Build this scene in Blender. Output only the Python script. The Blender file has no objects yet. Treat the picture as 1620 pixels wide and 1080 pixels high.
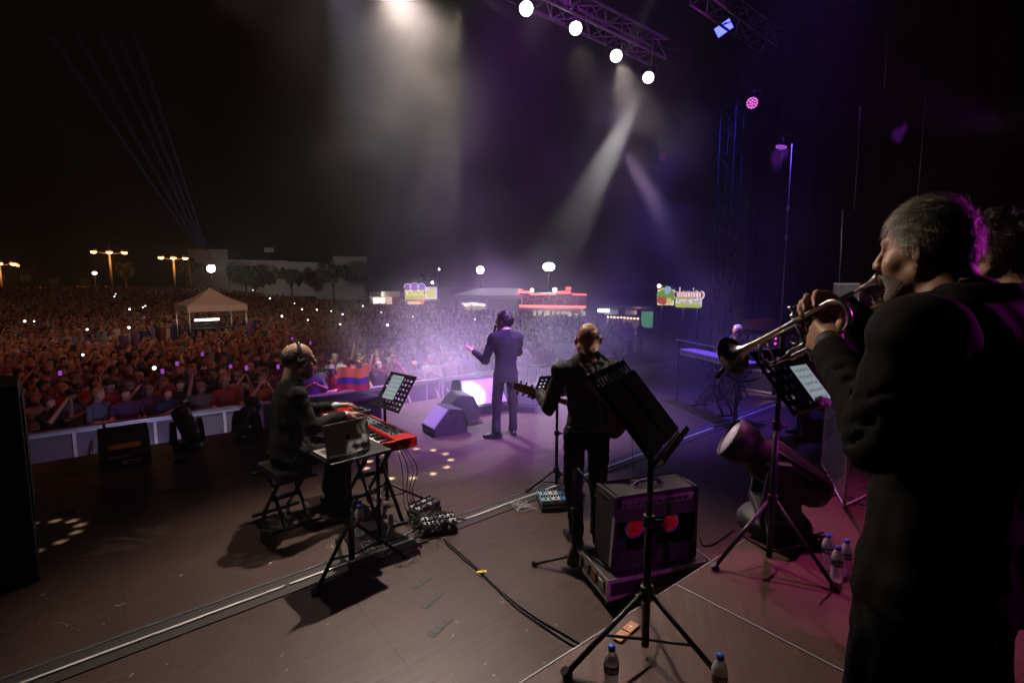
import bpy, bmesh, math, random
import numpy as np
from mathutils import Vector as V, Matrix, Euler
random.seed(7)
S = bpy.context.scene
COL = S.collection
R = math.radians

# ---------------------------------------------------------------- camera, sky, exposure
CAM_Z, TILT, FPX = 2.15, math.atan(93 / 810), 810.0      # metres above the stage floor; photo is 1620 px wide
cd = bpy.data.cameras.new('camera')
cam = bpy.data.objects.new('camera', cd)
COL.objects.link(cam)
cam.location = (0, 0, CAM_Z)
cam.rotation_euler = (math.pi / 2 - TILT, 0, 0)
cd.sensor_width, cd.lens = 36.0, 18.0
cd.clip_start, cd.clip_end = 0.05, 1000
S.camera = cam

w = bpy.data.worlds.new('World')
S.world = w
w.use_nodes = True
nt = w.node_tree
bg = nt.nodes['Background']
sky = nt.nodes.new('ShaderNodeTexSky')
sky.sky_type = 'NISHITA'
sky.sun_disc = False
sky.sun_elevation = R(-6)
sky.sun_rotation = R(200)
nt.links.new(sky.outputs[0], bg.inputs[0])
bg.inputs[1].default_value = 0.012

S.view_settings.view_transform = 'Standard'
S.view_settings.look = 'None'
S.view_settings.exposure = 0
S.view_settings.gamma = 1
S.cycles.use_denoising = True
S.cycles.volume_step_rate = 1.0
S.cycles.volume_max_steps = 256
S.cycles.max_bounces = 5
S.cycles.diffuse_bounces = 2
S.cycles.glossy_bounces = 3
S.cycles.transmission_bounces = 5
S.cycles.transparent_max_bounces = 12
S.cycles.volume_bounces = 0
S.cycles.sample_clamp_indirect = 4
S.cycles.caustics_reflective = False
S.cycles.caustics_refractive = False

# stage frame: s runs along the stage front, n runs from the band towards the public
ANG = R(39)
UX, UY = math.cos(ANG), math.sin(ANG)
def st(s, n, z=0.0):
    return V((s * UX - n * UY, s * UY + n * UX, z))
def px_ray(u, v):
    a, b = (u - 810) / FPX, -(v - 540) / FPX
    c, s = math.cos(TILT), math.sin(TILT)
    return V((a, c + b * s, -s + b * c))
def P(u, v, z):          # where that spot of the photo lies on the level z
    d = px_ray(u, v)
    return V((0, 0, CAM_Z)) + d * ((z - CAM_Z) / d.z)
def D(u, v, y):          # ... or at the distance y
    d = px_ray(u, v)
    return V((0, 0, CAM_Z)) + d * (y / d.y)

# ---------------------------------------------------------------- lamps of the show, and a few added beams
def aim(o, a, b):
    o.location = a
    o.rotation_euler = (V(b) - V(a)).to_track_quat('-Z', 'Y').to_euler()
def spot(name, a, b, col, watt, deg, blend=.3, rad=.08):
    l = bpy.data.lights.new(name, 'SPOT')
    l.color, l.energy, l.spot_size, l.spot_blend, l.shadow_soft_size = col, watt, R(deg), blend, rad
    o = bpy.data.objects.new(name, l)
    COL.objects.link(o)
    aim(o, a, b)
    return o
WARM, WHITE = (1, .80, .70), (1, .93, .88)
VIOLET, BLUE, MAG = (.36, .12, 1), (.13, .07, 1), (.85, .04, .75)
TR_N, LAMP_Z = 6.3, 6.12
# the row of spotlights under the front truss: s, z, colour, watts, aim, cone
FRONT = [
    (2.15, 6.0, WARM, 230, (1.3, 4.2, .8), 44),
    (3.3, 6.2, WARM, 2000, (1.75, 3.0, 0), 50),
    (4.3, 6.22, (1, .92, .74), 600, (9.28, 3.42, 3.1), 15),
    (5.38, 6.27, WARM, 260, (1.5, .45, 1.9), 18),
    (6.45, 6.3, WARM, 110, (3.4, 2.4, .5), 26),
    (7.48, 6.14, WARM, 480, (2.7, 1.0, .45), 18),
    (8.42, 6.0, WHITE, 2600, (4.28, 5.49, 1.1), 11),
]
for s_, z_, c_, w_, t_, d_ in FRONT:
    a_, b_ = st(s_, TR_N, z_), st(*t_)
    dr = (b_ - a_).normalized()
    spot('front_spotlight_beam', a_ + dr * .06, b_, c_, w_, d_, 1 if d_ > 30 else .4, .05)
spot('violet_wash_beam', st(5.0, 0, 13), st(4.5, 6.3, 0), (.48, .17, 1), 31000, 20, 1)
spot('violet_wash_beam', st(12, 3.0, 13), st(7.3, 5.0, 0), (.19, .08, 1), 16000, 22, 1)
spot('violet_wash_beam', st(6.0, 17, 13), st(5.9, 7.8, .5), (.84, .78, 1), 38000, 21, 1)
spot('pit_magenta_beam', st(7.4, 6.0, 13), st(5.4, 9.6, -.3), (.62, .04, 1), 30000, 24, .8)
spot('pit_violet_beam', st(.6, 8.45, -.35), st(-.2, 11.2, -.75), (.55, .48, .9), 60, 130, .6)
spot('keyboard_key_beam', st(-1.6, 6.4, 6.0), st(1.3, 4.75, 1.1), (1, .95, .80), 400, 15, .7)
spot('back_magenta_beam', st(5.8, -1.7, 3.2), st(1.62, .25, 1.95), MAG, 420, 15, .5)
spot('trumpet_key_beam', st(.8, 6.6, 5.5), D(1400, 440, 1.3), (1, .78, .6), 1450, 12, .5)
spot('back_magenta_beam', st(6.4, 2.6, 11), st(3.9, .9, .45), (.95, .12, .55), 3600, 16, .9)
spot('amp_magenta_beam', st(3.8, -2.2, 3.4), st(2.7, 2.2, .5), (.9, .05, .9), 260, 13, .5)
spot('public_warm_beam', st(3.0, 5.0, 13), st(4.0, 21, -1.5), (1, .40, .22), 900, 80, .9)
spot('public_warm_beam', st(1.0, 5.4, 13), st(2.0, 40, -.5), (1, .44, .26), 2700, 60, .9)
spot('public_magenta_beam', st(1.0, 5.0, 13), st(-.5, 14.5, -.6), (1, .05, .16), 620, 60, .8)
spot('truss_magenta_beam', st(8.0, 1.0, 3.8), st(7.6, 6.4, 6.6), (.80, .04, 1), 520, 40, .5)
spot('monitor_white_beam', st(5.0, 2.5, 7.0), D(746, 622, 8.25), (.95, .95, 1), 30000, 4.0, .9, .03)
spot('added_pit_beam', st(4.0, 9.8, 13), (-2.6, 13, -.4), (1, .97, .86), 22000, 21, .9)  # added to light the smoke over the pit
spot('added_player_beam', st(7.2, 6.0, 4.6), D(1165, 530, 9.3), (.9, .55, 1), 2000, 16, .7)  # added to bring the dark far player out
spot('added_tent_beam', st(.5, 7, 6.6), D(331, 480, 24.5), (1, .80, .66), 1500, 11, .6)  # added to brighten the tent canvas
spot('barrier_white_beam', st(.9, 7.4, 4.0), P(246, 692, -.55), (.75, .75, 1), 500, 8, .6)
spot('barrier_white_beam', st(2.2, 7.4, 4.0), P(345, 652, -.35), (.95, .95, 1), 420, 9, .6)

# patterned projectors: a ring of dots, and a broken-up dapple
def gobo(o, kind, r0=.06, n=14, dot=.011, sc=60):
    l = o.data; l.use_nodes = True; t = l.node_tree; em = t.nodes['Emission']
    tc = t.nodes.new('ShaderNodeTexCoord'); ax = Matrix.Identity(3)
    def m(op, a, b=None, c=None):
        q = t.nodes.new('ShaderNodeMath'); q.operation = op
        for i, v in enumerate((a, b, c)):
            if v is None: continue
            if isinstance(v, (int, float)): q.inputs[i].default_value = v
            else: t.links.new(v, q.inputs[i])
        return q.outputs[0]
    def dot_(i):
        q = t.nodes.new('ShaderNodeVectorMath'); q.operation = 'DOT_PRODUCT'; q.inputs[1].default_value = ax.col[i]; t.links.new(tc.outputs['Normal'], q.inputs[0]); return q.outputs['Value']
    z = m('ABSOLUTE', dot_(2)); x, y = m('DIVIDE', dot_(0), z), m('DIVIDE', dot_(1), z)
    if kind == 'ring':
        rad = m('SQRT', m('ADD', m('MULTIPLY', x, x), m('MULTIPLY', y, y)))
        a = m('MULTIPLY', m('ARCTAN2', y, x), n / (2 * math.pi)); fr = m('SUBTRACT', m('FRACT', a), .5)
        along = m('MULTIPLY', fr, 2 * math.pi * r0 / n); across = m('SUBTRACT', rad, r0)
        d = m('SQRT', m('ADD', m('MULTIPLY', along, along), m('MULTIPLY', across, across)))
        s = m('SUBTRACT', 1, m('SMOOTH_MAX', m('DIVIDE', d, dot), 0, .2)); s = m('MAXIMUM', s, 0)
    else:
        cb = t.nodes.new('ShaderNodeCombineXYZ'); t.links.new(x, cb.inputs[0]); t.links.new(y, cb.inputs[1])
        no = t.nodes.new('ShaderNodeTexNoise'); no.inputs['Scale'].default_value = sc; no.inputs['Detail'].default_value = 1; no.inputs['Distortion'].default_value = 1.2; t.links.new(cb.outputs[0], no.inputs['Vector'])
        s = m('MAXIMUM', m('MULTIPLY', m('SUBTRACT', no.outputs['Fac'], .49), 16), 0); s = m('MINIMUM', s, 1)
    t.links.new(s, em.inputs['Strength'])
for a, c, e, w_ in ((st(4.2, 6.3, 6.1), (648, 731), (712, 733), 42000), (st(1.6, 6.3, 6.1), (42, 852), (88, 860), 5500)):
    c, e = P(*c, 0), P(*e, 0); dist = (c - a).length
    o = spot('dot_ring_beam', a, c, (1, .90, .62), w_, 2.6 * math.degrees(math.atan((e - c).length / dist)), .1, .012)
    gobo(o, 'ring', (e - c).length / dist, 13, .0085)
o = spot('dapple_beam', st(7.2, -.6, 4.6), D(948, 548, 4.06), (1, .93, .78), 1500, 7, .4, .01)
gobo(o, 'dapple', sc=120)
# ---------------------------------------------------------------- materials
def pm(name, col, rough=.5, metal=0., var=.2, scale=9., bump=0., spec=.5, emit=None, es=0., trans=0., alpha=1., sheen=0., stretch=None, rvar=.12):
    m = bpy.data.materials.new(name)
    m.use_nodes = True
    t = m.node_tree
    b = t.nodes['Principled BSDF']
    b.inputs['Metallic'].default_value = metal
    b.inputs['Specular IOR Level'].default_value = spec
    b.inputs['Transmission Weight'].default_value = trans
    b.inputs['Alpha'].default_value = alpha
    b.inputs['Sheen Weight'].default_value = sheen
    tc = t.nodes.new('ShaderNodeTexCoord')
    mp = t.nodes.new('ShaderNodeMapping')
    t.links.new(tc.outputs['Object'], mp.inputs[0])
    if stretch: mp.inputs['Scale'].default_value = stretch
    n = t.nodes.new('ShaderNodeTexNoise')
    n.inputs['Scale'].default_value = scale
    n.inputs['Detail'].default_value = 6
    t.links.new(mp.outputs[0], n.inputs['Vector'])
    mx = t.nodes.new('ShaderNodeMix'); mx.data_type = 'RGBA'
    mx.inputs[6].default_value = (*[c * (1 - var) for c in col], 1)
    mx.inputs[7].default_value = (*[min(1, c * (1 + var)) for c in col], 1)
    t.links.new(n.outputs['Fac'], mx.inputs[0])
    t.links.new(mx.outputs[2], b.inputs['Base Color'])
    mr = t.nodes.new('ShaderNodeMapRange')
    mr.inputs[3].default_value, mr.inputs[4].default_value = max(.02, rough - rvar), min(1, rough + rvar)
    t.links.new(n.outputs['Fac'], mr.inputs[0])
    t.links.new(mr.outputs[0], b.inputs['Roughness'])
    if bump:
        bp = t.nodes.new('ShaderNodeBump')
        bp.inputs['Strength'].default_value = bump
        bp.inputs['Distance'].default_value = .01
        t.links.new(n.outputs['Fac'], bp.inputs['Height'])
        t.links.new(bp.outputs[0], b.inputs['Normal'])
    if emit:
        b.inputs['Emission Color'].default_value = (*emit, 1)
        b.inputs['Emission Strength'].default_value = es
    return m
def glow(name, col, es):
    return pm(name, (.02, .02, .02), .5, emit=col, es=es)
MAT = {}
def M_(name, *a, **k):
    if name not in MAT: MAT[name] = pm(name, *a, **k)
    return MAT[name]
black_metal = M_('black_metal', (.012, .012, .013), .42, .0, bump=.05)
black_plastic = M_('black_plastic', (.016, .016, .017), .5, bump=.08, scale=60)
tolex = M_('tolex', (.013, .013, .015), .62, bump=.35, scale=260)
alu = M_('aluminium', (.48, .48, .5), .38, .8, scale=14)
alu_dull = M_('dull_aluminium', (.30, .30, .33), .5, .35, scale=5, var=.3)
chrome = M_('chrome', (.62, .62, .64), .16, 1., var=.05, rvar=.05)
silver = M_('silver_plate', (.78, .76, .73), .24, 1., var=.06, rvar=.06)
brass = M_('lacquered_brass', (.75, .52, .26), .18, 1., var=.1)
cable_black = M_('cable_rubber', (.012, .012, .012), .55)
cable_white = M_('white_cable', (.55, .55, .55), .5)
ply = M_('plywood', (.10, .065, .045), .6, scale=5, var=.3, stretch=(1, 6, 1), bump=.1)
white_plastic = M_('white_plastic', (.7, .7, .7), .4)
dark_glass = M_('dark_glass', (.008, .008, .009), .15)

# ---------------------------------------------------------------- shapes
class MB:
    def __init__(s):
        s.v, s.f, s.mi, s.sm, s.m = [], [], [], [], 0
    def add(s, vs, fs, smooth=False):
        o = len(s.v)
        s.v += [tuple(x) for x in vs]
        for f in fs:
            s.f.append([i + o for i in f]); s.mi.append(s.m); s.sm.append(smooth)
    def box(s, c, d, rot=None, taper=1.0):
        c = V(c); h = [x / 2 for x in d]
        vs = []
        for z in (-1, 1):
            k = taper if z > 0 else 1
            for x, y in ((-1, -1), (1, -1), (1, 1), (-1, 1)):
                p = V((x * h[0] * k, y * h[1] * k, z * h[2]))
                if rot is not None: p = rot @ p
                vs.append(c + p)
        s.add(vs, [(3, 2, 1, 0), (4, 5, 6, 7), (0, 1, 5, 4), (1, 2, 6, 5), (2, 3, 7, 6), (3, 0, 4, 7)])
    def tube(s, pts, r, n=8, r2=None, closed=False):
        pts = [V(p) for p in pts]
        N_ = len(pts)
        rs = r if isinstance(r, (list, tuple)) else [r + ((r2 if r2 is not None else r) - r) * i / max(1, N_ - 1) for i in range(N_)]
        up = None
        o = len(s.v); vs = []; fs = []
        for i, p in enumerate(pts):
            if closed: t = pts[(i + 1) % N_] - pts[i - 1]
            else: t = pts[min(i + 1, N_ - 1)] - pts[max(i - 1, 0)]
            t.normalize()
            if up is None:
                up = V((0, 0, 1)) if abs(t.z) < .9 else V((1, 0, 0))
            a = t.cross(up)
            if a.length < 1e-4: a = t.orthogonal()
            a.normalize(); up = a.cross(t)
            for k in range(n):
                th = 2 * math.pi * k / n
                vs.append(p + (a * math.cos(th) + up * math.sin(th)) * rs[i])
        for i in range(N_ if closed else N_ - 1):
            j = (i + 1) % N_
            for k in range(n):
                fs.append((i * n + k, i * n + (k + 1) % n, j * n + (k + 1) % n, j * n + k))
        s.add(vs, fs, True)
        if not closed:
            s.f += [[o + k for k in range(n)][::-1], [o + (N_ - 1) * n + k for k in range(n)]]
            s.mi += [s.m] * 2; s.sm += [False] * 2
    def cyl(s, a, b, r, r2=None, n=14):
        s.tube([a, b], r, n, r2)
    def lathe(s, prof, n=20, M=None, cap=True):
        vs = []
        for r_, z_ in prof:
            for k in range(n):
                th = 2 * math.pi * k / n
                p = V((r_ * math.cos(th), r_ * math.sin(th), z_))
                vs.append(M @ p if M is not None else p)
        fs = []
        for i in range(len(prof) - 1):
            for k in range(n):
                fs.append((i * n + k, i * n + (k + 1) % n, (i + 1) * n + (k + 1) % n, (i + 1) * n + k))
        o = len(s.v)
        s.add(vs, fs, True)
        if cap:
            s.f += [[o + k for k in range(n)][::-1], [o + (len(prof) - 1) * n + k for k in range(n)]]
            s.mi += [s.m] * 2; s.sm += [False] * 2
    def prism(s, poly, h, M=None):
        """polygon in xy, thickness h along z (centred), placed by M"""
        n = len(poly)
        vs = [V((x, y, -h / 2)) for x, y in poly] + [V((x, y, h / 2)) for x, y in poly]
        if M is not None: vs = [M @ p for p in vs]
        s.add(vs, [tuple(range(n))[::-1], tuple(range(n, 2 * n))] + [(i, (i + 1) % n, n + (i + 1) % n, n + i) for i in range(n)])
    def sph(s, c, r, sc=(1, 1, 1), n=14, m=8, rot=None):
        vs, fs = [], []
        for i in range(m + 1):
            ph = math.pi * i / m
            for k in range(n):
                th = 2 * math.pi * k / n
                p = V((r * sc[0] * math.sin(ph) * math.cos(th), r * sc[1] * math.sin(ph) * math.sin(th), r * sc[2] * math.cos(ph)))
                if rot is not None: p = rot @ p
                vs.append(V(c) + p)
        for i in range(m):
            for k in range(n):
                fs.append((i * n + k, (i + 1) * n + k, (i + 1) * n + (k + 1) % n, i * n + (k + 1) % n))
        s.add(vs, fs, True)
    def build(s, name, mats, parent=None, bevel=0):
        me = bpy.data.meshes.new(name)
        me.from_pydata(s.v, [], s.f)
        for m in (mats if isinstance(mats, (list, tuple)) else [mats]): me.materials.append(m)
        me.polygons.foreach_set('material_index', s.mi)
        me.polygons.foreach_set('use_smooth', s.sm)
        if bevel:
            bm = bmesh.new(); bm.from_mesh(me)
            bmesh.ops.remove_doubles(bm, verts=bm.verts, dist=1e-5)
            es = [e for e in bm.edges if len(e.link_faces) == 2 and e.calc_face_angle(0) > .6]
            bmesh.ops.bevel(bm, geom=es, offset=bevel, segments=2, affect='EDGES', profile=.6)
            bm.to_mesh(me); bm.free()
        me.update()
        o = bpy.data.objects.new(name, me)
        COL.objects.link(o)
        if parent: o.parent = parent
        return o
def thing(name, label, cat, loc=(0, 0, 0), rz=0, group=None):
    o = bpy.data.objects.new(name, None)
    COL.objects.link(o)
    o.location = loc; o.rotation_euler = (0, 0, rz)
    o.empty_display_size = .1
    return tag(o, label, cat, group)
def tag(o, label=None, cat=None, group=None, kind=None):
    if label: o['label'] = label
    if cat: o['category'] = cat
    if group: o['group'] = group
    if kind: o['kind'] = kind
    return o
def dup(root, loc, rz=None, label=None, group=None):
    def cp(o, par):
        c = o.copy(); COL.objects.link(c)
        if par: c.parent = par
        for ch in list(o.children): cp(ch, c)
        return c
    r = cp(root, None)
    r.location = loc
    if rz is not None: r.rotation_euler = (0, 0, rz)
    if label: r['label'] = label
    if group: r['group'] = group
    return r
def text_faces(txt, size, depth=.0):
    cu = bpy.data.curves.new('lettering', 'FONT')
    cu.body, cu.size, cu.align_x, cu.align_y, cu.extrude = txt, size, 'CENTER', 'CENTER', depth
    o = bpy.data.objects.new('lettering', cu)
    me = bpy.data.meshes.new_from_object(o)
    vs = [v.co.copy() for v in me.vertices]; fs = [list(p.vertices) for p in me.polygons]
    bpy.data.objects.remove(o); bpy.data.curves.remove(cu); bpy.data.meshes.remove(me)
    return vs, fs
def arc(c, r, a0, a1, ax, ay, n=10):
    c, ax, ay = V(c), V(ax), V(ay)
    return [c + (ax * math.cos(R(a0 + (a1 - a0) * i / n)) + ay * math.sin(R(a0 + (a1 - a0) * i / n))) * r for i in range(n + 1)]
def spline(pts, n=6):
    pts = [V(p) for p in pts]; out = []
    for i in range(len(pts) - 1):
        p0, p1, p2, p3 = pts[max(i - 1, 0)], pts[i], pts[i + 1], pts[min(i + 2, len(pts) - 1)]
        for k in range(n):
            t = k / n
            out.append(.5 * ((2 * p1) + (p2 - p0) * t + (2 * p0 - 5 * p1 + 4 * p2 - p3) * t * t + (3 * p1 - p0 - 3 * p2 + p3) * t ** 3))
    out.append(pts[-1])
    return out

# ---------------------------------------------------------------- soft bodies: distance fields turned into one skin
class Field:
    def __init__(s, lo, hi, h):
        s.ax = [np.arange(l, u + h, h, dtype=np.float32) for l, u in zip(lo, hi)]
        s.h = h
        sh = tuple(len(a) for a in s.ax)
        s.f = np.full(sh, 1.0, np.float32)
        s.m = np.zeros(sh, np.int8)
    def put(s, fn, lo, hi, mat=0, k=.02, cut=False, only=False):
        sl = []
        for a, l, u in zip(s.ax, lo, hi):
            i0, i1 = np.searchsorted(a, l - k - 2 * s.h), np.searchsorted(a, u + k + 2 * s.h)
            if i1 <= i0: return
            sl.append(slice(i0, i1))
        sl = tuple(sl)
        X, Y, Z = s.ax[0][sl[0]][:, None, None], s.ax[1][sl[1]][None, :, None], s.ax[2][sl[2]][None, None, :]
        d = fn(X, Y, Z).astype(np.float32)
        f = s.f[sl]
        if only:            # paint: change the material inside the shape only
            s.m[sl] = np.where(d < 0, mat, s.m[sl]); return
        if cut:
            d = -d
            h = np.clip(.5 - .5 * (f - d) / k, 0, 1)
            s.f[sl] = f + (d - f) * h + k * h * (1 - h)
            s.m[sl] = np.where(d > f, mat, s.m[sl]) if mat >= 0 else s.m[sl]
            return
        s.m[sl] = np.where(d < f, mat, s.m[sl])
        h = np.clip(.5 + .5 * (f - d) / k, 0, 1)
        s.f[sl] = f + (d - f) * h - k * h * (1 - h)
    def cone(s, a, b, r1, r2=None, mat=0, k=.02, flat=None, **kw):
        a, b = np.array(a, float), np.array(b, float)
        r2 = r1 if r2 is None else r2
        ab = b - a; L = max(1e-9, ab @ ab)
        R_ = max(r1, r2)
        def fn(X, Y, Z):
            x, y, z = X - a[0], Y - a[1], Z - a[2]
            t = np.clip((x * ab[0] + y * ab[1] + z * ab[2]) / L, 0, 1)
            x, y, z = x - t * ab[0], y - t * ab[1], z - t * ab[2]
            q = x * x + y * y + z * z
            if flat is not None:
                n, g = flat
                w_ = x * n[0] + y * n[1] + z * n[2]
                q = q + w_ * w_ * (1 / (g * g) - 1)
            return np.sqrt(np.maximum(q, 1e-12)) - (r1 + (r2 - r1) * t)
        s.put(fn, np.minimum(a, b) - R_, np.maximum(a, b) + R_, mat, k, **kw)
    def ell(s, c, r, mat=0, k=.02, B=None, **kw):
        c, r = np.array(c, float), np.array(r, float)
        B = np.eye(3) if B is None else np.array(B, float)      # rows = local axes
        R_ = float(max(r))
        def fn(X, Y, Z):
            x, y, z = X - c[0], Y - c[1], Z - c[2]
            p = [x * B[i][0] + y * B[i][1] + z * B[i][2] for i in range(3)]
            k0 = np.sqrt(sum((p[i] / r[i]) ** 2 for i in range(3)))
            k1 = np.sqrt(sum((p[i] / r[i] ** 2) ** 2 for i in range(3)))
            return k0 * (k0 - 1) / np.maximum(k1, 1e-6)
        s.put(fn, c - R_, c + R_, mat, k, **kw)
    def bbox(s, c, r, rad=.01, mat=0, k=.02, B=None, **kw):
        c, r = np.array(c, float), np.array(r, float)
        B = np.eye(3) if B is None else np.array(B, float)
        R_ = float(np.linalg.norm(r))
        def fn(X, Y, Z):
            x, y, z = X - c[0], Y - c[1], Z - c[2]
            p = [np.abs(x * B[i][0] + y * B[i][1] + z * B[i][2]) - (r[i] - rad) for i in range(3)]
            o = np.sqrt(sum(np.maximum(q, 0) ** 2 for q in p))
            return o + np.minimum(np.maximum(np.maximum(p[0], p[1]), p[2]), 0) - rad
        s.put(fn, c - R_, c + R_, mat, k, **kw)
    def wrinkle(s, amp, fr, mats, seed=0):
        g = np.random.RandomState(seed)
        X, Y, Z = s.ax[0][:, None, None], s.ax[1][None, :, None], s.ax[2][None, None, :]
        w_ = np.zeros_like(s.f)
        for i in range(5):
            d = g.normal(size=3); d /= np.linalg.norm(d)
            q = fr * (1 + .8 * i)
            e = g.normal(size=3) * fr * .4
            w_ += np.sin((X * d[0] + Y * d[1] + Z * d[2]) * q + 1.6 * np.sin(X * e[0] + Y * e[1] + Z * e[2] + i)).astype(np.float32) / (1 + .5 * i)
        ok = np.isin(s.m, mats)
        s.f = np.where(ok, s.f + amp * w_, s.f)
    def merge(s, o, k=.006):
        s.m = np.where(o.f < s.f, o.m, s.m)
        h = np.clip(.5 + .5 * (s.f - o.f) / k, 0, 1)
        s.f = s.f + (o.f - s.f) * h - k * h * (1 - h)
    def skin(s):
        f = s.f; neg = f < 0
        c = np.zeros(tuple(n - 1 for n in f.shape), np.int8)
        for i in (0, 1):
            for j in (0, 1):
                for k in (0, 1):
                    c += neg[i:f.shape[0] - 1 + i, j:f.shape[1] - 1 + j, k:f.shape[2] - 1 + k]
        act = (c > 0) & (c < 8)
        idx = np.full(act.shape, -1, np.int64)
        ii, jj, kk = np.nonzero(act)
        idx[ii, jj, kk] = np.arange(len(ii))
        val = {}
        for i in (0, 1):
            for j in (0, 1):
                for k in (0, 1): val[i, j, k] = f[ii + i, jj + j, kk + k]
        acc = np.zeros((len(ii), 3)); cnt = np.zeros(len(ii))
        for ax in range(3):
            for p in (0, 1):
                for q in (0, 1):
                    a = [p, q]; a.insert(ax, 0); b = [p, q]; b.insert(ax, 1)
                    va, vb = val[tuple(a)], val[tuple(b)]
                    cr = (va < 0) != (vb < 0)
                    t = np.where(cr, va / np.where(cr, va - vb, 1), 0)
                    pt = np.tile(np.array(a, float), (len(ii), 1)); pt[:, ax] += t
                    acc += pt * cr[:, None]; cnt += cr
        pos = acc / np.maximum(cnt, 1)[:, None]
        vs = np.stack([s.ax[0][ii] + pos[:, 0] * s.h, s.ax[1][jj] + pos[:, 1] * s.h, s.ax[2][kk] + pos[:, 2] * s.h], 1)
        F_, M2 = [], []
        for ax in range(3):
            sa = [slice(None)] * 3; sb = [slice(None)] * 3
            sa[ax], sb[ax] = slice(0, -1), slice(1, None)
            A_, B_ = neg[tuple(sa)], neg[tuple(sb)]
            e = A_ != B_
            i, j, k = np.nonzero(e)
            o1, o2 = [x for x in range(3) if x != ax]
            co = [i, j, k]
            ok = (co[o1] > 0) & (co[o2] > 0) & (co[o1] < f.shape[o1] - 1) & (co[o2] < f.shape[o2] - 1)
            co = [x[ok] for x in co]
            ins = A_[tuple(co)]
            def g(d1, d2):
                q = [x.copy() for x in co]; q[o1] -= d1; q[o2] -= d2
                return idx[tuple(q)]
            quad = np.stack([g(1, 1), g(0, 1), g(0, 0), g(1, 0)], 1)
            flip = ins if ax != 1 else ~ins
            quad[~flip] = quad[~flip][:, ::-1]
            node = [x.copy() for x in co]; node[ax] = node[ax] + (~ins)
            F_.append(quad); M2.append(s.m[tuple(node)])
        return vs, np.concatenate(F_), np.concatenate(M2)
def np_mesh(name, parts, mats, parent=None, smooth=True):
    vs, fs, ms, o = [], [], [], 0
    for v_, f_, m_ in parts:
        vs.append(v_); fs.append(f_ + o); ms.append(m_); o += len(v_)
    vs, fs, ms = np.concatenate(vs), np.concatenate(fs), np.concatenate(ms)
    me = bpy.data.meshes.new(name)
    me.vertices.add(len(vs)); me.vertices.foreach_set('co', vs.astype(np.float32).ravel())
    k = fs.shape[1]
    me.loops.add(fs.size); me.loops.foreach_set('vertex_index', fs.astype(np.int32).ravel())
    me.polygons.add(len(fs)); me.polygons.foreach_set('loop_start', np.arange(0, fs.size, k, dtype=np.int32))
    for m in mats: me.materials.append(m)
    me.polygons.foreach_set('material_index', ms.astype(np.int32))
    me.polygons.foreach_set('use_smooth', np.full(len(fs), smooth))
    me.update(calc_edges=True)
    ob = bpy.data.objects.new(name, me)
    COL.objects.link(ob)
    if parent: ob.parent = parent
    return ob
# ---------------------------------------------------------------- people
SKIN, TOP, LEGS, SHOE, SHIRT, EYE, LIP, BEARD = range(8)
def A3(*p): return np.array(p, float)
def unit(v):
    v = np.array(v, float); return v / np.linalg.norm(v)
def squash(v, c, hf, k):
    hf = unit(hf); d = (v - c) @ hf
    return v + np.outer((d - .085) * (k - 1), hf)
def head(F, c, hf, hu, nose=1., beard=False, wide=1., neck=None, k=.012, chub=1., shut=True, ear=1.):
    hf = unit(hf); hu = unit(np.array(hu) - hf * np.dot(hu, hf)); rt = np.cross(hf, hu)
    L = lambda x, y, z: np.array(c) + rt * x + hf * y + hu * z
    B = [rt, hf, hu]
    F.ell(L(0, -.012, .025), (.076 * wide, .098, .092), SKIN, k, B)
    F.ell(L(0, .03, -.045), (.061 * chub * wide, .062, .078), SKIN, .03, B)
    for s in (-1, 1):
        F.cone(L(.055 * s * wide, -.005, -.055), L(.026 * s, .062, -.108), .022 * chub, .02, SKIN, .02)
        F.ell(L(.045 * s * wide, .057, -.03), (.022 * chub, .024, .024), SKIN, .02, B)
    F.ell(L(0, .07, -.108), (.026, .022, .02), SKIN, .018, B)
    F.cone(L(-.034, .078, .022), L(.034, .078, .022), .013, .013, SKIN, .014)
    for s in (-1, 1): F.ell(L(.031 * s, .097, .002), (.02, .014, .012), SKIN, .012, B, cut=True)
    for s in (-1, 1):
        F.ell(L(.031 * s, .076, .003), (.0135, .0135, .0125), EYE, .002, B)
        F.cone(L(.018 * s, .085, .010), L(.045 * s, .079, .009), .0055, .005, SKIN, .004)
        if shut: F.ell(L(.031 * s, .0775, .004), (.0145, .014, .0115), SKIN, .003, B)
    F.cone(L(0, .088, .014), L(0, .115 * nose, -.026), .008, .0125, SKIN, .008)
    for s in (-1, 1): F.ell(L(.011 * s, .103, -.03), (.009, .011, .008), SKIN, .006, B)
    F.cone(L(-.02, .083, -.060), L(.02, .083, -.060), .008, .008, LIP, .006)
    F.cone(L(-.017, .081, -.071), L(.017, .081, -.071), .009, .009, LIP, .006)
    F.bbox(L(0, .1, -.0655), (.024, .014, .0012), .001, LIP, .003, B, cut=True)
    for s in (-1, 1):
        F.ell(L((.083 + .012 * (ear - 1) / .35) * s * wide, -.014, -.008), (.0085 * ear, .016 * ear, .029), SKIN, .008, B)
        F.ell(L(.095 * s * wide, -.006, -.004), (.009, .009, .018), SKIN, .005, B, cut=True)
    if beard:
        F.bbox(L(0, .06, -.098), (.07, .062, .052), .03, BEARD, 0, B, only=True)
        F.cone(L(-.02, .083, -.060), L(.02, .083, -.060), .0075, .0075, LIP, .003)
        F.cone(L(-.017, .081, -.071), L(.017, .081, -.071), .0085, .0085, LIP, .003)
    if neck is not None:
        F.cone(L(0, -.025, -.06), neck, .058 * chub, .064 * chub, SKIN, .02)
    return L, B
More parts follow.
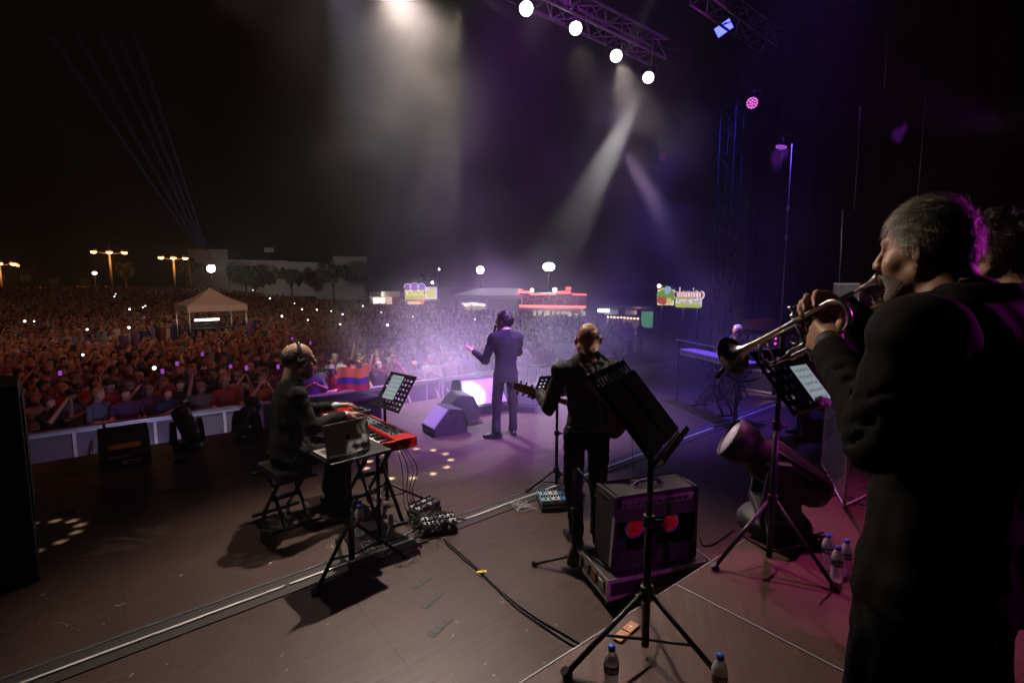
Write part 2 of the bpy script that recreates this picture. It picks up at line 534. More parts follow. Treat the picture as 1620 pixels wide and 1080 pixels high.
def hair_mesh(name, c, hf, hu, mat, parent, kind='short', wide=1., thick=.012, h=.0055, seed=1, amp=.004, fr=90, tuft=0., hs=1., lump=(.02, .014), hy=1.):
    hf = unit(hf); hu = unit(np.array(hu) - hf * np.dot(hu, hf)); rt = np.cross(hf, hu)
    L = lambda x, y, z: np.array(c) + rt * x + hf * y + hu * z
    B = [rt, hf, hu]
    F = Field(np.array(c) - .2, np.array(c) + .2, h)
    t = thick
    if kind == 'ring':            # bald on top, short sides
        F.ell(L(0, -.014, .018), (.078 * wide, .0995, .088), 0, .01, B)
        F.bbox(L(0, .03, .112), (.2, .2, .045), .01, 0, .02, B, cut=True); F.ell(L(0, .05, .11), (.07, .11, .07), 0, .02, B, cut=True)
    else:
        F.ell(L(0, -.014, .026), (.076 * wide + t, .098 + t, .092 + t), 0, .01, B)
        if kind == 'curly':
            g = np.random.RandomState(seed)
            for i in range(90):
                d = unit(g.normal(size=3)); d[2] = abs(d[2]) - .2 if g.rand() < .7 else d[2]; d = unit(d)
                p = L(d[0] * (.070 + t), -.02 + d[1] * (.09 + t), .03 + d[2] * (.085 + t))
                F.ell(p, [lump[0] + lump[1] * g.rand()] * 3, 0, .006)
    F.wrinkle(amp, fr, (0,), seed)
    if tuft: F.cone(L(-.05, .07, .088), L(.05, .08, .088), .02, .018, 0, .03)
    zc = -.085 if kind in ('short', 'long') else -.07
    F.bbox(L(0, .115, -.055), (.2, .085, .108 if kind != 'ring' else .2), .03, 0, .012, B, cut=True)   # the face
    F.bbox(L(0, .02, -.045), (.2, .050, .062), .02, 0, .008, B, cut=True)
    F.bbox(L(0, .0, -.16), (.2, .045, .13), .01, 0, .01, B, cut=True)                            # below the ears
    F.bbox(L(0, -.05, zc - .1), (.2, .2, .1), .01, 0, .02, B, cut=True)                            # nape
    v, f, m = F.skin(); v = squash(np.array(c) + (v - np.array(c)) * hs, np.array(c), hf, hy)
    return np_mesh(name, [(v, f, m)], [mat], parent)
def strands(name, c, hf, hu, mat, parent, n, ln, wd, seed=1, thick=.012, curl=.0, fwd=.7, low=-.07, wide=1., hs=1., hy=1.):
    hf = unit(hf); hu = unit(np.array(hu) - hf * np.dot(hu, hf)); rt = np.cross(hf, hu); g = np.random.RandomState(seed)
    rad = A3(.078 * wide + thick, .099 + thick, .093 + thick); vs, fs = [], []
    while len(fs) < n * 3:
        d = unit(g.normal(size=3)); p = d * rad + A3(0, -.014, .026)
        if p[2] < low or (p[1] > .045 and p[2] < .060) or (p[1] > -.03 and p[2] < .022): continue
        nr = unit(d / rad); top = np.clip((p[2] - .03) / .08, 0, 1)
        fl = A3(0, fwd * (top - .25) * 1.3, -.9 + .8 * top) + g.normal(size=3) * (.22 + curl); fl = unit(fl - nr * np.dot(fl, nr))
        sd = np.cross(fl, nr); q = p - nr * .003; L_ = ln * (.6 + .8 * g.rand()); o = len(vs)
        for k in range(4):
            ww = wd * (1 - .28 * k); r_ = lambda v: np.array(c) + rt * v[0] + hf * v[1] + hu * v[2]
            vs += [r_(q - sd * ww), r_(q + sd * ww)]
            fl = unit(fl + nr * (.24 - .13 * k) + sd * curl * g.normal() * 1.5 + (A3(0, 0, -.12))); q = q + fl * L_ / 3
        for k in range(3): fs.append((o + 2 * k, o + 2 * k + 1, o + 2 * k + 3, o + 2 * k + 2))
    vs = squash(np.array(c) + (np.array(vs) - np.array(c)) * hs, np.array(c), hf, hy)
    return np_mesh(name, [(vs, np.array(fs), np.zeros(len(fs), int))], [mat], parent)
def hand(F, W, d, n, side, curls, thumb=((.03, .2, .9), (.3, .1, .5)), s=1., spread=.09):
    """W wrist, d towards the fingers, n out of the palm, side: +1 when the thumb lies along d x n"""
    W, d = np.array(W, float), unit(d)
    n = unit(np.array(n) - d * np.dot(n, d)); t = np.cross(d, n) * side
    q = lambda a, b, c: W + (d * a + t * b + n * c) * s
    F.cone(W - d * .03 * s, q(.02, 0, 0), .026 * s, .027 * s, SKIN, .015, flat=(n, .72))
    base = [(.088, .030), (.092, .010), (.088, -.011), (.080, -.030)]
    ln = [(.042, .026, .022), (.047, .029, .023), (.043, .027, .022), (.034, .021, .019)]
    for i, (a, b) in enumerate(base):
        F.cone(q(.012, b * .5, 0), q(a, b, .0), .0145 * s, .0105 * s, SKIN, .014)
    F.cone(q(.012, .02, .006), q(.05, .036, .010), .017 * s, .012 * s, SKIN, .014)
    F.cone(q(.012, -.018, .006), q(.05, -.026, .008), .015 * s, .012 * s, SKIN, .014)
    for i, (a, b) in enumerate(base):
        p, an = q(a, b, 0), 0
        sp = (b / .03) * spread
        for j in range(3):
            an += curls[i][j]
            e = unit((d * math.cos(an) + n * math.sin(an)) + t * sp * math.cos(an))
            p2 = p + e * ln[i][j] * s
            r = (.0096 - .0009 * j - (.001 if i == 3 else 0)) * s
            F.cone(p, p2, r, r * .93, SKIN, .0035)
            p = p2
    p = q(.022, .030, .012)
    for j, (x, l, r) in enumerate(zip(thumb, (.040, .032, .027), (.0125, .0105, .0095))):
        e = unit(d * x[0] + t * x[2] + n * x[1])
        p2 = p + e * l * s
        F.cone(p, p2, r * s, r * .9 * s, SKIN, .006)
        p = p2
def person(name, label, loc, rz, J, mats, group=None, jacket=True, res=.009, hres=.0055, girth=1., fold=.0035, hands=None, hd=None, low=False, sleeve=1., collar=True, parts_first=None, hem=None, cuffs=True, legs=1., hs=1., creases=(), up_collar=0., hy=1.):
    """J: joints in the person's own frame (facing +y, feet on z = 0)"""
    J = {k: np.array(v, float) for k, v in J.items()}
    allp = np.array([v for k, v in J.items() if k not in ('hf', 'hu', 'tf')])
    lo, hi = allp.min(0) - .26, allp.max(0) + .26
    lo[2] = max(lo[2], -.03)
    g = girth
    tf = unit(J.get('tf', (0, 1, 0)))
    pel, nk = J['pel'], J['neck']
    up = unit(nk - pel)
    sd = np.cross(tf, up)
    wa = pel + (nk - pel) * .32; ch = pel + (nk - pel) * .72
    F1 = Field(lo, hi, res)              # trousers and shoes
    F1.cone(pel + up * .06, pel - up * .03, .15 * g, .15 * g, LEGS, .03, flat=(tf, .74))
    for s in 'LR':
        F1.cone(J['hp' + s], J['kn' + s], .092 * g * legs, .068 * g * legs, LEGS, .04)
        F1.cone(J['kn' + s], J['an' + s] + A3(0, 0, .05), .066 * g * legs, .056 * legs, LEGS, .03)
        F1.cone(J['an' + s] + A3(0, -.005, .09), J['an' + s] + A3(0, 0, .035), .058 * legs, .066 * legs, LEGS, .01)
    F1.wrinkle(fold, 34, (LEGS,), 3)
    for s in 'LR':
        a, t = J['an' + s], J['to' + s]
        e = unit(t - a * A3(1, 1, 0) - t * A3(0, 0, 1))
        z0 = a * A3(1, 1, 0) + A3(0, 0, a[2] - .08 if a[2] > .2 else 0)
        F1.cone(z0 - e * .05 + A3(0, 0, .035), z0 + e * .07 + A3(0, 0, .035), .04, .042, SHOE, .02)
        F1.cone(z0 + e * .07 + A3(0, 0, .032), z0 + e * .165 + A3(0, 0, .026), .042, .03, SHOE, .02)
        F1.cone(z0 + A3(0, 0, .04), z0 + A3(0, 0, .1), .04, .042, SHOE, .02)
        F1.bbox(z0 + A3(0, 0, -.06), (.4, .4, .06), .001, SHOE, .004, cut=True)
    F2 = Field(lo, hi, res)              # jacket or shirt
    F2.cone(wa, ch, .150 * g, .178 * g, TOP, .05, flat=(tf, .70))
    F2.cone(ch - up * .05, ch + up * .05, .17 * g, .15 * g, TOP, .05, flat=(tf, .70))
    F2.cone(J['shL'], J['shR'], .072 * g, .072 * g, TOP, .06)
    F2.cone(J['shL'] * .5 + nk * .5, nk + up * .02, .06 * g, .058, TOP, .05)
    F2.cone(J['shR'] * .5 + nk * .5, nk + up * .02, .06 * g, .058, TOP, .05)
    hl = hem if hem is not None else (.19 if jacket else .02)
    F2.cone(wa, pel - up * hl, .150 * g, (.178 if jacket else .157) * g, TOP, .05, flat=(tf, .74))
    F2.bbox(pel - up * (hl + .25), (.5, .5, .25), .002, TOP, .006, B=[sd, tf, up], cut=True)
    ws = (1.0 if jacket else .9) * sleeve
    for s in 'LR':
        sh, el, wr = J['sh' + s], J['el' + s], J['wr' + s]
        F2.cone(sh, el, .070 * ws * min(g, 1.1), .056 * ws, TOP, .03)
        F2.cone(el, wr, .056 * ws, .041 * ws, TOP, .02)
    if collar:
        for i in range(8):
            a0, a1 = math.pi * 2 * i / 8, math.pi * 2 * (i + 1) / 8
            q = lambda a: nk + up * (.045 + .012 * math.cos(a)) - tf * .068 * math.cos(a) + sd * .066 * math.sin(a)
            F2.cone(q(a0), q(a1), .013, .013, TOP, .006)
    F2.wrinkle(fold, 26, (TOP,), 5)
    if up_collar:
        for i in range(14):
            a0, a1 = -1.9 + 3.8 * i / 14, -1.9 + 3.8 * (i + 1) / 14
            q = lambda a, z: nk + up * z - tf * .072 * math.cos(a) + sd * .076 * math.sin(a)
            F2.cone(q(a0, .02), q(a1, .02), .02, .02, TOP, .02); F2.cone(q(a0, up_collar), q(a1, up_collar), .011, .011, TOP, .012); F2.cone(q(a0, up_collar * .5), q(a0, up_collar), .013, .011, TOP, .012)
    for a_, b_, r_ in creases: F2.cone(a_, b_, r_, r_ * .8, TOP, .012, cut=True)
    if jacket: F2.cone(pel - up * hl - tf * .145 * g, pel - up * .02 - tf * .15 * g, .006, .004, TOP, .006, cut=True)
    F2.merge(F1, .006)
    F3 = Field(lo, hi, res)              # neck and shirt collar
    c, hf, hu = J['head'], J['hf'], J.get('hu', A3(0, 0, 1))
    F3.cone(nk + up * .01, c - unit(hu) * .05 - unit(hf) * .02, .060 * (.5 + .5 * hs), .057 * hs, SKIN, .02)
    if jacket and cuffs: F3.cone(nk + up * .03, nk + up * .054, .066, .062, SHIRT, .004)
    for s in 'LR':
        wr = J['wr' + s]; d = unit(wr - J['el' + s])
        if jacket and cuffs: F3.cone(wr + d * .022, wr + d * .046, .034, .033, SHIRT, .003)
        F3.cone(wr, wr + d * .03, .028, .027, SKIN, .01)
    F2.merge(F3, .004)
    parts = [F2.skin()]
    hd = hd or {}
    FH = Field(c - .22, c + .2, hres)
    head(FH, c, hf, hu, neck=nk + up * .03, **hd)
    hv, hf2, hm2 = FH.skin(); parts.append((squash(c + (hv - c) * hs, c, hf, hy), hf2, hm2))
    for hs in (hands or []):
        W = np.array(hs['W'], float)
        HF = Field(W - .21, W + .21, hres if hres < .006 else .006)
        hand(HF, **hs)
        parts.append(HF.skin())
    o = np_mesh(name, parts, mats)
    o.location = loc; o.rotation_euler = (0, 0, rz)
    tag(o, label, 'person', group)
    return o
skin_mid = M_('skin', (.42, .235, .155), .5, var=.18, scale=30, bump=.06)
skin_tan = M_('tanned_skin', (.30, .155, .095), .5, var=.18, scale=30, bump=.06)
skin_pale = M_('pale_skin', (.50, .30, .21), .5, var=.15, scale=30, bump=.06)
lip_m = M_('lips', (.30, .12, .09), .45)
eye_m = M_('eyes', (.05, .04, .035), .15)
suit_black = M_('black_suit_cloth', (.0075, .0075, .007), .85, var=.3, scale=40, bump=.15, spec=.06)
suit_trouser = M_('black_trouser_cloth', (.010, .010, .011), .9, var=.3, scale=40, bump=.1, spec=.2)
suit_navy = M_('dark_navy_suit_cloth', (.024, .024, .028), .8, var=.25, scale=40, bump=.1, spec=.2)
shirt_black = M_('black_shirt_cotton', (.018, .019, .018), .7, var=.3, scale=50, bump=.1, spec=.35)
shirt_white = M_('white_shirt_cotton', (.72, .72, .74), .8, var=.05)
shoe_black = M_('black_leather', (.012, .011, .010), .35)
hair_grey = M_('grey_hair', (.165, .148, .125), .5, var=.8, scale=70, stretch=(1, .3, 1), bump=.4)
hair_dark = M_('dark_hair', (.014, .010, .008), .45, var=.5, scale=70, bump=.4)
hair_brown = M_('brown_hair', (.05, .026, .015), .5, var=.5, scale=70, bump=.4)
beard_grey = M_('grey_beard', (.085, .065, .055), .75, var=.6, scale=160, bump=.4)
# ---------------------------------------------------------------- setting: ground, stage, riser
def floor_mat(name, col, joint=True, scuff=.6, rough=.42):
    m = bpy.data.materials.new(name); m.use_nodes = True
    t = m.node_tree; b = t.nodes['Principled BSDF']; N_ = t.nodes.new; Lk = t.links.new
    tc = N_('ShaderNodeTexCoord'); mp = N_('ShaderNodeMapping')
    mp.inputs['Rotation'].default_value = (0, 0, -ANG)
    Lk(tc.outputs['Object'], mp.inputs[0])
    def noise(sc, st_, det=5):
        q = N_('ShaderNodeMapping'); q.inputs['Scale'].default_value = st_; Lk(mp.outputs[0], q.inputs[0])
        n = N_('ShaderNodeTexNoise'); n.inputs['Scale'].default_value = sc; n.inputs['Detail'].default_value = det
        n.inputs['Roughness'].default_value = .65
        Lk(q.outputs[0], n.inputs['Vector']); return n.outputs['Fac']
    def ramp(x, a, b_, lo=0, hi=1):
        r = N_('ShaderNodeMapRange'); r.inputs[1].default_value, r.inputs[2].default_value = a, b_
        r.inputs[3].default_value, r.inputs[4].default_value = lo, hi; Lk(x, r.inputs[0]); return r.outputs[0]
    def mul(x, y):
        k = N_('ShaderNodeMath'); k.operation = 'MULTIPLY'; Lk(x, k.inputs[0])
        if isinstance(y, float): k.inputs[1].default_value = y
        else: Lk(y, k.inputs[1])
        return k.outputs[0]
    def mix(f, a, c):
        x = N_('ShaderNodeMix'); x.data_type = 'RGBA'; Lk(f, x.inputs[0])
        for i, q in ((6, a), (7, c)):
            if isinstance(q, tuple): x.inputs[i].default_value = (*q, 1)
            else: Lk(q, x.inputs[i])
        return x.outputs[2]
    big = noise(1.1, (1, 1, 1)); grain = noise(7, (.5, 3, 1)); fine = noise(60, (1, 1, 1), 3)
    c = mix(ramp(big, .3, .7), tuple(x * .72 for x in col), tuple(x * 1.25 for x in col))
    c = mix(ramp(grain, .35, .8, 0, .55), c, tuple(x * .55 for x in col))
    scr = mul(ramp(noise(9, (.35, 16, 1)), .58, .68), ramp(noise(2.3, (1, 1, 1)), .44, .60))
    scr2 = mul(ramp(noise(11, (14, .4, 1)), .60, .69), ramp(noise(1.7, (1.3, 1, 1)), .46, .62))
    dust = ramp(fine, .70, .80)
    c = mix(mul(scr, scuff), c, tuple(min(1, x * 3.2) for x in col))
    c = mix(mul(scr2, scuff * .8), c, tuple(min(1, x * 3.) for x in col))
    c = mix(mul(dust, .6), c, tuple(min(1, x * 3) for x in col))
    if joint:
        br = N_('ShaderNodeTexBrick'); Lk(mp.outputs[0], br.inputs['Vector'])
        br.inputs['Scale'].default_value = 1; br.inputs['Brick Width'].default_value = 2.44; br.inputs['Row Height'].default_value = 1.22
        br.inputs['Mortar Size'].default_value = .004; br.inputs['Mortar Smooth'].default_value = .3
        c = mix(br.outputs['Fac'], c, tuple(x * .3 for x in col))
    Lk(c, b.inputs['Base Color'])
    Lk(ramp(grain, .3, .75, rough - .1, rough + .18), b.inputs['Roughness'])
    b.inputs['Specular IOR Level'].default_value = .4
    bp = N_('ShaderNodeBump'); bp.inputs['Strength'].default_value = .12; bp.inputs['Distance'].default_value = .01
    Lk(fine, bp.inputs['Height']); Lk(bp.outputs[0], b.inputs['Normal'])
    return m
floor_m = floor_mat('worn_stage_plywood', (.074, .044, .036))
deck_m = floor_mat('riser_plywood', (.098, .046, .036), joint=False, scuff=.55, rough=.5)
soil = pm('trodden_earth', (.06, .045, .035), .95, scale=3, bump=.3)

def rise(x, y):
    if y < 12: return 0.
    lf = min(1., max(0., (-x / y - .22) / .35)); r = math.hypot(x, y)
    k = min(1., max(0., (r - 24) / 48)); k = k * k * (3 - 2 * k)
    return 1.45 * lf * k
GZ = -1.5
def gz(x, y): return GZ + rise(x, y)
xs = [-400, -250, -160] + [-110 + 5 * i for i in range(33)] + [90, 160, 250, 400]
ys = [-200, -100, -40, -10, 0, 8] + [12 + 4 * i for i in range(24)] + [120, 150, 200, 300, 400]
me = bpy.data.meshes.new('ground')
me.from_pydata([(x, y, gz(x, y)) for y in ys for x in xs], [], [(j * len(xs) + i, j * len(xs) + i + 1, (j + 1) * len(xs) + i + 1, (j + 1) * len(xs) + i) for j in range(len(ys) - 1) for i in range(len(xs) - 1)])
me.materials.append(soil)
go = bpy.data.objects.new('ground', me); COL.objects.link(go); tag(go, kind='structure')

def stbox(mb, s0, s1, n0, n1, z0, z1):
    c = st((s0 + s1) / 2, (n0 + n1) / 2, (z0 + z1) / 2)
    mb.box(c, (s1 - s0, n1 - n0, z1 - z0), Matrix.Rotation(ANG, 3, 'Z'))
m = MB(); stbox(m, -8, 13.5, -7, 8.2, -.16, 0)
tag(m.build('stage_floor', floor_m), kind='structure')
m = MB(); stbox(m, -8, 13.5, 8.06, 8.1, GZ, -.16)
tag(m.build('stage_front_skirt', black_plastic), kind='structure')

# aluminium joint profile across the stage
t_ = thing('floor_joint_profile', 'long shiny aluminium strip on dark rubber across the stage floor', 'floor strip', st(-4, 3.53), ANG + .034)
m = MB(); m.box((8, .0, .004), (18, .26, .008)); m.build('rubber_base', M_('strip_rubber', (.03, .026, .024), .6, bump=.2, scale=40), t_)
m = MB()
for a, b in ((.2, 2.9), (2.93, 4.9), (4.93, 6.3), (6.33, 9.6), (9.63, 15.9)): m.box(((a + b) / 2, -.03, .013), (b - a, .022, .01))
m.build('metal_strip', M_('worn_strip_metal', (.75, .75, .75), .38, .25, scale=3, var=.5), t_)
m = MB(); m.box((8, .085, .011), (15.6, .006, .006)); m.build('thin_strip', alu_dull, t_)

# riser decks, 2 x 1 m each
def deck(label, s, n):
    t = thing('riser_deck', label, 'stage deck', st(s, n), ANG, 'riser decks under the brass players')
    m = MB(); m.box((1, .5, .4355), (1.972, .972, .023)); m.build('plywood_board', deck_m, t)
    m = MB()
    for c, d in (((1, .006, .4), (1.996, .006, .096)), ((1, .994, .4), (1.996, .006, .096)), ((.004, .5, .4), (.006, .984, .096)), ((1.996, .5, .4), (.006, .984, .096))):
        m.box(c, d)
    m.build('edge_frame', M_('deck_edge_aluminium', (.36, .35, .34), .45, .4), t)
    for x in (.08, 1.92):
        for y in (.08, .92):
            m = MB(); m.cyl((x, y, 0), (x, y, .4), .024); m.build('leg', alu_dull, t)
    return t
k_ = 0
names_s = ['at the near end', 'under the tall foreground music stand', 'under the tilted moving light', 'at the far end by the clear screen']
names_n = ['front row', 'second row', 'rear row']
d0 = None
for i in range(4):
    for j in range(3):
        lb = 'brown plywood riser deck %s, %s' % (names_s[i], names_n[j])
        s_, n_ = -1.55 + 2 * i, .55 - j
        if d0 is None: d0 = deck(lb, s_, n_)
        else: dup(d0, st(s_, n_), ANG, lb, d0['group'])

# small things lying on the boards
def sticker(name, label, cat, c, L, W, az, mat, h=.003, group=None):
    m = MB(); m.box((0, 0, h / 2), (L, W, h))
    for k in range(3): m.box((L * (-.3 + .3 * k), 0, h + .0006), (L * .12, W * .8, .0012))
    o = m.build(name, mat); o.location = c; o.rotation_euler = (0, 0, az)
    return tag(o, label, cat, group)
tape_grey = M_('gaffer_tape', (.045, .045, .047), .6, bump=.3, scale=50)
tape_black = M_('black_tape', (.008, .008, .008), .55, bump=.3, scale=50)
green_tape = pm('luminous_green_tape', (.05, .35, .16), .6, var=.3, scale=20)
for (u, v, L, lb) in ((668, 920, .19, 'grey gaffer strip nearest the metal joint profile'), (684, 948, .2, 'grey gaffer strip between two others on brown boards'), (697, 991, .2, 'grey gaffer strip farthest from the metal joint profile')):
    sticker('gaffer_tape_strip', lb, 'tape', P(u, v, .001), L, .055, ANG + .35, tape_grey, .0015, 'grey gaffer strips on the boards')
for (u, v, L, lb) in ((171, 763, .36, 'longest green tape mark on the stage, near the labelled wedge'), (56, 786, .22, 'green tape mark beside the black side cabinet'), (363, 730, .3, 'faint green tape mark behind the seated keyboard player')):
    sticker('floor_tape_mark', lb, 'tape', P(u, v, .001), L, .018, ANG + .1, green_tape, .0015, 'green tape marks on the floor')
for (u, v, lb) in ((104, 809, 'black tape cross nearest the side cabinet'), (264, 776, 'black tape cross with a pale centre in mid floor'), (318, 765, 'black tape cross closest to the bench')):
    t = thing('tape_cross', lb, 'tape', P(u, v, .001), ANG, 'taped crosses on the floor')
    for a in (.5, -.5):
        m = MB(); m.box((0, 0, .001 + .0012 * (a > 0)), (.15, .03, .0012), Matrix.Rotation(a, 3, 'Z')); m.build('tape_strip', tape_black if a > 0 else tape_grey, t)
sticker('yellow_tape_tag', 'bright yellow tape wrapped around the floor cable', 'tape', P(762, 904, .022), .075, .03, .2, M_('yellow_tape', (.75, .68, .05), .5), .004)
t = thing('wooden_tag', 'small orange wooden tag with two holes on the riser edge', 'tag', st(1.9, 1.46, .4525), ANG + .12)
m = MB()
for x in (-.045, .045): m.box((x, 0, .003), (.082, .05, .006))
m.build('tag_board', M_('orange_wood', (.62, .27, .11), .6), t, .002)
for x in (-.045, .045):
    m = MB(); m.cyl((x, 0, .006), (x, 0, .0075), .008); m.build('hole_ring', alu, t)

# scraps of tape and paper trodden into the boards
gs_ = random.Random(77); m = MB()
for i in range(210):
    u_, v_ = gs_.uniform(60, 1250), gs_.uniform(690, 1070); p = P(u_, v_, .0)
    n_ = -p.x * UY + p.y * UX
    if n_ > 8 or n_ < 1.6 or abs(n_ - 3.78) < .2: continue
    s_ = gs_.uniform(.003, .010); m.box((p.x, p.y, .0012), (s_ * gs_.uniform(1, 4), s_, .002), Matrix.Rotation(gs_.random() * 6, 3, 'Z'))
tag(m.build('floor_litter', M_('pale_scraps', (.34, .30, .26), .8, scale=40, var=.5)), 'pale scraps of tape and paper scattered on the stage boards', 'litter', kind='stuff')

# ---------------------------------------------------------------- barriers along the pit
def barrier(label, s):
    t = thing('crowd_barrier', label, 'barrier', st(s, 11.25, GZ), ANG, 'pit barriers in front of the public')
    m = MB(); m.box((0, 0, .6), (1.0, .006, 1.12)); m.build('sheet_panel', M_('barrier_sheet', (.15, .15, .17), .55, .2, scale=6, var=.3), t)
    m = MB()
    for x in (-.51, .51): m.box((x, -.02, .6), (.07, .06, 1.2))
    for z in (.03, .62, 1.15): m.box((0, -.021, z), (.98, .05, .055))
    m.box((.16, -.0205, .885), (.05, .04, .475)); m.box((.16, -.0205, .325), (.07, .06, .535))
    m.build('frame', M_('barrier_frame', (.62, .62, .64), .45, .3, scale=8), t, .006)
    m = MB(); m.box((0, -.0, 1.2), (1.1, .16, .03)); m.build('top_shelf', alu, t, .008)
    m = MB(); m.box((0, -.55, .012), (1.06, 1.05, .02)); m.build('foot_plate', alu_dull, t)
    for x in (-.4, .4):
        m = MB(); m.tube([(x, -.05, .95), (x, -.9, .04)], .02); m.build('brace', alu, t)
    return t
ordn = ['first', 'second', 'third', 'fourth', 'fifth', 'sixth', 'seventh', 'eighth', 'ninth', 'tenth', 'eleventh', 'twelfth', 'thirteenth', 'fourteenth']
b0 = None
for i in range(14):
    lb = 'grey metal crowd barrier, %s section of the row from the left' % ordn[i]
    s_ = -1.75 + 1.13 * i
    if b0 is None: b0 = barrier(lb, s_)
    else: dup(b0, st(s_, 11.25, GZ), ANG, lb, b0['group'])

# ---------------------------------------------------------------- trusses, curtains, tower
truss_m = M_('truss_aluminium', (.20, .19, .21), .45, .5)
def truss(name, label, a, b, wd=.34, bay=.45, parent_label='truss', truss_m=truss_m):
    a, b = V(a), V(b); L = (b - a).length; d = (b - a).normalized()
    side = d.cross(V((0, 0, 1)));
    if side.length < .1: side = V((UX, UY, 0))
    side.normalize(); up = side.cross(d)
    t = thing(name, label, parent_label, a)
    c4 = [(side * i + up * j) * wd / 2 for i, j in ((-1, -1), (1, -1), (1, 1), (-1, 1))]
    for q in c4:
        m = MB(); m.tube([q, q + d * L], .024, 8); m.build('chord', truss_m, t)
    n = max(1, round(L / bay)); m = MB()
    for f in range(4):
        p, q = c4[f], c4[(f + 1) % 4]
        for k in range(n):
            x0, x1 = d * (L * k / n), d * (L * (k + 1) / n)
            m.tube([p + x0, q + x1] if k % 2 else [q + x0, p + x1], .011, 6)
            m.tube([p + x0, q + x0], .011, 6)
    m.build('lattice', truss_m, t)
    return t
truss('front_truss', 'magenta lit lattice truss carrying the row of white spotlights', st(-1.5, 6.42, 6.75), st(8.9, 6.42, 6.62), .36)
truss('side_truss', 'dark lattice truss high up beside the blue panel light', st(8.6, 5.4, 7.25), st(11.3, 5.4, 7.15), .36, .5)
truss('tower_truss', 'upright lattice tower lit blue at the far side of the stage', st(11.0, 6.0, 0), st(11.0, 6.0, 7.4), .34, .5, 'truss tower', M_('black_truss_paint', (.03, .03, .035), .5, .2))
truss('upper_truss', 'short purple truss high up above the trumpeter', st(7.2, 1.6, 6.9), st(9.2, 1.6, 6.9), .34, .5)
spot('tower_blue_beam', st(9.9, 4.6, 7.0), st(10.9, 5.9, 4.9), (.08, .05, 1), 380, 36, .5)

curtain_m = M_('black_stage_serge', (.010, .009, .011), .95, var=.3, scale=14, sheen=.04, spec=.1)
def curtain(label, s, n0, n1, z1, ph, al=False):
    vs, fs = [], []; k = 46; rows = 7
    for th in (0, .012):
        for r in range(rows):
            z = .03 + (z1 - .03) * r / (rows - 1)
            for i in range(k + 1):
                f = i / k; fold = .07 * math.sin(f * 34 + ph) + .03 * math.sin(f * 83 + ph * 2 + z * .3)
                vs.append(V((n0 + (n1 - n0) * f, fold + th, z)))
    W = k + 1
    for b in (0, rows * W):
        for r in range(rows - 1):
            for i in range(k):
                q = (b + r * W + i, b + r * W + i + 1, b + (r + 1) * W + i + 1, b + (r + 1) * W + i)
                fs.append(q if b else q[::-1])
    m = MB(); m.add(vs, fs, True); o = m.build('stage_curtain', curtain_m)
    o.location = st(s, 0, 0); o.rotation_euler = (0, 0, ANG + math.pi / 2)
    return tag(o, label, 'curtain', 'black curtains closing the far wing')
for i, (a, b, lb) in enumerate(((-7, -3.6, 'black stage curtain farthest right behind the curly haired player'), (-3.65, -.3, 'black stage curtain behind the big trumpeter'), (-.35, 2.2, 'black stage curtain with the magenta lit patch'), (2.15, 4.5, 'black stage curtain behind the equipment rack'), (4.45, 6.3, 'black stage curtain beside the lattice tower'))):
    curtain(lb, 12.6 + .05 * (i % 2), a, b, 7.9, i * 1.7)
pc_ = D(1425, 283, 11.2)
spot('curtain_magenta_beam', pc_ + V((-1.1, -1.2, 1.2)), pc_ + V((.6, .6, -.1)), (.5, .05, .9), 190, 20, 1, .04)
spot('curtain_magenta_beam', D(1236, 214, 11.8), D(1234, 262, 12.6), (.45, .07, 1), 120, 40, .8, .04)
# thin poles and cables against the curtains
thin_m = M_('thin_steel', (.30, .28, .34), .35, .7)
for (u0, v0, u1, v1, y, r, nm, lb, ct) in (
    (1231, 228, 1228, 640, 9.9, .012, 'thin_pole', 'tall thin steel pole with clamps behind the second keyboard', 'pole'),
    (1361, 168, 1351, 332, 9.2, .009, 'hanging_cable', 'thin cable hanging down left of the magenta curtain patch', 'cable'),
    (1464, 140, 1451, 322, 9.0, .010, 'hanging_cable', 'thin violet lit cable hanging right of the magenta curtain patch', 'cable'),
    (1333, 332, 1326, 470, 9.0, .008, 'hanging_cable', 'short thin cable ending just above the clear screen', 'cable'),
    (1404, 30, 1399, 140, 9.3, .006, 'hanging_cable', 'faint thin cable high up in the dark', 'cable')):
    a, b = D(u0, v0, y), D(u1, v1, y)
    if nm == 'thin_pole':
        t = thing(nm, lb, ct, (b.x, b.y, 0)); o_ = V((b.x, b.y, 0))
        m = MB(); m.tube([V((0, 0, 0)), V((0, 0, a.z))], r); m.build('tube', thin_m, t)
        for v_ in (375, 330):
            m = MB(); m.cyl((0, 0, D(u0, v_, y).z - .05), (0, 0, D(u0, v_, y).z + .05), .022); m.build('clamp', alu, t)
        m = MB(); m.cyl((0, 0, 0), (0, 0, .03), .18, .16, 20); m.build('base_plate', black_metal, t)
    else:
        m = MB(); m.tube([a - b, (a - b) * .5 + V((.012, 0, 0)), V((0, 0, 0))], r); o = m.build(nm, thin_m); o.location = b; tag(o, lb, ct)
pts = [D(1036, 72, 10.2), D(1080, 80, 10.6), D(1130, 76, 11), D(1182, 66, 11.4)]
m = MB(); m.tube(spline([p - pts[0] for p in pts], 6), .014); o = m.build('slack_cable', cable_black); o.location = pts[0]
tag(o, 'slack cable slung between the front truss and the tower', 'cable')

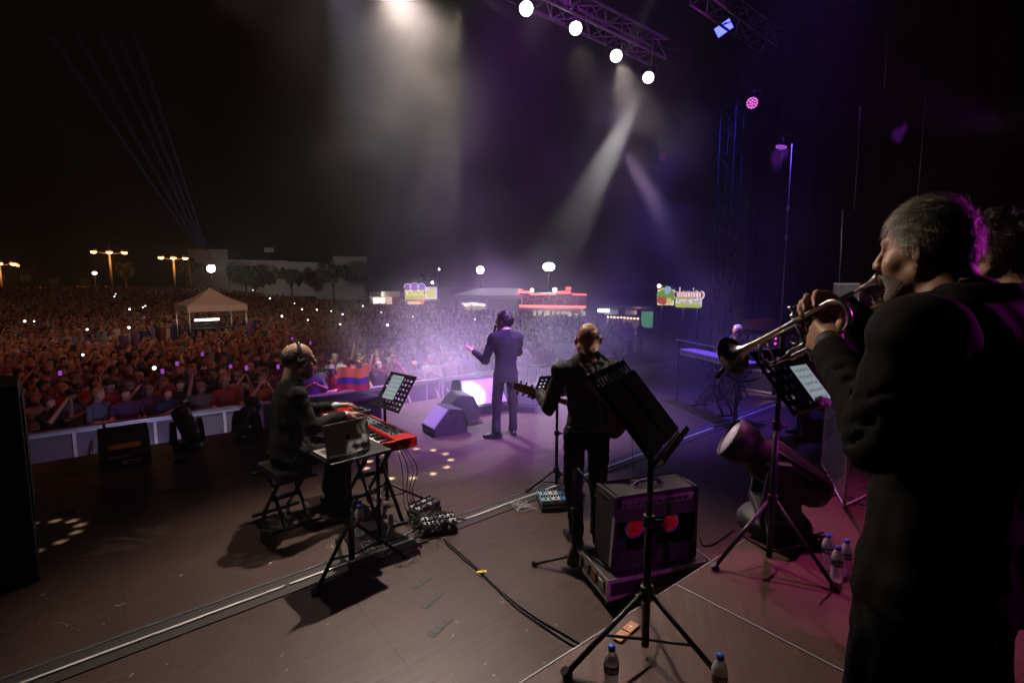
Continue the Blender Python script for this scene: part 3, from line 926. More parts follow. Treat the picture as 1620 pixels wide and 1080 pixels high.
# ---------------------------------------------------------------- show lamps
lens_on = glow('lit_white_lens', (1, .95, .92), 9)
def front_lamp(label, s, z, target, lit):
    c = st(s, TR_N, z); d = (target - c).normalized()
    t = thing('truss_spotlight', label, 'spotlight', c, 0, 'spotlights under the front truss')
    q = d.to_track_quat('Z', 'Y').to_matrix().to_4x4()
    m = MB(); m.lathe([(.05, -.42), (.09, -.40), (.10, -.2), (.108, -.02), (.116, .02), (.109, .02), (.103, -.012)], 20, q); m.build('housing', black_metal, t)
    m = MB(); m.lathe([(.100, -.014), (.102, -.006), (.06, .004), (.001, .007)], 20, q); m.build('lens', lit, t)
    x = q.to_3x3() @ V((1, 0, 0)); x.z = 0; x.normalize(); m = MB()
    m.tube([x * .145 - d * .15, x * .15 + V((0, 0, .2)), -x * .15 + V((0, 0, .2)), -x * .145 - d * .15], .014, 6)
    m.cyl((0, 0, .2), (0, 0, .36), .02); m.build('yoke', black_metal, t)
    return t
lb_ = ['first white spotlight of the truss row, out over the public side', 'very bright white spotlight second along the truss row', 'warm white spotlight third along the truss row', 'lit spotlight farthest up and left of those in view', 'oval looking lit spotlight under the truss middle', 'lit spotlight second from the dark truss end', 'round lit spotlight at the dark end of the truss']
for (s_, z_, c_, w_, t_, d_), lb in zip(FRONT, lb_):
    front_lamp(lb, s_, z_, st(*t_) * .55 + V((0, 0, CAM_Z)) * .45, lens_on)
# blue panel light
c = D(1145, 45, 10.6)
t = thing('panel_light', 'rectangular bright blue panel light under the dark truss', 'stage light', c)
d = (V((0, 0, 1.5)) - c).normalized(); q = d.to_track_quat('Z', 'Y').to_matrix() @ Matrix.Rotation(R(28), 3, 'Z')
m = MB(); m.box(-d * .06, (.40, .28, .11), q); m.build('housing', black_metal, t, .01)
m = MB(); m.box(d * .001, (.30, .18, .012), q); m.build('glowing_panel', glow('blue_panel_glow', (.06, .07, 1), 5.5), t)
m = MB(); m.tube([-d * .12, -d * .2 + V((0, 0, .2)), -d * .22 + V((0, 0, .42))], .02, 6); m.build('bracket', black_metal, t)
# led par on the tower and a dark one lower down
def led_par(label, c, d, col, es, r=.1):
    t = thing('led_spotlight', label, 'stage light', c)
    d = V(d).normalized(); q = d.to_track_quat('Z', 'Y').to_matrix().to_4x4()
    m = MB(); m.lathe([(.04, -.2), (r * .9, -.18), (r * 1.08, -.02), (r * 1.12, .02), (r * 1.05, .02), (r * 1.03, -.005), (.001, -.005)], 20, q); m.build('housing', black_metal, t)
    g = glow('led_' + label[:8].replace(' ', '_'), col, es); m = MB(); k = 0
    for rr, n in ((0, 1), (r * .45, 6), (r * .85, 12)):
        for i in range(n):
            a = 2 * math.pi * i / n + rr * 9
            m.sph(q @ V((rr * math.cos(a), rr * math.sin(a), .004)), r * .10, (1, 1, .6), 8, 5)
    m.build('led_lenses', g, t)
    m = MB(); x = q.to_3x3() @ V((1, 0, 0)); m.tube([x * r * 1.15 - d * .08, x * r * 1.3 + V((0, 0, .22)), -x * r * 1.3 + V((0, 0, .22)), -x * r * 1.15 - d * .08], .01, 6); m.build('yoke', black_metal, t)
    return t
cp_ = D(1190, 163, 10.9)
led_par('pink dotted spotlight clamped to the blue lit tower', cp_, V((0, 0, 1.4)) - cp_, (1, .18, .75), 6, .11)
led_par('dim violet spotlight low on the tower above the thin pole', D(1236, 232, 10.4), (-.3, -.2, -1), (.5, .12, 1), 2.5, .1)
led_par('small dim magenta spotlight far off behind the round lit one', D(1048, 248, 13.5), (-.3, -1, -.2), (.8, .06, .3), .5, .09)

# ---------------------------------------------------------------- clear screens beside the brass players
clear_m = bpy.data.materials.new('clear_acrylic'); clear_m.use_nodes = True
b = clear_m.node_tree.nodes['Principled BSDF']
b.inputs['Base Color'].default_value = (.86, .82, .95, 1); b.inputs['Alpha'].default_value = .16; b.inputs['Roughness'].default_value = .3
edge_m = M_('acrylic_edge', (.75, .7, .85), .2)
pA, pB, pC = P(1300, 735, .45), P(1335, 803, .45), P(1405, 770, .45)
for (a, b_, lb) in ((pA, pB, 'clear acrylic screen panel with pale edges, left leaf'), (pB, pC, 'clear acrylic screen panel lit violet behind the trumpets')):
    L = (b_ - a).length; az = math.atan2(b_.y - a.y, b_.x - a.x)
    t = thing('acrylic_screen', lb, 'clear screen', (a + b_) / 2, az, 'clear acrylic screens on the riser')
    m = MB(); m.box((0, 0, .85), (L - .03, .008, 1.66)); m.build('clear_sheet', clear_m, t)
    m = MB()
    for x in (-1, 1): m.box((x * (L / 2 - .01), 0, .85), (.014, .014, 1.7))
    for z in (.012, 1.69): m.box((0, 0, z), (L - .036, .012, .014))
    m.build('edge_strip', edge_m, t)
    m = MB()
    for x in (-.25, .25): m.box((x * L, 0, .005), (.04, .22, .008))
    m.build('foot', M_('dark_foot', (.03, .03, .035), .5), t)
# ---------------------------------------------------------------- beyond the public: buildings, trees, lamps, stalls
def at_far(u, v, y):
    p = D(u, v, y); return p
def frame_at(u, y):
    """a spot on the ground at distance y in the direction u, and the heading that faces the stage"""
    p = D(u, 447, y); p.z = gz(p.x, p.y)
    return p, math.atan2(p.x, p.y) * -1
wall_far = M_('far_plaster', (.48, .43, .42), .9, scale=1.2, bump=.05)
wall_far2 = M_('far_darker_plaster', (.34, .31, .31), .9, scale=1.2)
win_dark = M_('dark_window', (.01, .01, .012), .2)
def house(label, u0, u1, vtop, y, blocks, depth=14, mat=None):
    p, rz = frame_at((u0 + u1) / 2, y); W = (u1 - u0) * y / FPX; H = D(810, vtop, y).z - p.z
    t = thing('house', label, 'building', p, rz, 'white houses on the far edge of the square')
    for k, (x0, x1, h0, ty) in enumerate(blocks):
        m = MB(); m.box((W * ((x0 + x1) / 2 - .5), depth / 2, H * h0 / 2), (W * (x1 - x0) - .05, depth - k * .3, H * h0)); m.build('wall', mat or wall_far, t)
        m = MB(); m.box((W * ((x0 + x1) / 2 - .5), depth / 2, H * h0 + .18), (W * (x1 - x0) + .1, depth - k * .3 + .2, .3)); m.build('parapet', mat or wall_far, t)
        for i in range(ty):
            m = MB(); xx = W * (x0 + (x1 - x0) * (i + .5) / ty - .5); m.box((xx, k * .15 + .0, H * h0 * .62), (1.6, .12, 1.3)); m.build('window', win_dark, t)
        if k == 0:
            m = MB(); m.cyl((W * .2, 4, H * h0), (W * .2, 4, H * h0 + 1.6), .05); m.box((W * .1, 5, H * h0 + .7), (1.6, 1.4, .8)); m.build('roof_tank', mat or wall_far, t)
    return t
house('long pale house with a stepped roof beside the white floodlight', 318, 500, 399, 92, [(0, .28, 1.0, 1), (.28, .74, .78, 4), (.74, 1, .76, 2)])
house('pale flat roofed house at the end of the far row', 502, 580, 408, 96, [(0, .35, .8, 1), (.35, 1, 1.0, 3)], mat=wall_far2)
house('low dark house far left behind the street lamps', -60, 130, 425, 105, [(0, .6, 1, 4), (.6, 1, .8, 2)], mat=wall_far2)

leaf_m = pm('dark_leaves', (.035, .05, .022), .7, var=.5, scale=2)
bark_m = M_('bark', (.09, .06, .04), .9, bump=.4)
def tree(label, u, vtop, y, wpx, hcrown, seed, sparse=False, n=520):
    p, rz = frame_at(u, y); W = wpx * y / FPX / 2; H = D(810, vtop, y).z - p.z
    t = thing('tree', label, 'tree', p, rz, 'dark trees in front of the houses'); g = random.Random(seed)
    m = MB(); z1 = H - hcrown * .8
    m.tube([(0, 0, 0), (.06, 0, z1 * .5), (0, .05, z1)], [.2, .15, .12])
    lim = []
    for k in range(6):
        a = k * 1.05 + g.random(); e = V((math.cos(a) * W * .65, math.sin(a) * W * .5, z1 + hcrown * (.3 + .4 * g.random())))
        m.tube([(0, .03, z1 * .85), V((e.x * .4, e.y * .4, z1 + (e.z - z1) * .4)), e], [.1, .07, .025], 6); lim.append(e)
    m.build('trunk', bark_m, t)
    m = MB()
    cl = [V((g.uniform(-1, 1) * W * .72, g.uniform(-1, 1) * W * .6, z1 + hcrown * g.uniform(.2, .85))) for _ in range(16)] + lim
    for c in cl:
        rr = W * g.uniform(.2, .38) * (.6 if sparse else 1)
        for _ in range(n // 22 * (1 if not sparse else 0) + (9 if sparse else 10)):
            d = V((g.gauss(0, 1), g.gauss(0, 1), g.gauss(0, .8))).normalized() * rr * g.random() ** .4
            s_ = g.uniform(.14, .30); ax = Euler((g.random() * 6, g.random() * 6, g.random() * 6)).to_matrix()
            q = [c + d + ax @ V(x) * s_ for x in ((-1, -.6, 0), (1, -.6, .2), (1.1, .6, 0), (-.9, .7, .2))]
            m.add(q, [(0, 1, 2, 3)])
    m.build('crown', leaf_m, t)
tree('small thin tree lit orange beside the first street lamp', 199, 418, 66, 30, 2.6, 3, True)
tree('bushy dark tree beside the second street lamp', 296, 412, 70, 26, 2.8, 4)
tree('dark round tree right of the white floodlight', 388, 421, 80, 52, 3.2, 5)
tree('dark round tree in front of the house middle', 461, 431, 82, 42, 2.6, 6)
tree('largest dark round tree behind the pale smoke', 527, 422, 84, 52, 3.4, 8)
tree('dark tree behind the yellow stall sign', 678, 437, 64, 36, 3.5, 9)

lamp_glow = glow('sodium_lamp_glow', (1, .50, .12), 16)
post_m = M_('painted_post', (.16, .12, .09), .6)
def street_lamp(label, u, vtop, y, heads, half):
    p, rz = frame_at(u, y); H = D(810, vtop, y).z - p.z
    t = thing('street_lamp', label, 'street lamp', p, rz, 'orange street lamps behind the public')
    m = MB(); m.cyl((0, 0, 0), (0, 0, H - .1), .16, .11, 10); m.build('post', post_m, t)
    m = MB()
    if len(heads) > 1: m.tube([(-half, 0, H + .15), (-half * .4, 0, H - .05), (half * .4, 0, H - .05), (half, 0, H + .1)], .06, 6)
    m.cyl((0, 0, H - .1), (0, 0, H + 1.0), .03); m.build('arm', post_m, t)
    for x in heads:
        m = MB(); m.lathe([(.02, .46), (.30, .3), (.37, .1), (.36, .06)], 14, Matrix.Translation((x * half, 0, H + .05))); m.build('lamp_hood', post_m, t)
        m = MB(); m.sph((x * half, 0, H + .08), .30, (1, 1, .62), 12, 7); m.build('lamp_bowl', lamp_glow, t)
    l = bpy.data.lights.new('street_lamp_light', 'POINT'); l.color, l.energy, l.shadow_soft_size = (1, .42, .10), 260, .4
    o = bpy.data.objects.new('street_lamp_light', l); COL.objects.link(o); o.location = p + V((-p.x * .012, -p.y * .012, H - .5))
street_lamp('orange street lamp with three heads left of the thin tree', 177, 400, 62, (-1, 0, 1), 1.45)
street_lamp('orange street lamp with three heads nearest the white tent', 277, 409, 64, (-1, 0, 1), 1.25)
street_lamp('orange street lamp cut by the left edge of the picture', 2, 418, 60, (-1, 0, 1), 1.2)
p, rz = frame_at(316, 58); H = D(810, 416, 58).z - p.z
t = thing('concrete_post', 'pale square post with a dark cap behind the white tent', 'post', p, rz)
m = MB(); m.box((0, 0, H / 2 - .2), (.62, .62, H - .4)); m.build('shaft', M_('pale_concrete', (.34, .29, .26), .85), t, .03)
m = MB(); m.box((0, 0, H - .22), (.8, .8, .35)); m.build('cap', black_plastic, t, .03)

def floodlight(label, u, v, y, w, h, es, pole=True, light=0, col=(1, 1, .96)):
    c = D(u, v, y); p, rz = frame_at(u, y)
    t = thing('floodlight', label, 'floodlight', p, rz, 'white floodlights round the square')
    zc = c.z - p.z
    if pole:
        m = MB(); m.cyl((0, .3, 0), (0, .3, zc), .09, .06); m.build('mast', post_m, t)
    m = MB(); m.box((0, .12, zc), (w * 1.04, .2, h * 1.06)); m.build('housing', black_metal, t, .03)
    m = MB(); m.sph((0, -.01, zc), 1, (w / 2, .12, h / 2), 16, 9); m.build('lit_glass', glow('floodlight_glass_%d' % u, col, es), t)
    if light:
        l = bpy.data.lights.new('floodlight_light', 'SPOT'); l.color, l.energy, l.spot_size, l.spot_blend, l.shadow_soft_size = col, light, R(110), .8, .3
        o = bpy.data.objects.new('floodlight_light', l); COL.objects.link(o); aim(o, c + V((-c.x, -c.y, 0)).normalized() * .4, (c.x * .6, c.y * .6, -2))
floodlight('large glaring floodlight above the red lit stall', 868, 422, 46, 1.05, .72, 30, light=1200)
floodlight('glaring round floodlight above the grey marquee', 760, 427, 48, .66, .66, 26, light=700)
floodlight('white floodlight right of the pale square post', 335, 425, 57, .8, .8, 24, light=500)
floodlight('small cool light on a mast behind the yellow sign', 695, 426, 70, .25, .3, 6)
floodlight('small white lamp beside the yellow sign', 684, 447, 52, .28, .28, 8)
floodlight('tiny white lamp far left under the orange lamps', 151, 432, 66, .5, .4, 8)
floodlight('tiny orange light on the far left houses', 31, 420, 90, .5, .5, 3, col=(1, .35, .06))
aim_ = D(470, 425, 90)
spot('house_flood_beam', D(340, 423, 56.5), aim_, (.95, .9, .9), 5200, 70, .9, .2)
for k, (du, dv) in enumerate(((-66, -198), (-86, -206), (-104, -206), (-126, -200), (-150, -196))):
    a, b_ = D(326 - 4 * k, 392, 68), D(326 + du, 392 + dv, 64)
    spot('sky_beam', a, b_, (.30, .50, 1), 520000, 2.2, 1, .05)
p, rz = frame_at(318, 68.5); zz = D(810, 396, 68.5).z - p.z
t = thing('beam_projector', 'row of dark sky projectors on a scaffold by the square post', 'projector', p, rz)
m = MB()
for x in (-1.2, 1.2): m.cyl((x, 0, 0), (x, 0, zz), .06)
m.box((0, 0, zz - .1), (2.8, .8, .1)); m.build('scaffold', truss_m, t)
for k in range(5):
    m = MB(); m.tube([(.9 - .45 * k, -.05, zz), (.7 - .45 * k, -.05, zz + .5)], [.1, .16], 10); m.build('projector_head', black_metal, t)

# the pop-up tent with the sound desk, and the yellow fence by it
tent_c = M_('tent_canvas', (.74, .64, .56), .8, var=.1, bump=.1)
tc_ = D(331, 447, 24.5); tz = gz(tc_.x, tc_.y); tz += .5; tc_.z = tz; trz = -math.atan2(tc_.x, tc_.y) + R(14)
t = thing('sound_platform', 'low dark platform carrying the beige tent and sound desk', 'platform', tc_ - V((0, 0, .52)), trz)
m = MB(); m.box((0, -.2, .26), (3.4, 4.2, .52)); m.build('deck', black_plastic, t)
t = thing('pavilion_tent', 'beige pop-up tent with a pointed roof amid the public', 'tent', tc_, trz)
ev, tp, hw = D(331, 483, 23.3).z - tz, D(331, 455, 24.5).z - tz, 1.24
m = MB(); vs = [(-hw, -hw, ev), (hw, -hw, ev), (hw, hw, ev), (-hw, hw, ev)]
mid = [(-hw * .45, -hw * .45, ev + (tp - ev) * .46), (hw * .45, -hw * .45, ev + (tp - ev) * .46), (hw * .45, hw * .45, ev + (tp - ev) * .46), (-hw * .45, hw * .45, ev + (tp - ev) * .46)]
m.add(vs + mid + [(0, 0, tp)], [(i, (i + 1) % 4, 4 + (i + 1) % 4, 4 + i) for i in range(4)] + [(4 + i, 4 + (i + 1) % 4, 8) for i in range(4)]); m.build('roof', tent_c, t)
m = MB()
for i in range(4):
    a, b_ = V(vs[i]), V(vs[(i + 1) % 4]); mid_ = (a + b_) / 2; L = (b_ - a).length
    m.box((mid_.x, mid_.y, ev - .14), (L, .012, .29), Matrix.Rotation(math.atan2(b_.y - a.y, b_.x - a.x), 3, 'Z'))
m.build('valance', tent_c, t)
for x in (-1, 1):
    for y in (-1, 1):
        m = MB(); m.cyl((x * (hw - .05), y * (hw - .05), 0), (x * (hw - .05), y * (hw - .05), ev), .03); m.build('leg', alu, t)
t2 = thing('mixing_desk', 'sound desk with a glowing white strip under the tent', 'mixing desk', tc_ + V((.2, -.8, 0)), trz)
m = MB(); m.box((0, 0, 1.0), (1.9, .6, .07)); m.box((0, .2, 1.12), (1.7, .12, .2))
for x in (-1, 1):
    for y in (-.3, .3): m.cyl((x, y, 0), (x, y, .97), .025)
m.build('table', black_plastic, t2)
m = MB(); m.box((0, -.2, 1.42), (1.0, .05, .10)); m.build('light_strip', glow('desk_strip_glow', (1, .95, .85), 3.5), t2)
l = bpy.data.lights.new('tent_light', 'POINT'); l.color, l.energy, l.shadow_soft_size = (1, .8, .6), 26, .3
o = bpy.data.objects.new('tent_light', l); COL.objects.link(o); o.location = tc_ + V((0, -.3, 1.9))
yel = M_('yellow_barrier_paint', (.62, .40, .04), .5)
for k, (u, y) in enumerate(((352, 21.9), (392, 22.6))):
    p = D(u, 447, y); p.z = gz(p.x, p.y) + (.02 if k else .32)
    t = thing('yellow_fence', ['yellow slatted barrier in front of the sound desk', 'yellow slatted barrier right of the beige tent'][k], 'barrier', p, -math.atan2(p.x, p.y) - .1, 'yellow barriers by the tent')
    m = MB()
    for z in (.2, 1.2): m.box((0, 0, z), (1.25, .05, .08))
    for i in range(9): m.box((-.6 + .15 * i, 0, .7), (.06, .03, .92))
    m.build('slats', yel, t); m = MB()
    for x in (-.5, .5): m.box((x, 0, .04), (.07, .5, .07))
    m.build('foot', yel, t)

# food and fun stalls
def stall(name, label, u0, u1, y, vt, turn=0, group=None):
    p, rz = frame_at((u0 + u1) / 2, y)
    t = thing(name, label, 'stall', p, rz + turn)
    return t, (u1 - u0) * y / FPX, (lambda v: D(810, v, y).z - p.z)
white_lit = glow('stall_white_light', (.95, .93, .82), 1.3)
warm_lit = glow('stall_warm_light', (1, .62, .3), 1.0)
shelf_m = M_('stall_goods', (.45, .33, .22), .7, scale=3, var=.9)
grey_sheet = M_('grey_sheet', (.30, .29, .31), .6)
red_panel = M_('red_panel', (.5, .03, .02), .5)
def point(name, p, col, e, r=.2):
    l = bpy.data.lights.new(name, 'POINT'); l.color, l.energy, l.shadow_soft_size = col, e, r
    o = bpy.data.objects.new(name, l); COL.objects.link(o); o.location = p
# 1: low white stall with red end
t, W, z = stall('food_stall', 'low snack stall with a red end wall left of the yellow sign', 586, 632, 50, 460)
m = MB(); m.box((-.3, 1.6, z(470)), (W * .9, 2.6, .1)); m.box((-.3, 2.8, z(478) / 2 + .6), (W * .9, .1, 2.4)); m.box((-W * .48, 1.6, z(470) / 2), (.1, 2.6, z(470))); m.build('body', grey_sheet, t)
m = MB(); m.box((W * .36, 1.0, z(476) / 2 + .4), (W * .3, 1.6, z(464) - .2)); m.build('end_wall', red_panel, t)
m = MB(); m.box((W * .18, -.1, z(462) - .2), (W * .62, .2, .55)); m.build('fascia', white_plastic, t)
m = MB(); m.box((-W * .22, 2.6, z(476)), (W * .44, .05, .7)); m.build('lit_back', white_lit, t)
m = MB(); m.box((W * .1, -.02, z(475)), (W * .24, .05, .8)); m.build('menu_board', glow('menu_glow', (.95, .65, .5), .7), t)
m = MB(); m.box((-W * .15, .2, 1.0), (W * .7, .5, 1.0)); m.build('counter', red_panel, t)
point('stall_light', t.location + V((-.6, -.6, 2.4)), (1, .9, .7), 45)
# 2: stall with the yellow and purple sign
t, W, z = stall('sign_stall', 'stall under a lit yellow and purple signboard', 641, 691, 50, 447)
m = MB(); m.box((0, 1.4, z(475)), (W * 1.02, 2.8, .2)); m.box((0, 2.7, z(475) / 2), (W, .1, z(475)));
for x in (-1, 1): m.box((x * W * .49, .1, z(475) / 2), (.12, .12, z(475)))
m.build('body', grey_sheet, t)
yb = glow('sign_yellow', (.75, .68, .20), 1.15); pb = glow('sign_purple', (.22, .08, .5), 1.0); wb = glow('sign_white', (.85, .72, .9), .95); db = glow('sign_letters', (.25, .04, .12), .5); gb = glow('sign_green', (.55, .62, .05), .8)
xl, xr = -W * .5, W * .1
m = MB(); m.box(((xl + xr) / 2, 0, (z(473) + z(455)) / 2), (xr - xl, .12, z(455) - z(473))); s1 = m.build('signboard', yb, t)
m = MB(); m.box(((xl + xr) / 2, -.065, z(470)), (xr - xl - .1, .02, .42)); m.build('green_band', gb, s1)
m = MB(); H_ = z(448) - z(457)
for fx, rx in ((.14, .32), (.50, .38), (.86, .34)):
    m.lathe([(.001, -.08), (rx, -.08), (rx, .0), (.001, .0)], 14, Matrix.Translation((xl + (xr - xl) * fx, -.09, z(455) + .05)) @ Matrix.Rotation(R(90), 4, 'X'))
m.build('round_emblem', pb, s1)
m = MB()
for fx, rx in ((.14, .34), (.50, .40), (.86, .36)):
    c_ = V((xl + (xr - xl) * fx, -.2, z(455) + .05)); m.tube(arc(c_, rx, -10, 190, (1, 0, 0), (0, 0, 1)), .035, 6)
m.build('emblem_outline', wb, s1)
tv, tf_ = text_faces('EL BOMBON', .40); m = MB(); m.add([V((x + (xl + xr) / 2, -.09, y + z(463.3))) for x, y, q in tv], tf_); m.build('lettering', db, s1)
m = MB(); m.box((W * .3, 0, (z(473) + z(454)) / 2), (W * .36, .12, z(454) - z(473))); s2 = m.build('price_board', wb, t)
m = MB(); m.box((W * .3, -.065, (z(471) + z(458)) / 2), (W * .29, .02, z(458) - z(471))); m.build('food_picture', pm('food_picture', (.02, .02, .02), emit=(.75, .75, .15), es=.8), s2)
tv, tf_ = text_faces('EL BOMBON', .2); m = MB(); m.add([V((x + W * .3, -.08, y + z(456.3))) for x, y, q in tv], tf_); m.build('lettering', db, s2)
m = MB(); m.box((W * .49, .2, (z(475) + z(454)) / 2), (.24, .5, z(454) - z(475))); m.build('side_panel', pb, t)
m = MB(); m.box((-.1, -.6, z(474.5)), (W * 1.15, 1.2, .12)); m.build('awning', M_('awning_pale', (.5, .3, .2), .7), t)
m = MB(); m.box((0, 1.2, 1.0), (W * .9, .6, 1.0)); m.build('counter', shelf_m, t)
m = MB(); m.box((W * .02, .1, z(477.5)), (.42, .05, .32)); m.build('red_notice', glow('red_notice_glow', (1, .18, .1), 1.0), t)
m = MB(); m.box((-W * .2, 2.6, z(478)), (W * .5, .05, .7)); m.build('lit_back', warm_lit, t)
point('stall_light', t.location + V((.3, -1.4, 2.5)), (1, .6, .35), 60)
# 3: grey marquee
t, W, z = stall('marquee', 'wide grey marquee with a lit bar left of the red lights', 719, 824, 42, 461)
m = MB(); zt, ze = z(460), z(466)
m.add([(-W / 2, -2, ze), (W / 2, -2, ze), (W / 2, 5, ze), (-W / 2, 5, ze), (-W * .1, 1.5, zt + .2), (W / 2, 1.5, zt + .2)], [(0, 1, 5, 4), (3, 4, 5, 2), (0, 4, 3), (1, 2, 5)]); m.box((0, 1.5, ze - .15), (W, 7, .24)); m.build('roof', M_('marquee_cloth', (.5, .48, .52), .8), t)
for x in (-.49, -.02, .49):
    m = MB(); m.box((x * W, -1.9, ze / 2), (.12, .12, ze)); m.build('leg', alu, t)
m = MB(); m.box((0, 4.6, ze / 2), (W, .1, ze)); m.build('back_wall', grey_sheet, t)
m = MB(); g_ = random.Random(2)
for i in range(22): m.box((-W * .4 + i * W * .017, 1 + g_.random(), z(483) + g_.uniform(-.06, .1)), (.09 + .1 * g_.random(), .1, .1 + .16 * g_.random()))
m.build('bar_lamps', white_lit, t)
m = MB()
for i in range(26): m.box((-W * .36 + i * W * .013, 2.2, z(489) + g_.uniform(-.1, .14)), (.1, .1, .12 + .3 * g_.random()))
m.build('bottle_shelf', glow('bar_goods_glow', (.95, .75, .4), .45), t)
m = MB(); m.box((-W * .2, .6, .6), (W * .5, .6, 1.1)); m.build('counter', shelf_m, t)
point('marquee_light', t.location + V((-1.5, 0, 2.6)), (1, .85, .65), 120)
# 4: stall with red light rows
t, W, z = stall('fun_stall', 'fairground stall outlined with rows of red lights', 820, 930, 40, 455)
m = MB(); m.box((0, 2, z(474)), (W * .98, 3.6, 2 * (z(464) - z(474)))); m.box((0, 3.6, z(500) / 2 + .6), (W * .98, .1, z(476))); m.build('body', M_('fun_stall_body', (.10, .08, .14), .6), t)
red_l = glow('red_bulbs', (1, .10, .09), 4.5); pink_l = glow('pink_bulbs', (1, .42, .5), 2.2)
m = MB(); bulb = lambda x, v, r=.045: m.sph((x * W, .12, z(v)), r, (1, 1, 1), 6, 4)
for n_, x_, dx, vs_ in ((20, -.49, .0085, (461.2, 463)), (28, -.32, .0128, (465.8,)), (24, .05, .0085, (461.2, 463.4)), (8, .19, .0085, (457.8, 455)), (6, -.485, .0085, (458.4,)), (22, .285, .0088, (466,))):
    for v_ in vs_:
        m = MB()
        for i in range(n_): bulb(x_ + dx * i, v_)
        m.build('light_row', red_l, t)
m = MB()
for i in range(78):
    bulb(-.475 + .0122 * i, 483.5 + .016 * i, .05); bulb(-.475 + .0122 * i, 485.2 + .016 * i, .05)
m.build('lower_light_band', red_l, t)
m = MB()
for u_, v_, r_ in ((842, 459, .14), (877.5, 458.5, .17)): m.sph(((u_ - 875) / 110 * W, .0, z(v_)), r_, n=10, m=6)
m.build('white_spot_lamp', glow('stall_spot_glow', (1, .9, .95), 9), t)
m = MB(); m.box((-.3, -.9, z(488.5)), (W * .86, 1.9, .14), Matrix.Rotation(.03, 3, 'Y')); m.build('awning', M_('pink_awning', (.6, .42, .42), .7), t)
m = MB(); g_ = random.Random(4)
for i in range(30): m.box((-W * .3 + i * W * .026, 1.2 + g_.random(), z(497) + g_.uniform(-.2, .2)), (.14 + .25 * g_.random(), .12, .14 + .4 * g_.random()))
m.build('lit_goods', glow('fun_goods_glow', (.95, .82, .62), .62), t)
m = MB()
for i in range(9):
    m.tube(arc((-W * .4 + i * W * .1, .19, z(474) + .3 * math.sin(i * 2.1)), .22 + .08 * (i % 3), 0, 360, (1, 0, 0), (0, 0, 1), 12), .02, 5)
m.build('painted_circles', M_('painted_circles', (.45, .4, .5), .6), t)
for x in (-.45, .36, .4): m = MB(); m.box((x * W, -1.7, z(489) / 2), (.08, .08, z(489))); m.build('post', alu, t)
point('fun_stall_light', t.location + V((0, -2.2, 3.0)), (1, .55, .45), 120)
point('fun_stall_red', t.location + V((-.5, -1.2, 4.6)), (1, .1, .12), 60)
# 5: dark bar with bulbs and a green panel
t, W, z = stall('drinks_stall', 'dark drinks stall with a string of bulbs and green panel', 948, 1036, 34, 486)
m = MB(); m.box((-.1, 1.2, z(486.5)), (W * .98, 3.4, .12)); m.box((0, 2.8, z(486) / 2), (W * .98, .1, z(486))); m.build('body', M_('dark_stall', (.06, .06, .075), .6), t)
m = MB(); m.box((-W * .26, -.4, z(492)), (W * .24, .05, .5), Matrix.Rotation(-.5, 3, 'X')); m.box((W * .08, -.4, z(492)), (W * .2, .05, .5), Matrix.Rotation(-.5, 3, 'X')); m.build('raised_flap', alu_dull, t)
m = MB()
for i in range(10): m.sph((-W * .32 + i * W * .058, -.3, z(501) - .01 * i), .055, n=8, m=5)
m.build('bulb_string', glow('warm_bulbs', (1, .6, .35), 5), t)
m = MB(); m.box((W * .36, -.5, z(504)), (W * .2, .1, 1.05)); m.build('green_panel', pm('green_panel', (.02, .05, .03), emit=(.12, .36, .18), es=.55), t)
m = MB(); m.box((-W * .4, -.4, z(491)), (.7, .12, .2)); m.build('tube_lamp', glow('tube_lamp_glow', (.9, .95, 1), 14), t)
m = MB(); m.box((-.05 * W, .5, .75), (W * .6, .6, 1.2)); m.build('counter', shelf_m, t)
point('drinks_light', t.location + V((-1.4, -1.2, 2.4)), (.85, .9, 1), 40)
point('drinks_light', t.location + V((.6, -.8, 2.2)), (1, .5, .35), 22)
# 6: the lit billboard with the fruit
p, rz = frame_at(1075, 34); y = 34; W = 67 * y / FPX; z = lambda v: D(810, v, y).z - p.z
t = thing('billboard', 'bright two part billboard with fruit and pink letters', 'billboard', p, rz - .12)
for x in (-.4, .1, .42): m = MB(); m.cyl((x * W, .25, 0), (x * W, .25, z(470)), .07); m.build('post', post_m, t)
g_ = random.Random(9)
m = MB(); m.box((-W * .3, 0, (z(483) + z(458)) / 2), (W * .38, .14, z(458) - z(483))); s1 = m.build('fruit_panel', pm('fruit_panel_face', (.02, .02, .02), emit=(.78, .76, .55), es=.9), t)
for nm, col, pts in (('green_picture', (.16, .36, .06), [(-.44, 467, .2), (-.36, 464, .26), (-.28, 468, .24), (-.2, 466, .28), (-.17, 470, .22)]), ('red_picture', (.5, .08, .04), [(-.42, 474, .24), (-.35, 475, .26), (-.34, 472, .2)]), ('yellow_picture', (.72, .66, .12), [(-.37, 461, .2), (-.38, 472, .14), (-.22, 474, .24), (-.2, 472, .16)]), ('blue_picture', (.35, .5, .68), [(-.26, 461, .28), (-.24, 459, .2)])):
    m = MB()
    for fx, v_, r_ in pts: m.sph((fx * W, -.075, z(v_)), r_, (1, .12, 1.25), 12, 7)
    m.build(nm, pm(nm, (.02, .02, .02), emit=col, es=.8), s1)
m = MB(); m.box((W * .22, 0, (z(484.5) + z(472)) / 2), (W * .58, .14, z(472) - z(484.5))); s2 = m.build('lettering_panel', pm('letter_panel_face', (.02, .02, .02), emit=(.8, .78, .74), es=.9), t)
tv, tf_ = text_faces('olepito', .98); m = MB(); m.add([V((x * .68 + W * .21, -.1, y_ + z(464.2))) for x, y_, q in tv], tf_); m.build('lettering', pm('pink_letters', (.02, .02, .02), emit=(.75, .25, .25), es=.8), s2)
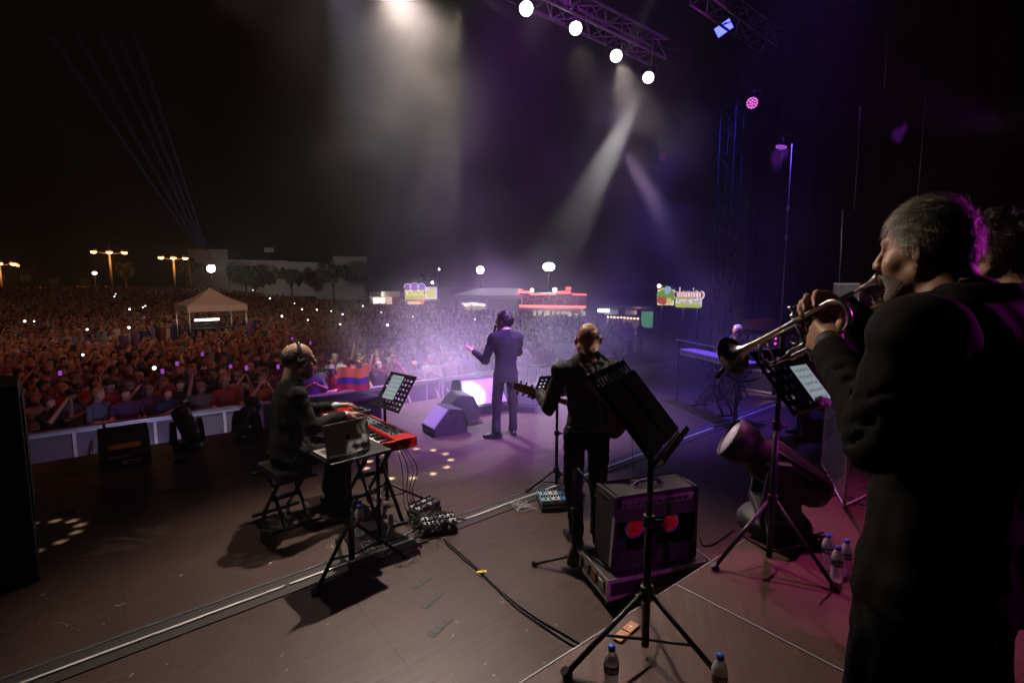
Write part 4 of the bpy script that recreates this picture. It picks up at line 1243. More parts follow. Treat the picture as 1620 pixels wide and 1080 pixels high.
m = MB(); m.add([V((x * .72 + W * .21, -.05, y_ * 1.1 + z(464.2))) for x, y_, q in text_faces('olepito', 1.0, .03)[0]], text_faces('olepito', 1.0, .03)[1]); m.box((W * .22, .04, z(466)), (W * .52, .05, .36)); m.build('letter_outline', pm('letter_outline', (.02, .02, .02), emit=(.95, .85, .85), es=.9), s2)
tv, tf_ = text_faces('Tucas  IHP', .34); m = MB(); m.add([V((x + W * .22, -.085, y_ + z(477.3))) for x, y_, q in tv], tf_); m.build('small_lettering', pm('dark_letters', (.02, .02, .02), emit=(.28, .12, .16), es=.5), s2)
m = MB(); m.box((W * .22, -.08, z(483)), (W * .56, .02, .26)); m.box((W * .14, -.078, z(471.3)), (W * .4, .02, .16)); m.build('green_band', pm('billboard_green', (.02, .02, .02), emit=(.5, .6, .08), es=.8), s2)
m = MB(); m.tube([(-W * .5, .1, z(452)), (-W * .1, .1, z(452)), (-W * .1, .1, z(458))], .03, 6); la = m.build('lamp_arm', post_m, t)
m = MB(); m.sph((-W * .46, -.05, z(452.5)), .13, n=10, m=6); m.build('lamp_bulb', glow('billboard_lamp', (.95, 1, .9), 5), la)
# ---------------------------------------------------------------- stands, keyboards, amplifiers and the rest of the stage
def tripod(t, h_hub, reach, az0, r=.011, pole_to=1.0, pole_r=.013, low=.04, angs=(0, 120, 240), brace=True):
    m = MB(); m.cyl((0, 0, low), (0, 0, pole_to * .62), pole_r * 1.25); m.cyl((0, 0, pole_to * .6), (0, 0, pole_to), pole_r); m.build('pole', black_metal, t)
    m = MB(); m.cyl((0, 0, h_hub - .03), (0, 0, h_hub + .035), pole_r * 2.1); m.build('leg_hub', black_plastic, t, .002); m = MB(); m.cyl((0, 0, pole_to * .6 - .02), (0, 0, pole_to * .6 + .03), pole_r * 1.9); m.tube([(0, 0, pole_to * .6), (pole_r * 4.5, 0, pole_to * .6)], pole_r * .8); m.build('height_clamp', black_plastic, t, .002)
    for a in angs:
        a = az0 + R(a); e = V((math.cos(a), math.sin(a), 0))
        m = MB(); m.tube([e * pole_r * 1.6 + V((0, 0, h_hub)), e * reach + V((0, 0, .012))], r, 8)
        l = m.build('leg', black_metal, t)
        m = MB(); m.cyl(e * (reach - .012) + V((0, 0, .0)), e * (reach + .012) + V((0, 0, .03)), r * 1.7); m.build('rubber_foot', black_plastic, l)
        if brace:
            m = MB(); m.tube([V((0, 0, low + .03)), e * reach * .52 + V((0, 0, h_hub * .48))], r * .55, 6); m.build('brace', black_metal, t)
def slotted(m, wd, hg, nx, ny, th=.0025, frame=.018, fill=.5, rows=None):
    """a plate with real slots; a across, b down, thickness along c"""
    m.box((0, -hg / 2 + frame / 2, 0), (wd, frame, th)); m.box((0, hg / 2 - frame / 2, 0), (wd, frame, th))
    for x in (-1, 1): m.box((x * (wd / 2 - frame / 2), 0, 0), (frame, hg - 2 * frame, th))
    ih, iw = hg - 2 * frame, wd - 2 * frame; ch = ih / ny; cw = iw / nx
    for j in range(ny):
        y0 = -ih / 2 + j * ch
        m.box((0, y0 + ch * (1 - fill) / 2, 0), (iw, ch * (1 - fill), th))
        if rows and j not in rows: m.box((0, y0 + ch * (1 - fill / 2), 0), (iw, ch * fill, th)); continue
        for i in range(nx + 1):
            ww = cw * .42 if 0 < i < nx else cw * .21
            x = -iw / 2 + i * cw + (ww / 2 if i == 0 else (-ww / 2 if i == nx else 0))
            m.box((x, y0 + ch * (1 - fill / 2), 0), (ww, ch * fill, th))
def music_stand(label, base, hub, reach, az0, desk_c, w_dir, hs, dz, wd=.5, hg=None, group='black music stands on the stage', nx=12, ny=7, rows=None, fill=.45):
    base, desk_c = V(base), V(desk_c)
    t = thing('music_stand', label, 'music stand', base, 0, group)
    dc = desk_c - base
    w_ = V((w_dir[0], w_dir[1], 0)).normalized(); h_ = V((w_.y, -w_.x, 0))     # h_: towards the player, downhill
    sl = (h_ * hs + V((0, 0, -dz))).normalized(); nn = w_.cross(sl)
    if nn.z < 0: nn = -nn
    hg = hg or math.hypot(hs, dz)
    M = Matrix(((w_.x, sl.x, nn.x, dc.x), (w_.y, sl.y, nn.y, dc.y), (w_.z, sl.z, nn.z, dc.z), (0, 0, 0, 1)))
    pz = dc.z + (nn.x * dc.x + nn.y * dc.y) / nn.z - .07
    tripod(t, hub, reach, az0, .012, pz, .014, brace=True)
    m = MB(); m.tube([V((0, 0, pz - .02)), V((0, 0, pz + .005)), V((0, 0, pz + .065)) - nn * .008], .013); m.cyl(V((0, 0, pz - .01)) - w_ * .05, V((0, 0, pz - .01)) + w_ * .03, .02); m.build('tilt_joint', black_metal, t)
    m = MB(); slotted(m, wd, hg, nx, ny, fill=fill, rows=rows); m.v = [M @ V(v) for v in m.v]; d = m.build('desk', black_metal, t)
    m = MB(); m.box((0, hg / 2 + .004, .022), (wd * 1.02, .004, .048)); m.box((0, hg / 2 - .008, .046), (wd * 1.02, .024, .004)); m.v = [M @ V(v) for v in m.v]; m.build('ledge', black_metal, t)
    return t, M, base, hg, nn
def lines_sheet(m, M, x0, y0, wd, hg, n, g, c=.0, gap=.5):
    for i in range(n):
        y = y0 - hg / 2 + hg * (i + .5) / n
        for q in range(4): m.box((x0, y + q * .0035 - .006, c), (wd * .86, .0007, .0004))
        for k in range(11): m.box((x0 - wd * .4 + wd * .08 * k + g.uniform(-.004, .004), y + g.uniform(-.009, .009), c + .0002), (.0028, .0028 + .006 * g.random(), .0006))
sheet_ink = M_('score_ink', (.03, .03, .03), .6)
def tablet(label, M, base, x, y, wd, hg, c, es, ang=0.):
    q = Matrix.Translation(base) @ M @ Matrix.Translation((x, y, c)) @ Matrix.Rotation(ang, 4, 'Z')
    t = thing('tablet', label, 'tablet', q.translation); q2 = q.copy(); q2.translation = (0, 0, 0)
    def put(mb): mb.v = [q2 @ V(v) for v in mb.v]
    m = MB(); m.box((0, 0, 0), (wd, hg, .008)); put(m); m.build('case', black_plastic, t)
    m = MB(); m.box((0, 0, .0046), (wd * .93, hg * .93, .0015)); put(m)
    s = m.build('screen', glow('tablet_glow_%d' % int(es * 1000), (.62, .74, .80), es), t)
    m = MB(); lines_sheet(m, None, 0, 0, wd * .9, hg * .86, 5, random.Random(int(x * 99)), .0056); put(m); m.build('notes', sheet_ink, s)
    return t
# foreground stand, seen from the side, tall tripod on the riser
fb = P(1020, 1033, .45)
ms, M, b_, hg, nn = music_stand('tall black music stand in the foreground with an empty slotted desk', fb, .30, .40, R(200), (.525, 2.105, 1.63), (.485, .875), .27, .32, .48, .42, nx=12, ny=8, rows=(0, 7), fill=.8)
m = MB(); m.box((-.09, .035, .007), (.23, .29, .006)); m.box((.14, .02, .009), (.2, .33, .008)); m.v = [M @ V(v) for v in m.v]
o = m.build('folded_folder', M_('brown_folder', (.05, .035, .035), .55, scale=6)); o.location = b_; tag(o, 'dark opened folder leaning on the tall foreground music stand', 'folder')
m = MB(); m.box((-.20, -.19, .012), (.05, .025, .02)); m.v = [M @ V(v) for v in m.v]; o = m.build('clip_light', M_('clip_light_body', (.25, .15, .25), .3)); o.location = b_; tag(o, 'small clip light on the corner of the foreground music stand', 'clip light')
# stand in front of the trumpets, with a tablet
tb = P(1216, 890, .45)
ms, M, b_, hg, nn = music_stand('black slotted music stand with a tablet below the trumpet bell', tb, .40, .36, R(-50), (1.475, 2.60, 1.665), (.845, .535), .22, .25, .50, .36, nx=9, ny=6)
tablet('tablet with a pale score on the stand below the trumpet', M, b_, .04, .05, .165, .235, .012, .36)
q = V(b_) + M @ V((-.06, .17, .045)); m = MB()
for i in range(7): m.sph(V((.018 * (i % 3), .015 * (i % 2), .01 * (i // 3))), .019, (1, .8, .9), 8, 6)
o = m.build('crumpled_tissue', M_('tissue', (.75, .72, .74), .9, bump=.4)); o.location = q; tag(o, 'crumpled white tissue on the ledge below the tablet', 'tissue')
mb_ = V(b_) + M @ V((-.245, -.07, 0)); t = thing('clip_microphone', 'small black clip-on microphone under the trumpet bell', 'microphone', mb_)
a = D(1140, 590, mb_.y - .15) - mb_; m = MB(); m.tube(spline([V((0, 0, 0)), V((-.03, -.03, -.035)), a * .55 + V((0, 0, -.045)), a * .9 + V((.012, 0, -.01))], 6), .004, 6); m.build('gooseneck', black_metal, t)
m = MB(); m.cyl(a + V((-.018, 0, -.022)), a + V((.016, 0, .026)), .011); m.build('capsule', black_plastic, t)
# keyboard player's stand with tablet
kb_ = P(613, 797, 0)
ms, M, b_, hg, nn = music_stand('black perforated music stand with a tablet behind the red keyboard', kb_, .20, .34, R(20), (-1.085, 4.665, 1.15), (.72, -.69), .19, .28, .42, .36, nx=7, ny=7, fill=.4)
tablet('tablet showing a score on the stand behind the red keyboard', M, b_, -.035, -.03, .19, .255, .012, .42, .0)
# guitarist's stand
gb_ = P(880, 772, 0)
ms, M, b_, hg, nn = music_stand('black music stand with a tablet in front of the guitarist', gb_, .2, .33, R(200), (.47, 5.15, 1.10), (.93, .36), -.2, .26, .5, .34, nx=10, ny=6)
# its desk faces the guitarist
tablet('white glowing tablet on the stand under the guitar neck', M, b_, -.06, .0, .17, .24, .014, .75)

# microphone stand before the amplifier
t = thing('microphone_stand', 'short black microphone stand between the guitarist and the amplifier', 'microphone stand', P(907, 903, 0))
tripod(t, .12, .30, R(165), .011, .78, .012, .03, (0, 130, 245), False)
m = MB(); m.lathe([(.05, .0), (.05, .04), (.03, .1), (.018, .16)], 16, Matrix.Translation((0, 0, .06))); m.build('hub', black_plastic, t)
m = MB(); m.tube([(0, 0, .78), (.02, .0, .80), (.14, -.12, .66)], .008); m.build('boom', black_metal, t)
m = MB(); m.cyl((.14, -.12, .66), (.19, -.17, .62), .022, .025); m.build('microphone', black_plastic, t)

# laptop stand and laptop
lb0 = P(557, 893, 0); lz = .855
t = thing('laptop_stand', 'black tripod stand carrying the open laptop', 'stand', lb0)
tripod(t, .33, .40, R(250), .014, lz - .02, .02, .05, (0, 125, 233))
m = MB(); m.box((-.02, .14, lz - .008), (.50, .36, .016), Matrix.Rotation(R(45), 3, 'Z')); m.build('tray', black_metal, t, .004)
lap_c = (D(514, 728, 3.63) + D(589, 712, 3.87)) / 2; lap_az = R(45)
t = thing('laptop', 'open dark grey laptop seen from behind its lid', 'laptop', (lap_c.x, lap_c.y, lz + .002), lap_az)
m = MB(); m.box((0, .125, .008), (.356, .248, .015)); m.build('base', M_('laptop_aluminium', (.34, .33, .32), .4, .5, var=.05), t, .004)
m = MB(); m.box((.0, .14, .0165), (.29, .10, .001)); m.build('keys', black_plastic, t)
lid = Matrix.Rotation(R(-10), 4, 'X'); m = MB(); m.box((0, 0, .122), (.356, .006, .240)); m.v = [lid @ V(v) + V((0, 0, .014)) for v in m.v]
ld = m.build('lid', M_('laptop_lid', (.42, .38, .39), .5, .1, var=.05), t, .003)
m = MB(); m.box((0, .0035, .124), (.34, .001, .22)); m.v = [lid @ V(v) + V((0, 0, .014)) for v in m.v]; m.build('screen', glow('laptop_screen', (.3, .34, .45), .35), ld)
# the fruit emblem on the lid: round body with a bite, and a leaf
ap = []
for i in range(36):
    a = 2 * math.pi * i / 36; r_ = .0165 * (1 - .10 * math.exp(-((a - math.pi / 2) / .35) ** 2) - .07 * math.exp(-((a - 3 * math.pi / 2) / .35) ** 2)); ap.append((r_ * math.cos(a), r_ * 1.08 * math.sin(a)))
ap = [(x if not (x > .006 and math.hypot(x - .019, y - .002) < .0085) else .019 - math.sqrt(max(0, .0085 ** 2 - (y - .002) ** 2)), y) for x, y in ap]
m = MB(); rot = Matrix.Rotation(R(90), 4, 'X'); m.prism(ap, .0012, lid @ Matrix.Translation((0, -.0034, .122)) @ rot)
m.prism([(0, .020), (.003, .0265), (.009, .029), (.0065, .0225)], .0012, lid @ Matrix.Translation((0, -.0034, .122)) @ rot)
m.v = [V(v) + V((0, 0, .014)) for v in m.v]; m.build('lid_emblem', M_('dark_emblem', (.012, .012, .013), .12), ld)

# red stage keyboard, its stand, things on it
kc = st(1.885, 4.55, .75); red_m = M_('red_lacquer', (.50, .008, .010), .32, var=.08, bump=.02)
t = thing('red_keyboard', 'red stage keyboard with knobs played by the seated man', 'keyboard', kc, ANG)
def kx(mb): return mb
m = MB(); m.box((.075, 0, .045), (.20, 1.42, .09)); m.box((-.10, 0, .019), (.148, 1.42, .038)); 
for y in (-.69, .69): m.box((-.10, y, .0615), (.148, .04, .047))
m.build('body', red_m, t, .006)
key_w = M_('white_keys', (.78, .77, .74), .25, var=.03); m = MB(); n = 43
for i in range(n): m.box((-.10, -.655 + 1.31 * (i + .5) / n, .05), (.142, 1.31 / n - .0016, .022))
m.build('white_keys', key_w, t)
m = MB()
for i in range(n - 1):
    if i % 7 not in (2, 6): m.box((-.073, -.655 + 1.31 * (i + 1) / n, .067), (.088, .014, .014), None, .85)
m.build('black_keys', dark_glass, t)
m = MB(); m.box((.075, -.17, .0912), (.15, .78, .003)); pn = m.build('control_panel', M_('grey_panel', (.14, .14, .15), .4, var=.3, scale=18), t)
m = MB(); g = random.Random(5)
for i in range(19):
    for j in range(3):
        if g.random() < .82: m.cyl((.022 + .048 * j, -.53 + .042 * i, .092), (.022 + .048 * j, -.53 + .042 * i, .106), .0085, .007, 10)
m.build('knobs', black_plastic, pn)
m = MB()
for i in range(40): m.box((.012 + .13 * g.random(), -.54 + .76 * g.random(), .0935), (.006, .010, .003))
m.build('button_lights', M_('pale_buttons', (.6, .6, .6), .4), pn)
m = MB(); m.box((.075, .30, .0935), (.09, .12, .004)); m.build('display', glow('key_display', (.25, .3, .4), .12), pn)
t = thing('effect_box', 'small grey box with knobs on the far end of the red keyboard', 'sound module', st(1.98, 4.86, .843), ANG)
m = MB(); m.box((0, 0, .025), (.15, .20, .045)); m.build('case', M_('dark_grey_case', (.06, .06, .065), .5), t, .005)
m = MB(); m.box((-.02, -.02, .049), (.08, .12, .003)); m.build('screen', dark_glass, t)
m = MB()
for i in range(4): m.cyl((.05, -.07 + .045 * i, .047), (.05, -.07 + .045 * i, .065), .01, .008, 10)
m.build('knobs', black_plastic, t)
t = thing('sound_module', 'black sound module on a shelf between laptop and keyboard', 'sound module', st(1.62, 3.90, .80), ANG + .1)
m = MB(); m.box((0, 0, .028), (.17, .22, .05)); m.build('case', black_plastic, t, .005)
m = MB()
for i in range(3): m.cyl((-.05 + .05 * i, .05, .053), (-.05 + .05 * i, .05, .066), .009, n=10)
m.build('knobs', M_('grey_knob', (.2, .2, .2), .4), t)
t = thing('side_shelf', 'small black shelf on a clamp beside the red keyboard', 'shelf', st(1.62, 3.90, .0), ANG)
m = MB(); m.box((0, 0, .788), (.24, .30, .018)); m.build('board', black_metal, t, .003)
m = MB(); m.cyl((.10, 0, .02), (.10, 0, .78), .016); m.box((.1, 0, .01), (.22, .22, .02)); m.build('post', black_metal, t)
# X stand
def xstand(name, label, loc, rz, L, W, z1, cat, spread):
    t = thing(name, label, cat, loc, rz)
    for sx in (-1, 1):
        for k in (-1, 1):
            m = MB(); m.tube([(sx * W * .30, -k * spread, .02), (sx * W * .30 + .02 * k, k * spread * .85, z1)], .018, 8); m.build('leg', black_metal, t)
    for k in (-1, 1):
        m = MB(); m.box((0, k * spread, .015), (W * 1.2, .035, .03)); m.build('foot_bar', black_metal, t, .004)
        m = MB(); m.box((0, k * spread * .85, z1 - .012), (W * 1.1, .035, .024)); m.build('top_bar', black_metal, t, .004)
    m = MB(); m.cyl((-W * .36, 0, z1 * .5), (W * .36, 0, z1 * .5), .022); m.build('pivot', black_metal, t)
    return t
xstand('keyboard_stand', 'black crossed stand under the red keyboard', st(1.885, 4.42), ANG, 1, .36, .748, 'keyboard stand', .40)
t = xstand('piano_bench', 'black padded bench under the seated keyboard player', st(1.22, 4.80), ANG + .12, 1, .36, .43, 'bench', .24)
m = MB(); m.box((0, 0, .47), (.30, .50, .07)); m.build('seat_pad', M_('black_vinyl', (.014, .014, .015), .45, bump=.15), t, .02)

# amplifier on a case lid
ac = P(965, 903, .24); bc = P(1106, 876, .24); aaz = math.atan2(bc.y - ac.y, bc.x - ac.x); aL = .66
cen = (ac + bc) / 2
t = thing('case_lid', 'scuffed flight case lid under the guitar amplifier', 'flight case', (cen.x, cen.y, 0), aaz)
m = MB(); m.box((0, .14, .145), (.80, .40, .13)); m.build('panel', M_('case_laminate', (.02, .018, .02), .5, bump=.1), t)
case_al = M_('scuffed_aluminium', (.42, .40, .36), .5, .4, scale=12, var=.5)
m = MB()
for z in (.085, .205):
    for y in (-.061, .341): m.box((0, y, z), (.806, .006, .028))
    for x in (-.401, .401): m.box((x, .14, z), (.006, .404, .028))
for x in (-1, 1):
    for y in (-.06, .34): m.box((x * .396, y, .145), (.028, .012, .095))
m.build('edge_profile', case_al, t)
m = MB()
for y in (.03, .25):
    m = MB(); m.box((-.4035, y, .145), (.008, .07, .06)); m.build('latch', M_('latch_steel', (.25, .24, .22), .4, .7), t, .002)
m = MB(); m.box((-.4035, .14, .145), (.008, .075, .07)); m.build('handle_dish', M_('rusty_plate', (.25, .12, .06), .5, .3), t, .003)
for x in (-.36, .36):
    for y in (-.03, .31): m = MB(); m.cyl((x, y - .015, .035), (x, y + .015, .035), .035); m.build('castor', black_plastic, t)
t = thing('guitar_amplifier', 'black two speaker guitar amplifier with open back and red magnets', 'amplifier', (cen.x, cen.y, .225), aaz)
H_, Dp = .52, .27
m = MB()
for x in (-1, 1): m.box((x * (aL / 2 - .01), Dp / 2, H_ / 2), (.02, Dp, H_))
m.box((0, Dp / 2, H_ - .01), (aL - .04, Dp, .02)); m.box((0, Dp / 2, .01), (aL - .04, Dp, .02)); m.box((0, Dp - .01, H_ / 2), (aL - .04, .02, H_ - .04))
m.build('cabinet', tolex, t, .005)
m = MB(); m.box((0, .012, H_ - .135), (aL - .044, .012, .09)); m.box((0, .012, .075), (aL - .044, .012, .105)); m.build('back_panel', M_('back_board', (.02, .016, .02), .6, bump=.2, scale=60), t)
m = MB(); m.box((.0, .02, H_ - .055), (aL - .1, .05, .055), Matrix.Rotation(R(20), 3, 'X')); ch = m.build('control_chassis', M_('chassis_steel', (.34, .32, .35), .35, .7), t)
m = MB(); g = random.Random(3)
for i in range(10): m.box((-.25 + .052 * i, -.008, H_ - .058), (.02 + .012 * g.random(), .012, .014 + .012 * g.random()))
m.build('sockets', black_plastic, ch)
mag_r, mag_g = M_('red_magnet_label', (.62, .025, .015), .45), M_('magnet_steel', (.30, .30, .36), .4, .5)
for i, x in enumerate((-.15, .125)):
    m = MB(); m.lathe([(.13, .10), (.085, .03), (.085, .0), (.001, .0)], 24, Matrix.Translation((x, .045, .27)) @ Matrix.Rotation(R(-90), 4, 'X')); sp = m.build('speaker', black_metal, t)
    m = MB(); m.cyl((x, .044, .27), (x, .037, .27), .074, n=28); m.build('magnet_ring', mag_g, sp)
    m = MB(); m.cyl((x, .036, .27), (x, .034, .27), .058, n=28); lb = m.build('magnet_label', mag_r, sp)
    m = MB()
    for k in (-1, 0, 1): m.tube([(x - .022 + .016 * k, .033, .245), (x + .006 + .016 * k, .033, .295)], .0022, 5)
    m.build('magnet_mark', M_('dark_red_mark', (.2, .02, .02), .5), lb)
m = MB(); m.tube(spline([(-.1, .13, H_ + .004), (-.08, .13, H_ + .03), (0, .13, H_ + .036), (.08, .13, H_ + .03), (.1, .13, H_ + .004)], 5), .012); hd_ = m.build('handle', black_plastic, t)
m = MB()
for x in (-.1, .1): m.box((x, .13, H_ + .005), (.045, .03, .012))
m.build('handle_cap', chrome, hd_, .003)
m = MB()
for x in (-1, 1):
    m = MB(); m.box((x * (aL / 2 + .001), .14, H_ - .03), (.006, .16, .008)); m.build('side_trim', chrome, t)
    m = MB(); m.box((x * (aL / 2 - .03), .13, H_ + .002), (.012, .22, .004)); m.build('top_trim', chrome, t)
m = MB(); m.box((-aL / 2 - .004, .02, .2), (.006, .028, .36), Matrix.Rotation(R(6), 3, 'X')); m.build('tilt_leg', case_al, t)

# pedal boards
def pedalboard(name, label, c, az, W, L, cols, seed, tilt=0):
    t = thing(name, label, 'pedals', c, az); g = random.Random(seed)
    m = MB(); m.box((0, 0, .03), (W, L, .05), Matrix.Rotation(R(3), 3, 'X')); m.build('board', black_plastic, t, .006)
    k = 0
    for j in range(2):
        for i in range(4):
            x, y = -W / 2 + W * (i + .5) / 4, (-.5 + j) * L * .46
            m = MB(); m.box((0, 0, .022), (W / 4 - .012, L * .38, .04)); pd = m.build('pedal', M_(cols[k % len(cols)][0], cols[k % len(cols)][1], .4), t, .004); pd.location = (x, y, .062); k += 1
            m = MB()
            for q in (-.025, 0, .025): m.cyl((q, .03, .042), (q, .03, .058), .009, .008, 8)
            m.build('knobs', black_plastic, pd)
            m = MB(); m.cyl((0, -.03, .042), (0, -.03, .056), .01, n=8); m.build('switch', chrome, pd)
    return t
pedalboard('pedal_board', 'board of pale blue effect pedals left of the guitarist', P(884, 798, 0), ANG - .55, .40, .30, [('pale_blue_pedal', (.25, .50, .55)), ('white_pedal', (.62, .64, .62)), ('blue_pedal', (.06, .22, .42)), ('teal_pedal', (.14, .42, .44))], 4)
pedalboard('pedal_board', 'black pedal board tangled in cables by the keyboard', P(694, 838, 0), ANG - .35, .30, .20, [('grey_pedal', (.3, .32, .33)), ('pale_green_pedal', (.35, .42, .38)), ('dark_pedal', (.05, .05, .06))], 6)
pedalboard('pedal_board', 'half hidden pedal board in the heap of cables', P(672, 812, 0), ANG + .2, .28, .17, [('grey_pedal', (.3, .32, .33)), ('dark_pedal', (.05, .05, .06))], 7)

# cables
def cable(label, pts, r=.006, mat=None, name='cable', n=6):
    pts = [V(p) for p in pts]; o0 = pts[0].copy(); m = MB(); m.tube(spline([p - o0 for p in pts], n), r, 6)
    o = m.build(name, mat or cable_black); o.location = o0; return tag(o, label, 'cable')
cable('thick black floor cable running from the pedals to the riser', [P(702, 852, .012), P(724, 870, .01), P(760, 902, .01), P(800, 940, .01), P(848, 976, .01), P(890, 1000, .01), P(922, 1020, .01)], .008)
cable('second black floor cable alongside, ending at the riser edge', [P(704, 856, .012), P(730, 880, .01), P(764, 908, .01), P(812, 955, .01), P(860, 990, .01), P(915, 1025, .01)], .006)
g = random.Random(11)
def heap(name, label, u, v, ru, rv, n, r, mat, hmax=.10, z0=.01):
    m = MB(); c0 = P(u, v, 0)
    for i in range(n):
        p = [P(u + g.gauss(0, ru * .5), v + g.gauss(0, rv * .5), z0 + abs(g.gauss(0, hmax * .5))) - c0 for _ in range(7)]
        m.tube(spline(p, 7), r, 5)
    o = m.build(name, mat); o.location = c0; return tag(o, label, 'cables', kind='stuff')
heap('cable_heap', 'heap of thin tangled cables around the pedals by the keyboard', 682, 822, 34, 16, 26, .0045, cable_black, .10)
heap('cable_heap', 'white cables tangled left of the guitar pedals', 828, 798, 16, 9, 5, .0035, cable_white, .05)
heap('cable_heap', 'black cables coiled behind the round base of the moving light', 1275, 850, 26, 14, 14, .007, cable_black, .05, .47)
heap('cable_heap', 'tangle of cables on the floor near the second keyboard player', 1185, 670, 26, 6, 14, .006, cable_black, .10)
heap('cable_heap', 'coil of black cable beside the labelled wedge', 283, 726, 16, 5, 7, .008, cable_black, .05)
heap('cable_heap', 'pale thin cords under the laptop stand', 592, 865, 26, 13, 4, .003, cable_white, .03)
for i, (du, zz) in enumerate(((0, .70), (9, .70), (17, .72), (24, .74))):
    cable('thin cable hanging from the red keyboard, %s one from its end' % ordn[3 - i], [D(627 + du * .5, 706, 4.1), D(636 + du, 740, 4.12), D(638 + du * .6, 775, 4.2), P(640 + du * .8, 800, .3), P(650 + du, 822, .02)], .0035)
cable('white cord running from the pink adapter', [P(617, 830, .06), P(612, 850, .01), P(620, 866, .01), P(608, 880, .01), P(580, 872, .01)], .003, cable_white)
cable('black cable between amplifier and riser edge', [P(1108, 850, .06), P(1112, 862, .01), P(1128, 860, .01), P(1146, 848, .01), P(1160, 838, .01)], .007)
cable('thin pink lit wire hanging from the amplifier back', [D(975, 842, 3.22), D(992, 872, 3.15), D(1005, 905, 3.05), P(1012, 935, .02)], .0025)
cable('guitar lead hanging from the guitarist to the amplifier', [D(998, 668, 4.15), D(1000, 700, 4.0), D(1001, 735, 3.75), D(1003, 764, 3.52)], .003)
cable('thin cable curling on the riser by the bottles', [P(1304, 946, .455), P(1296, 955, .455), P(1310, 940, .455), P(1336, 915, .455), P(1366, 870, .46), P(1385, 840, .47)], .003)
t = thing('power_adapter', 'pink and white power adapter standing under the keyboard', 'adapter', P(618, 836, 0), .4)
m = MB(); m.box((0, 0, .065), (.045, .03, .13)); m.build('body', M_('pinkish_plastic', (.6, .45, .6), .35), t, .006)
m = MB(); m.box((0, 0, .137), (.03, .02, .014)); m.build('cap', white_plastic, t, .003)

# bottles
pet = bpy.data.materials.new('clear_bottle'); pet.use_nodes = True
b = pet.node_tree.nodes['Principled BSDF']; b.inputs['Base Color'].default_value = (.80, .83, .90, 1); b.inputs['Alpha'].default_value = .5; b.inputs['Roughness'].default_value = .12; b.inputs['Specular IOR Level'].default_value = .8
cap_blue = M_('blue_cap', (.03, .10, .55), .35); lab_navy = M_('navy_label', (.02, .03, .12), .4); lab_white = M_('label_white_print', (.75, .75, .78), .5)
def bottle(label, c, rz=0, big=1., lab=lab_navy, cap=cap_blue):
    t = thing('water_bottle', label, 'bottle', c, rz); k = big
    prof = [(.001, .004), (.026, .0), (.031, .008), (.0315, .05), (.029, .075), (.0305, .095), (.0315, .13), (.031, .155), (.024, .178), (.0135, .192), (.0125, .2)]
    m = MB(); m.lathe([(r * k, z * k) for r, z in prof], 24); m.build('bottle_body', pet, t)
    m = MB(); m.lathe([(.0150 * k, .196 * k), (.0155 * k, .198 * k), (.0150 * k, .215 * k), (.001, .216 * k)], 20); m.build('cap', cap, t)
    m = MB(); m.lathe([(.0318 * k, .105 * k), (.0323 * k, .106 * k), (.0323 * k, .138 * k), (.0318 * k, .139 * k)], 24, cap=False); l = m.build('label_band', lab, t)
    m = MB(); g = random.Random(int(c[0] * 1000))
    for i in range(16):
        a = i * .2 + math.pi + .1; h_ = .008 + .010 * g.random()
        m.box((.0326 * k * math.cos(a), .0326 * k * math.sin(a), .122 * k), (.0006, .004, h_ * k), Matrix.Rotation(a, 3, 'Z'))
    m.build('label_print', lab_white, l)
for (u, v, lb) in ((1307, 899, 'clear water bottle, back left of the three on the riser'), (1322, 920, 'clear water bottle, front of the three on the riser'), (1336, 908, 'clear water bottle, right of the three on the riser')):
    bottle(lb, P(u, v, .452), .6)
bottle('clear water bottle by the legs of the foreground music stand', P(966, 1096, .452), .8)
bottle('clear water bottle with an amber gleam nearest the riser edge', P(1136, 1112, .452), 1.1, lab=M_('amber_label', (.35, .16, .05), .4))
bottle('tall bottle with an orange label under the keyboard', P(569, 846, 0), 1.2, 1.25, M_('orange_label', (.75, .16, .03), .5))

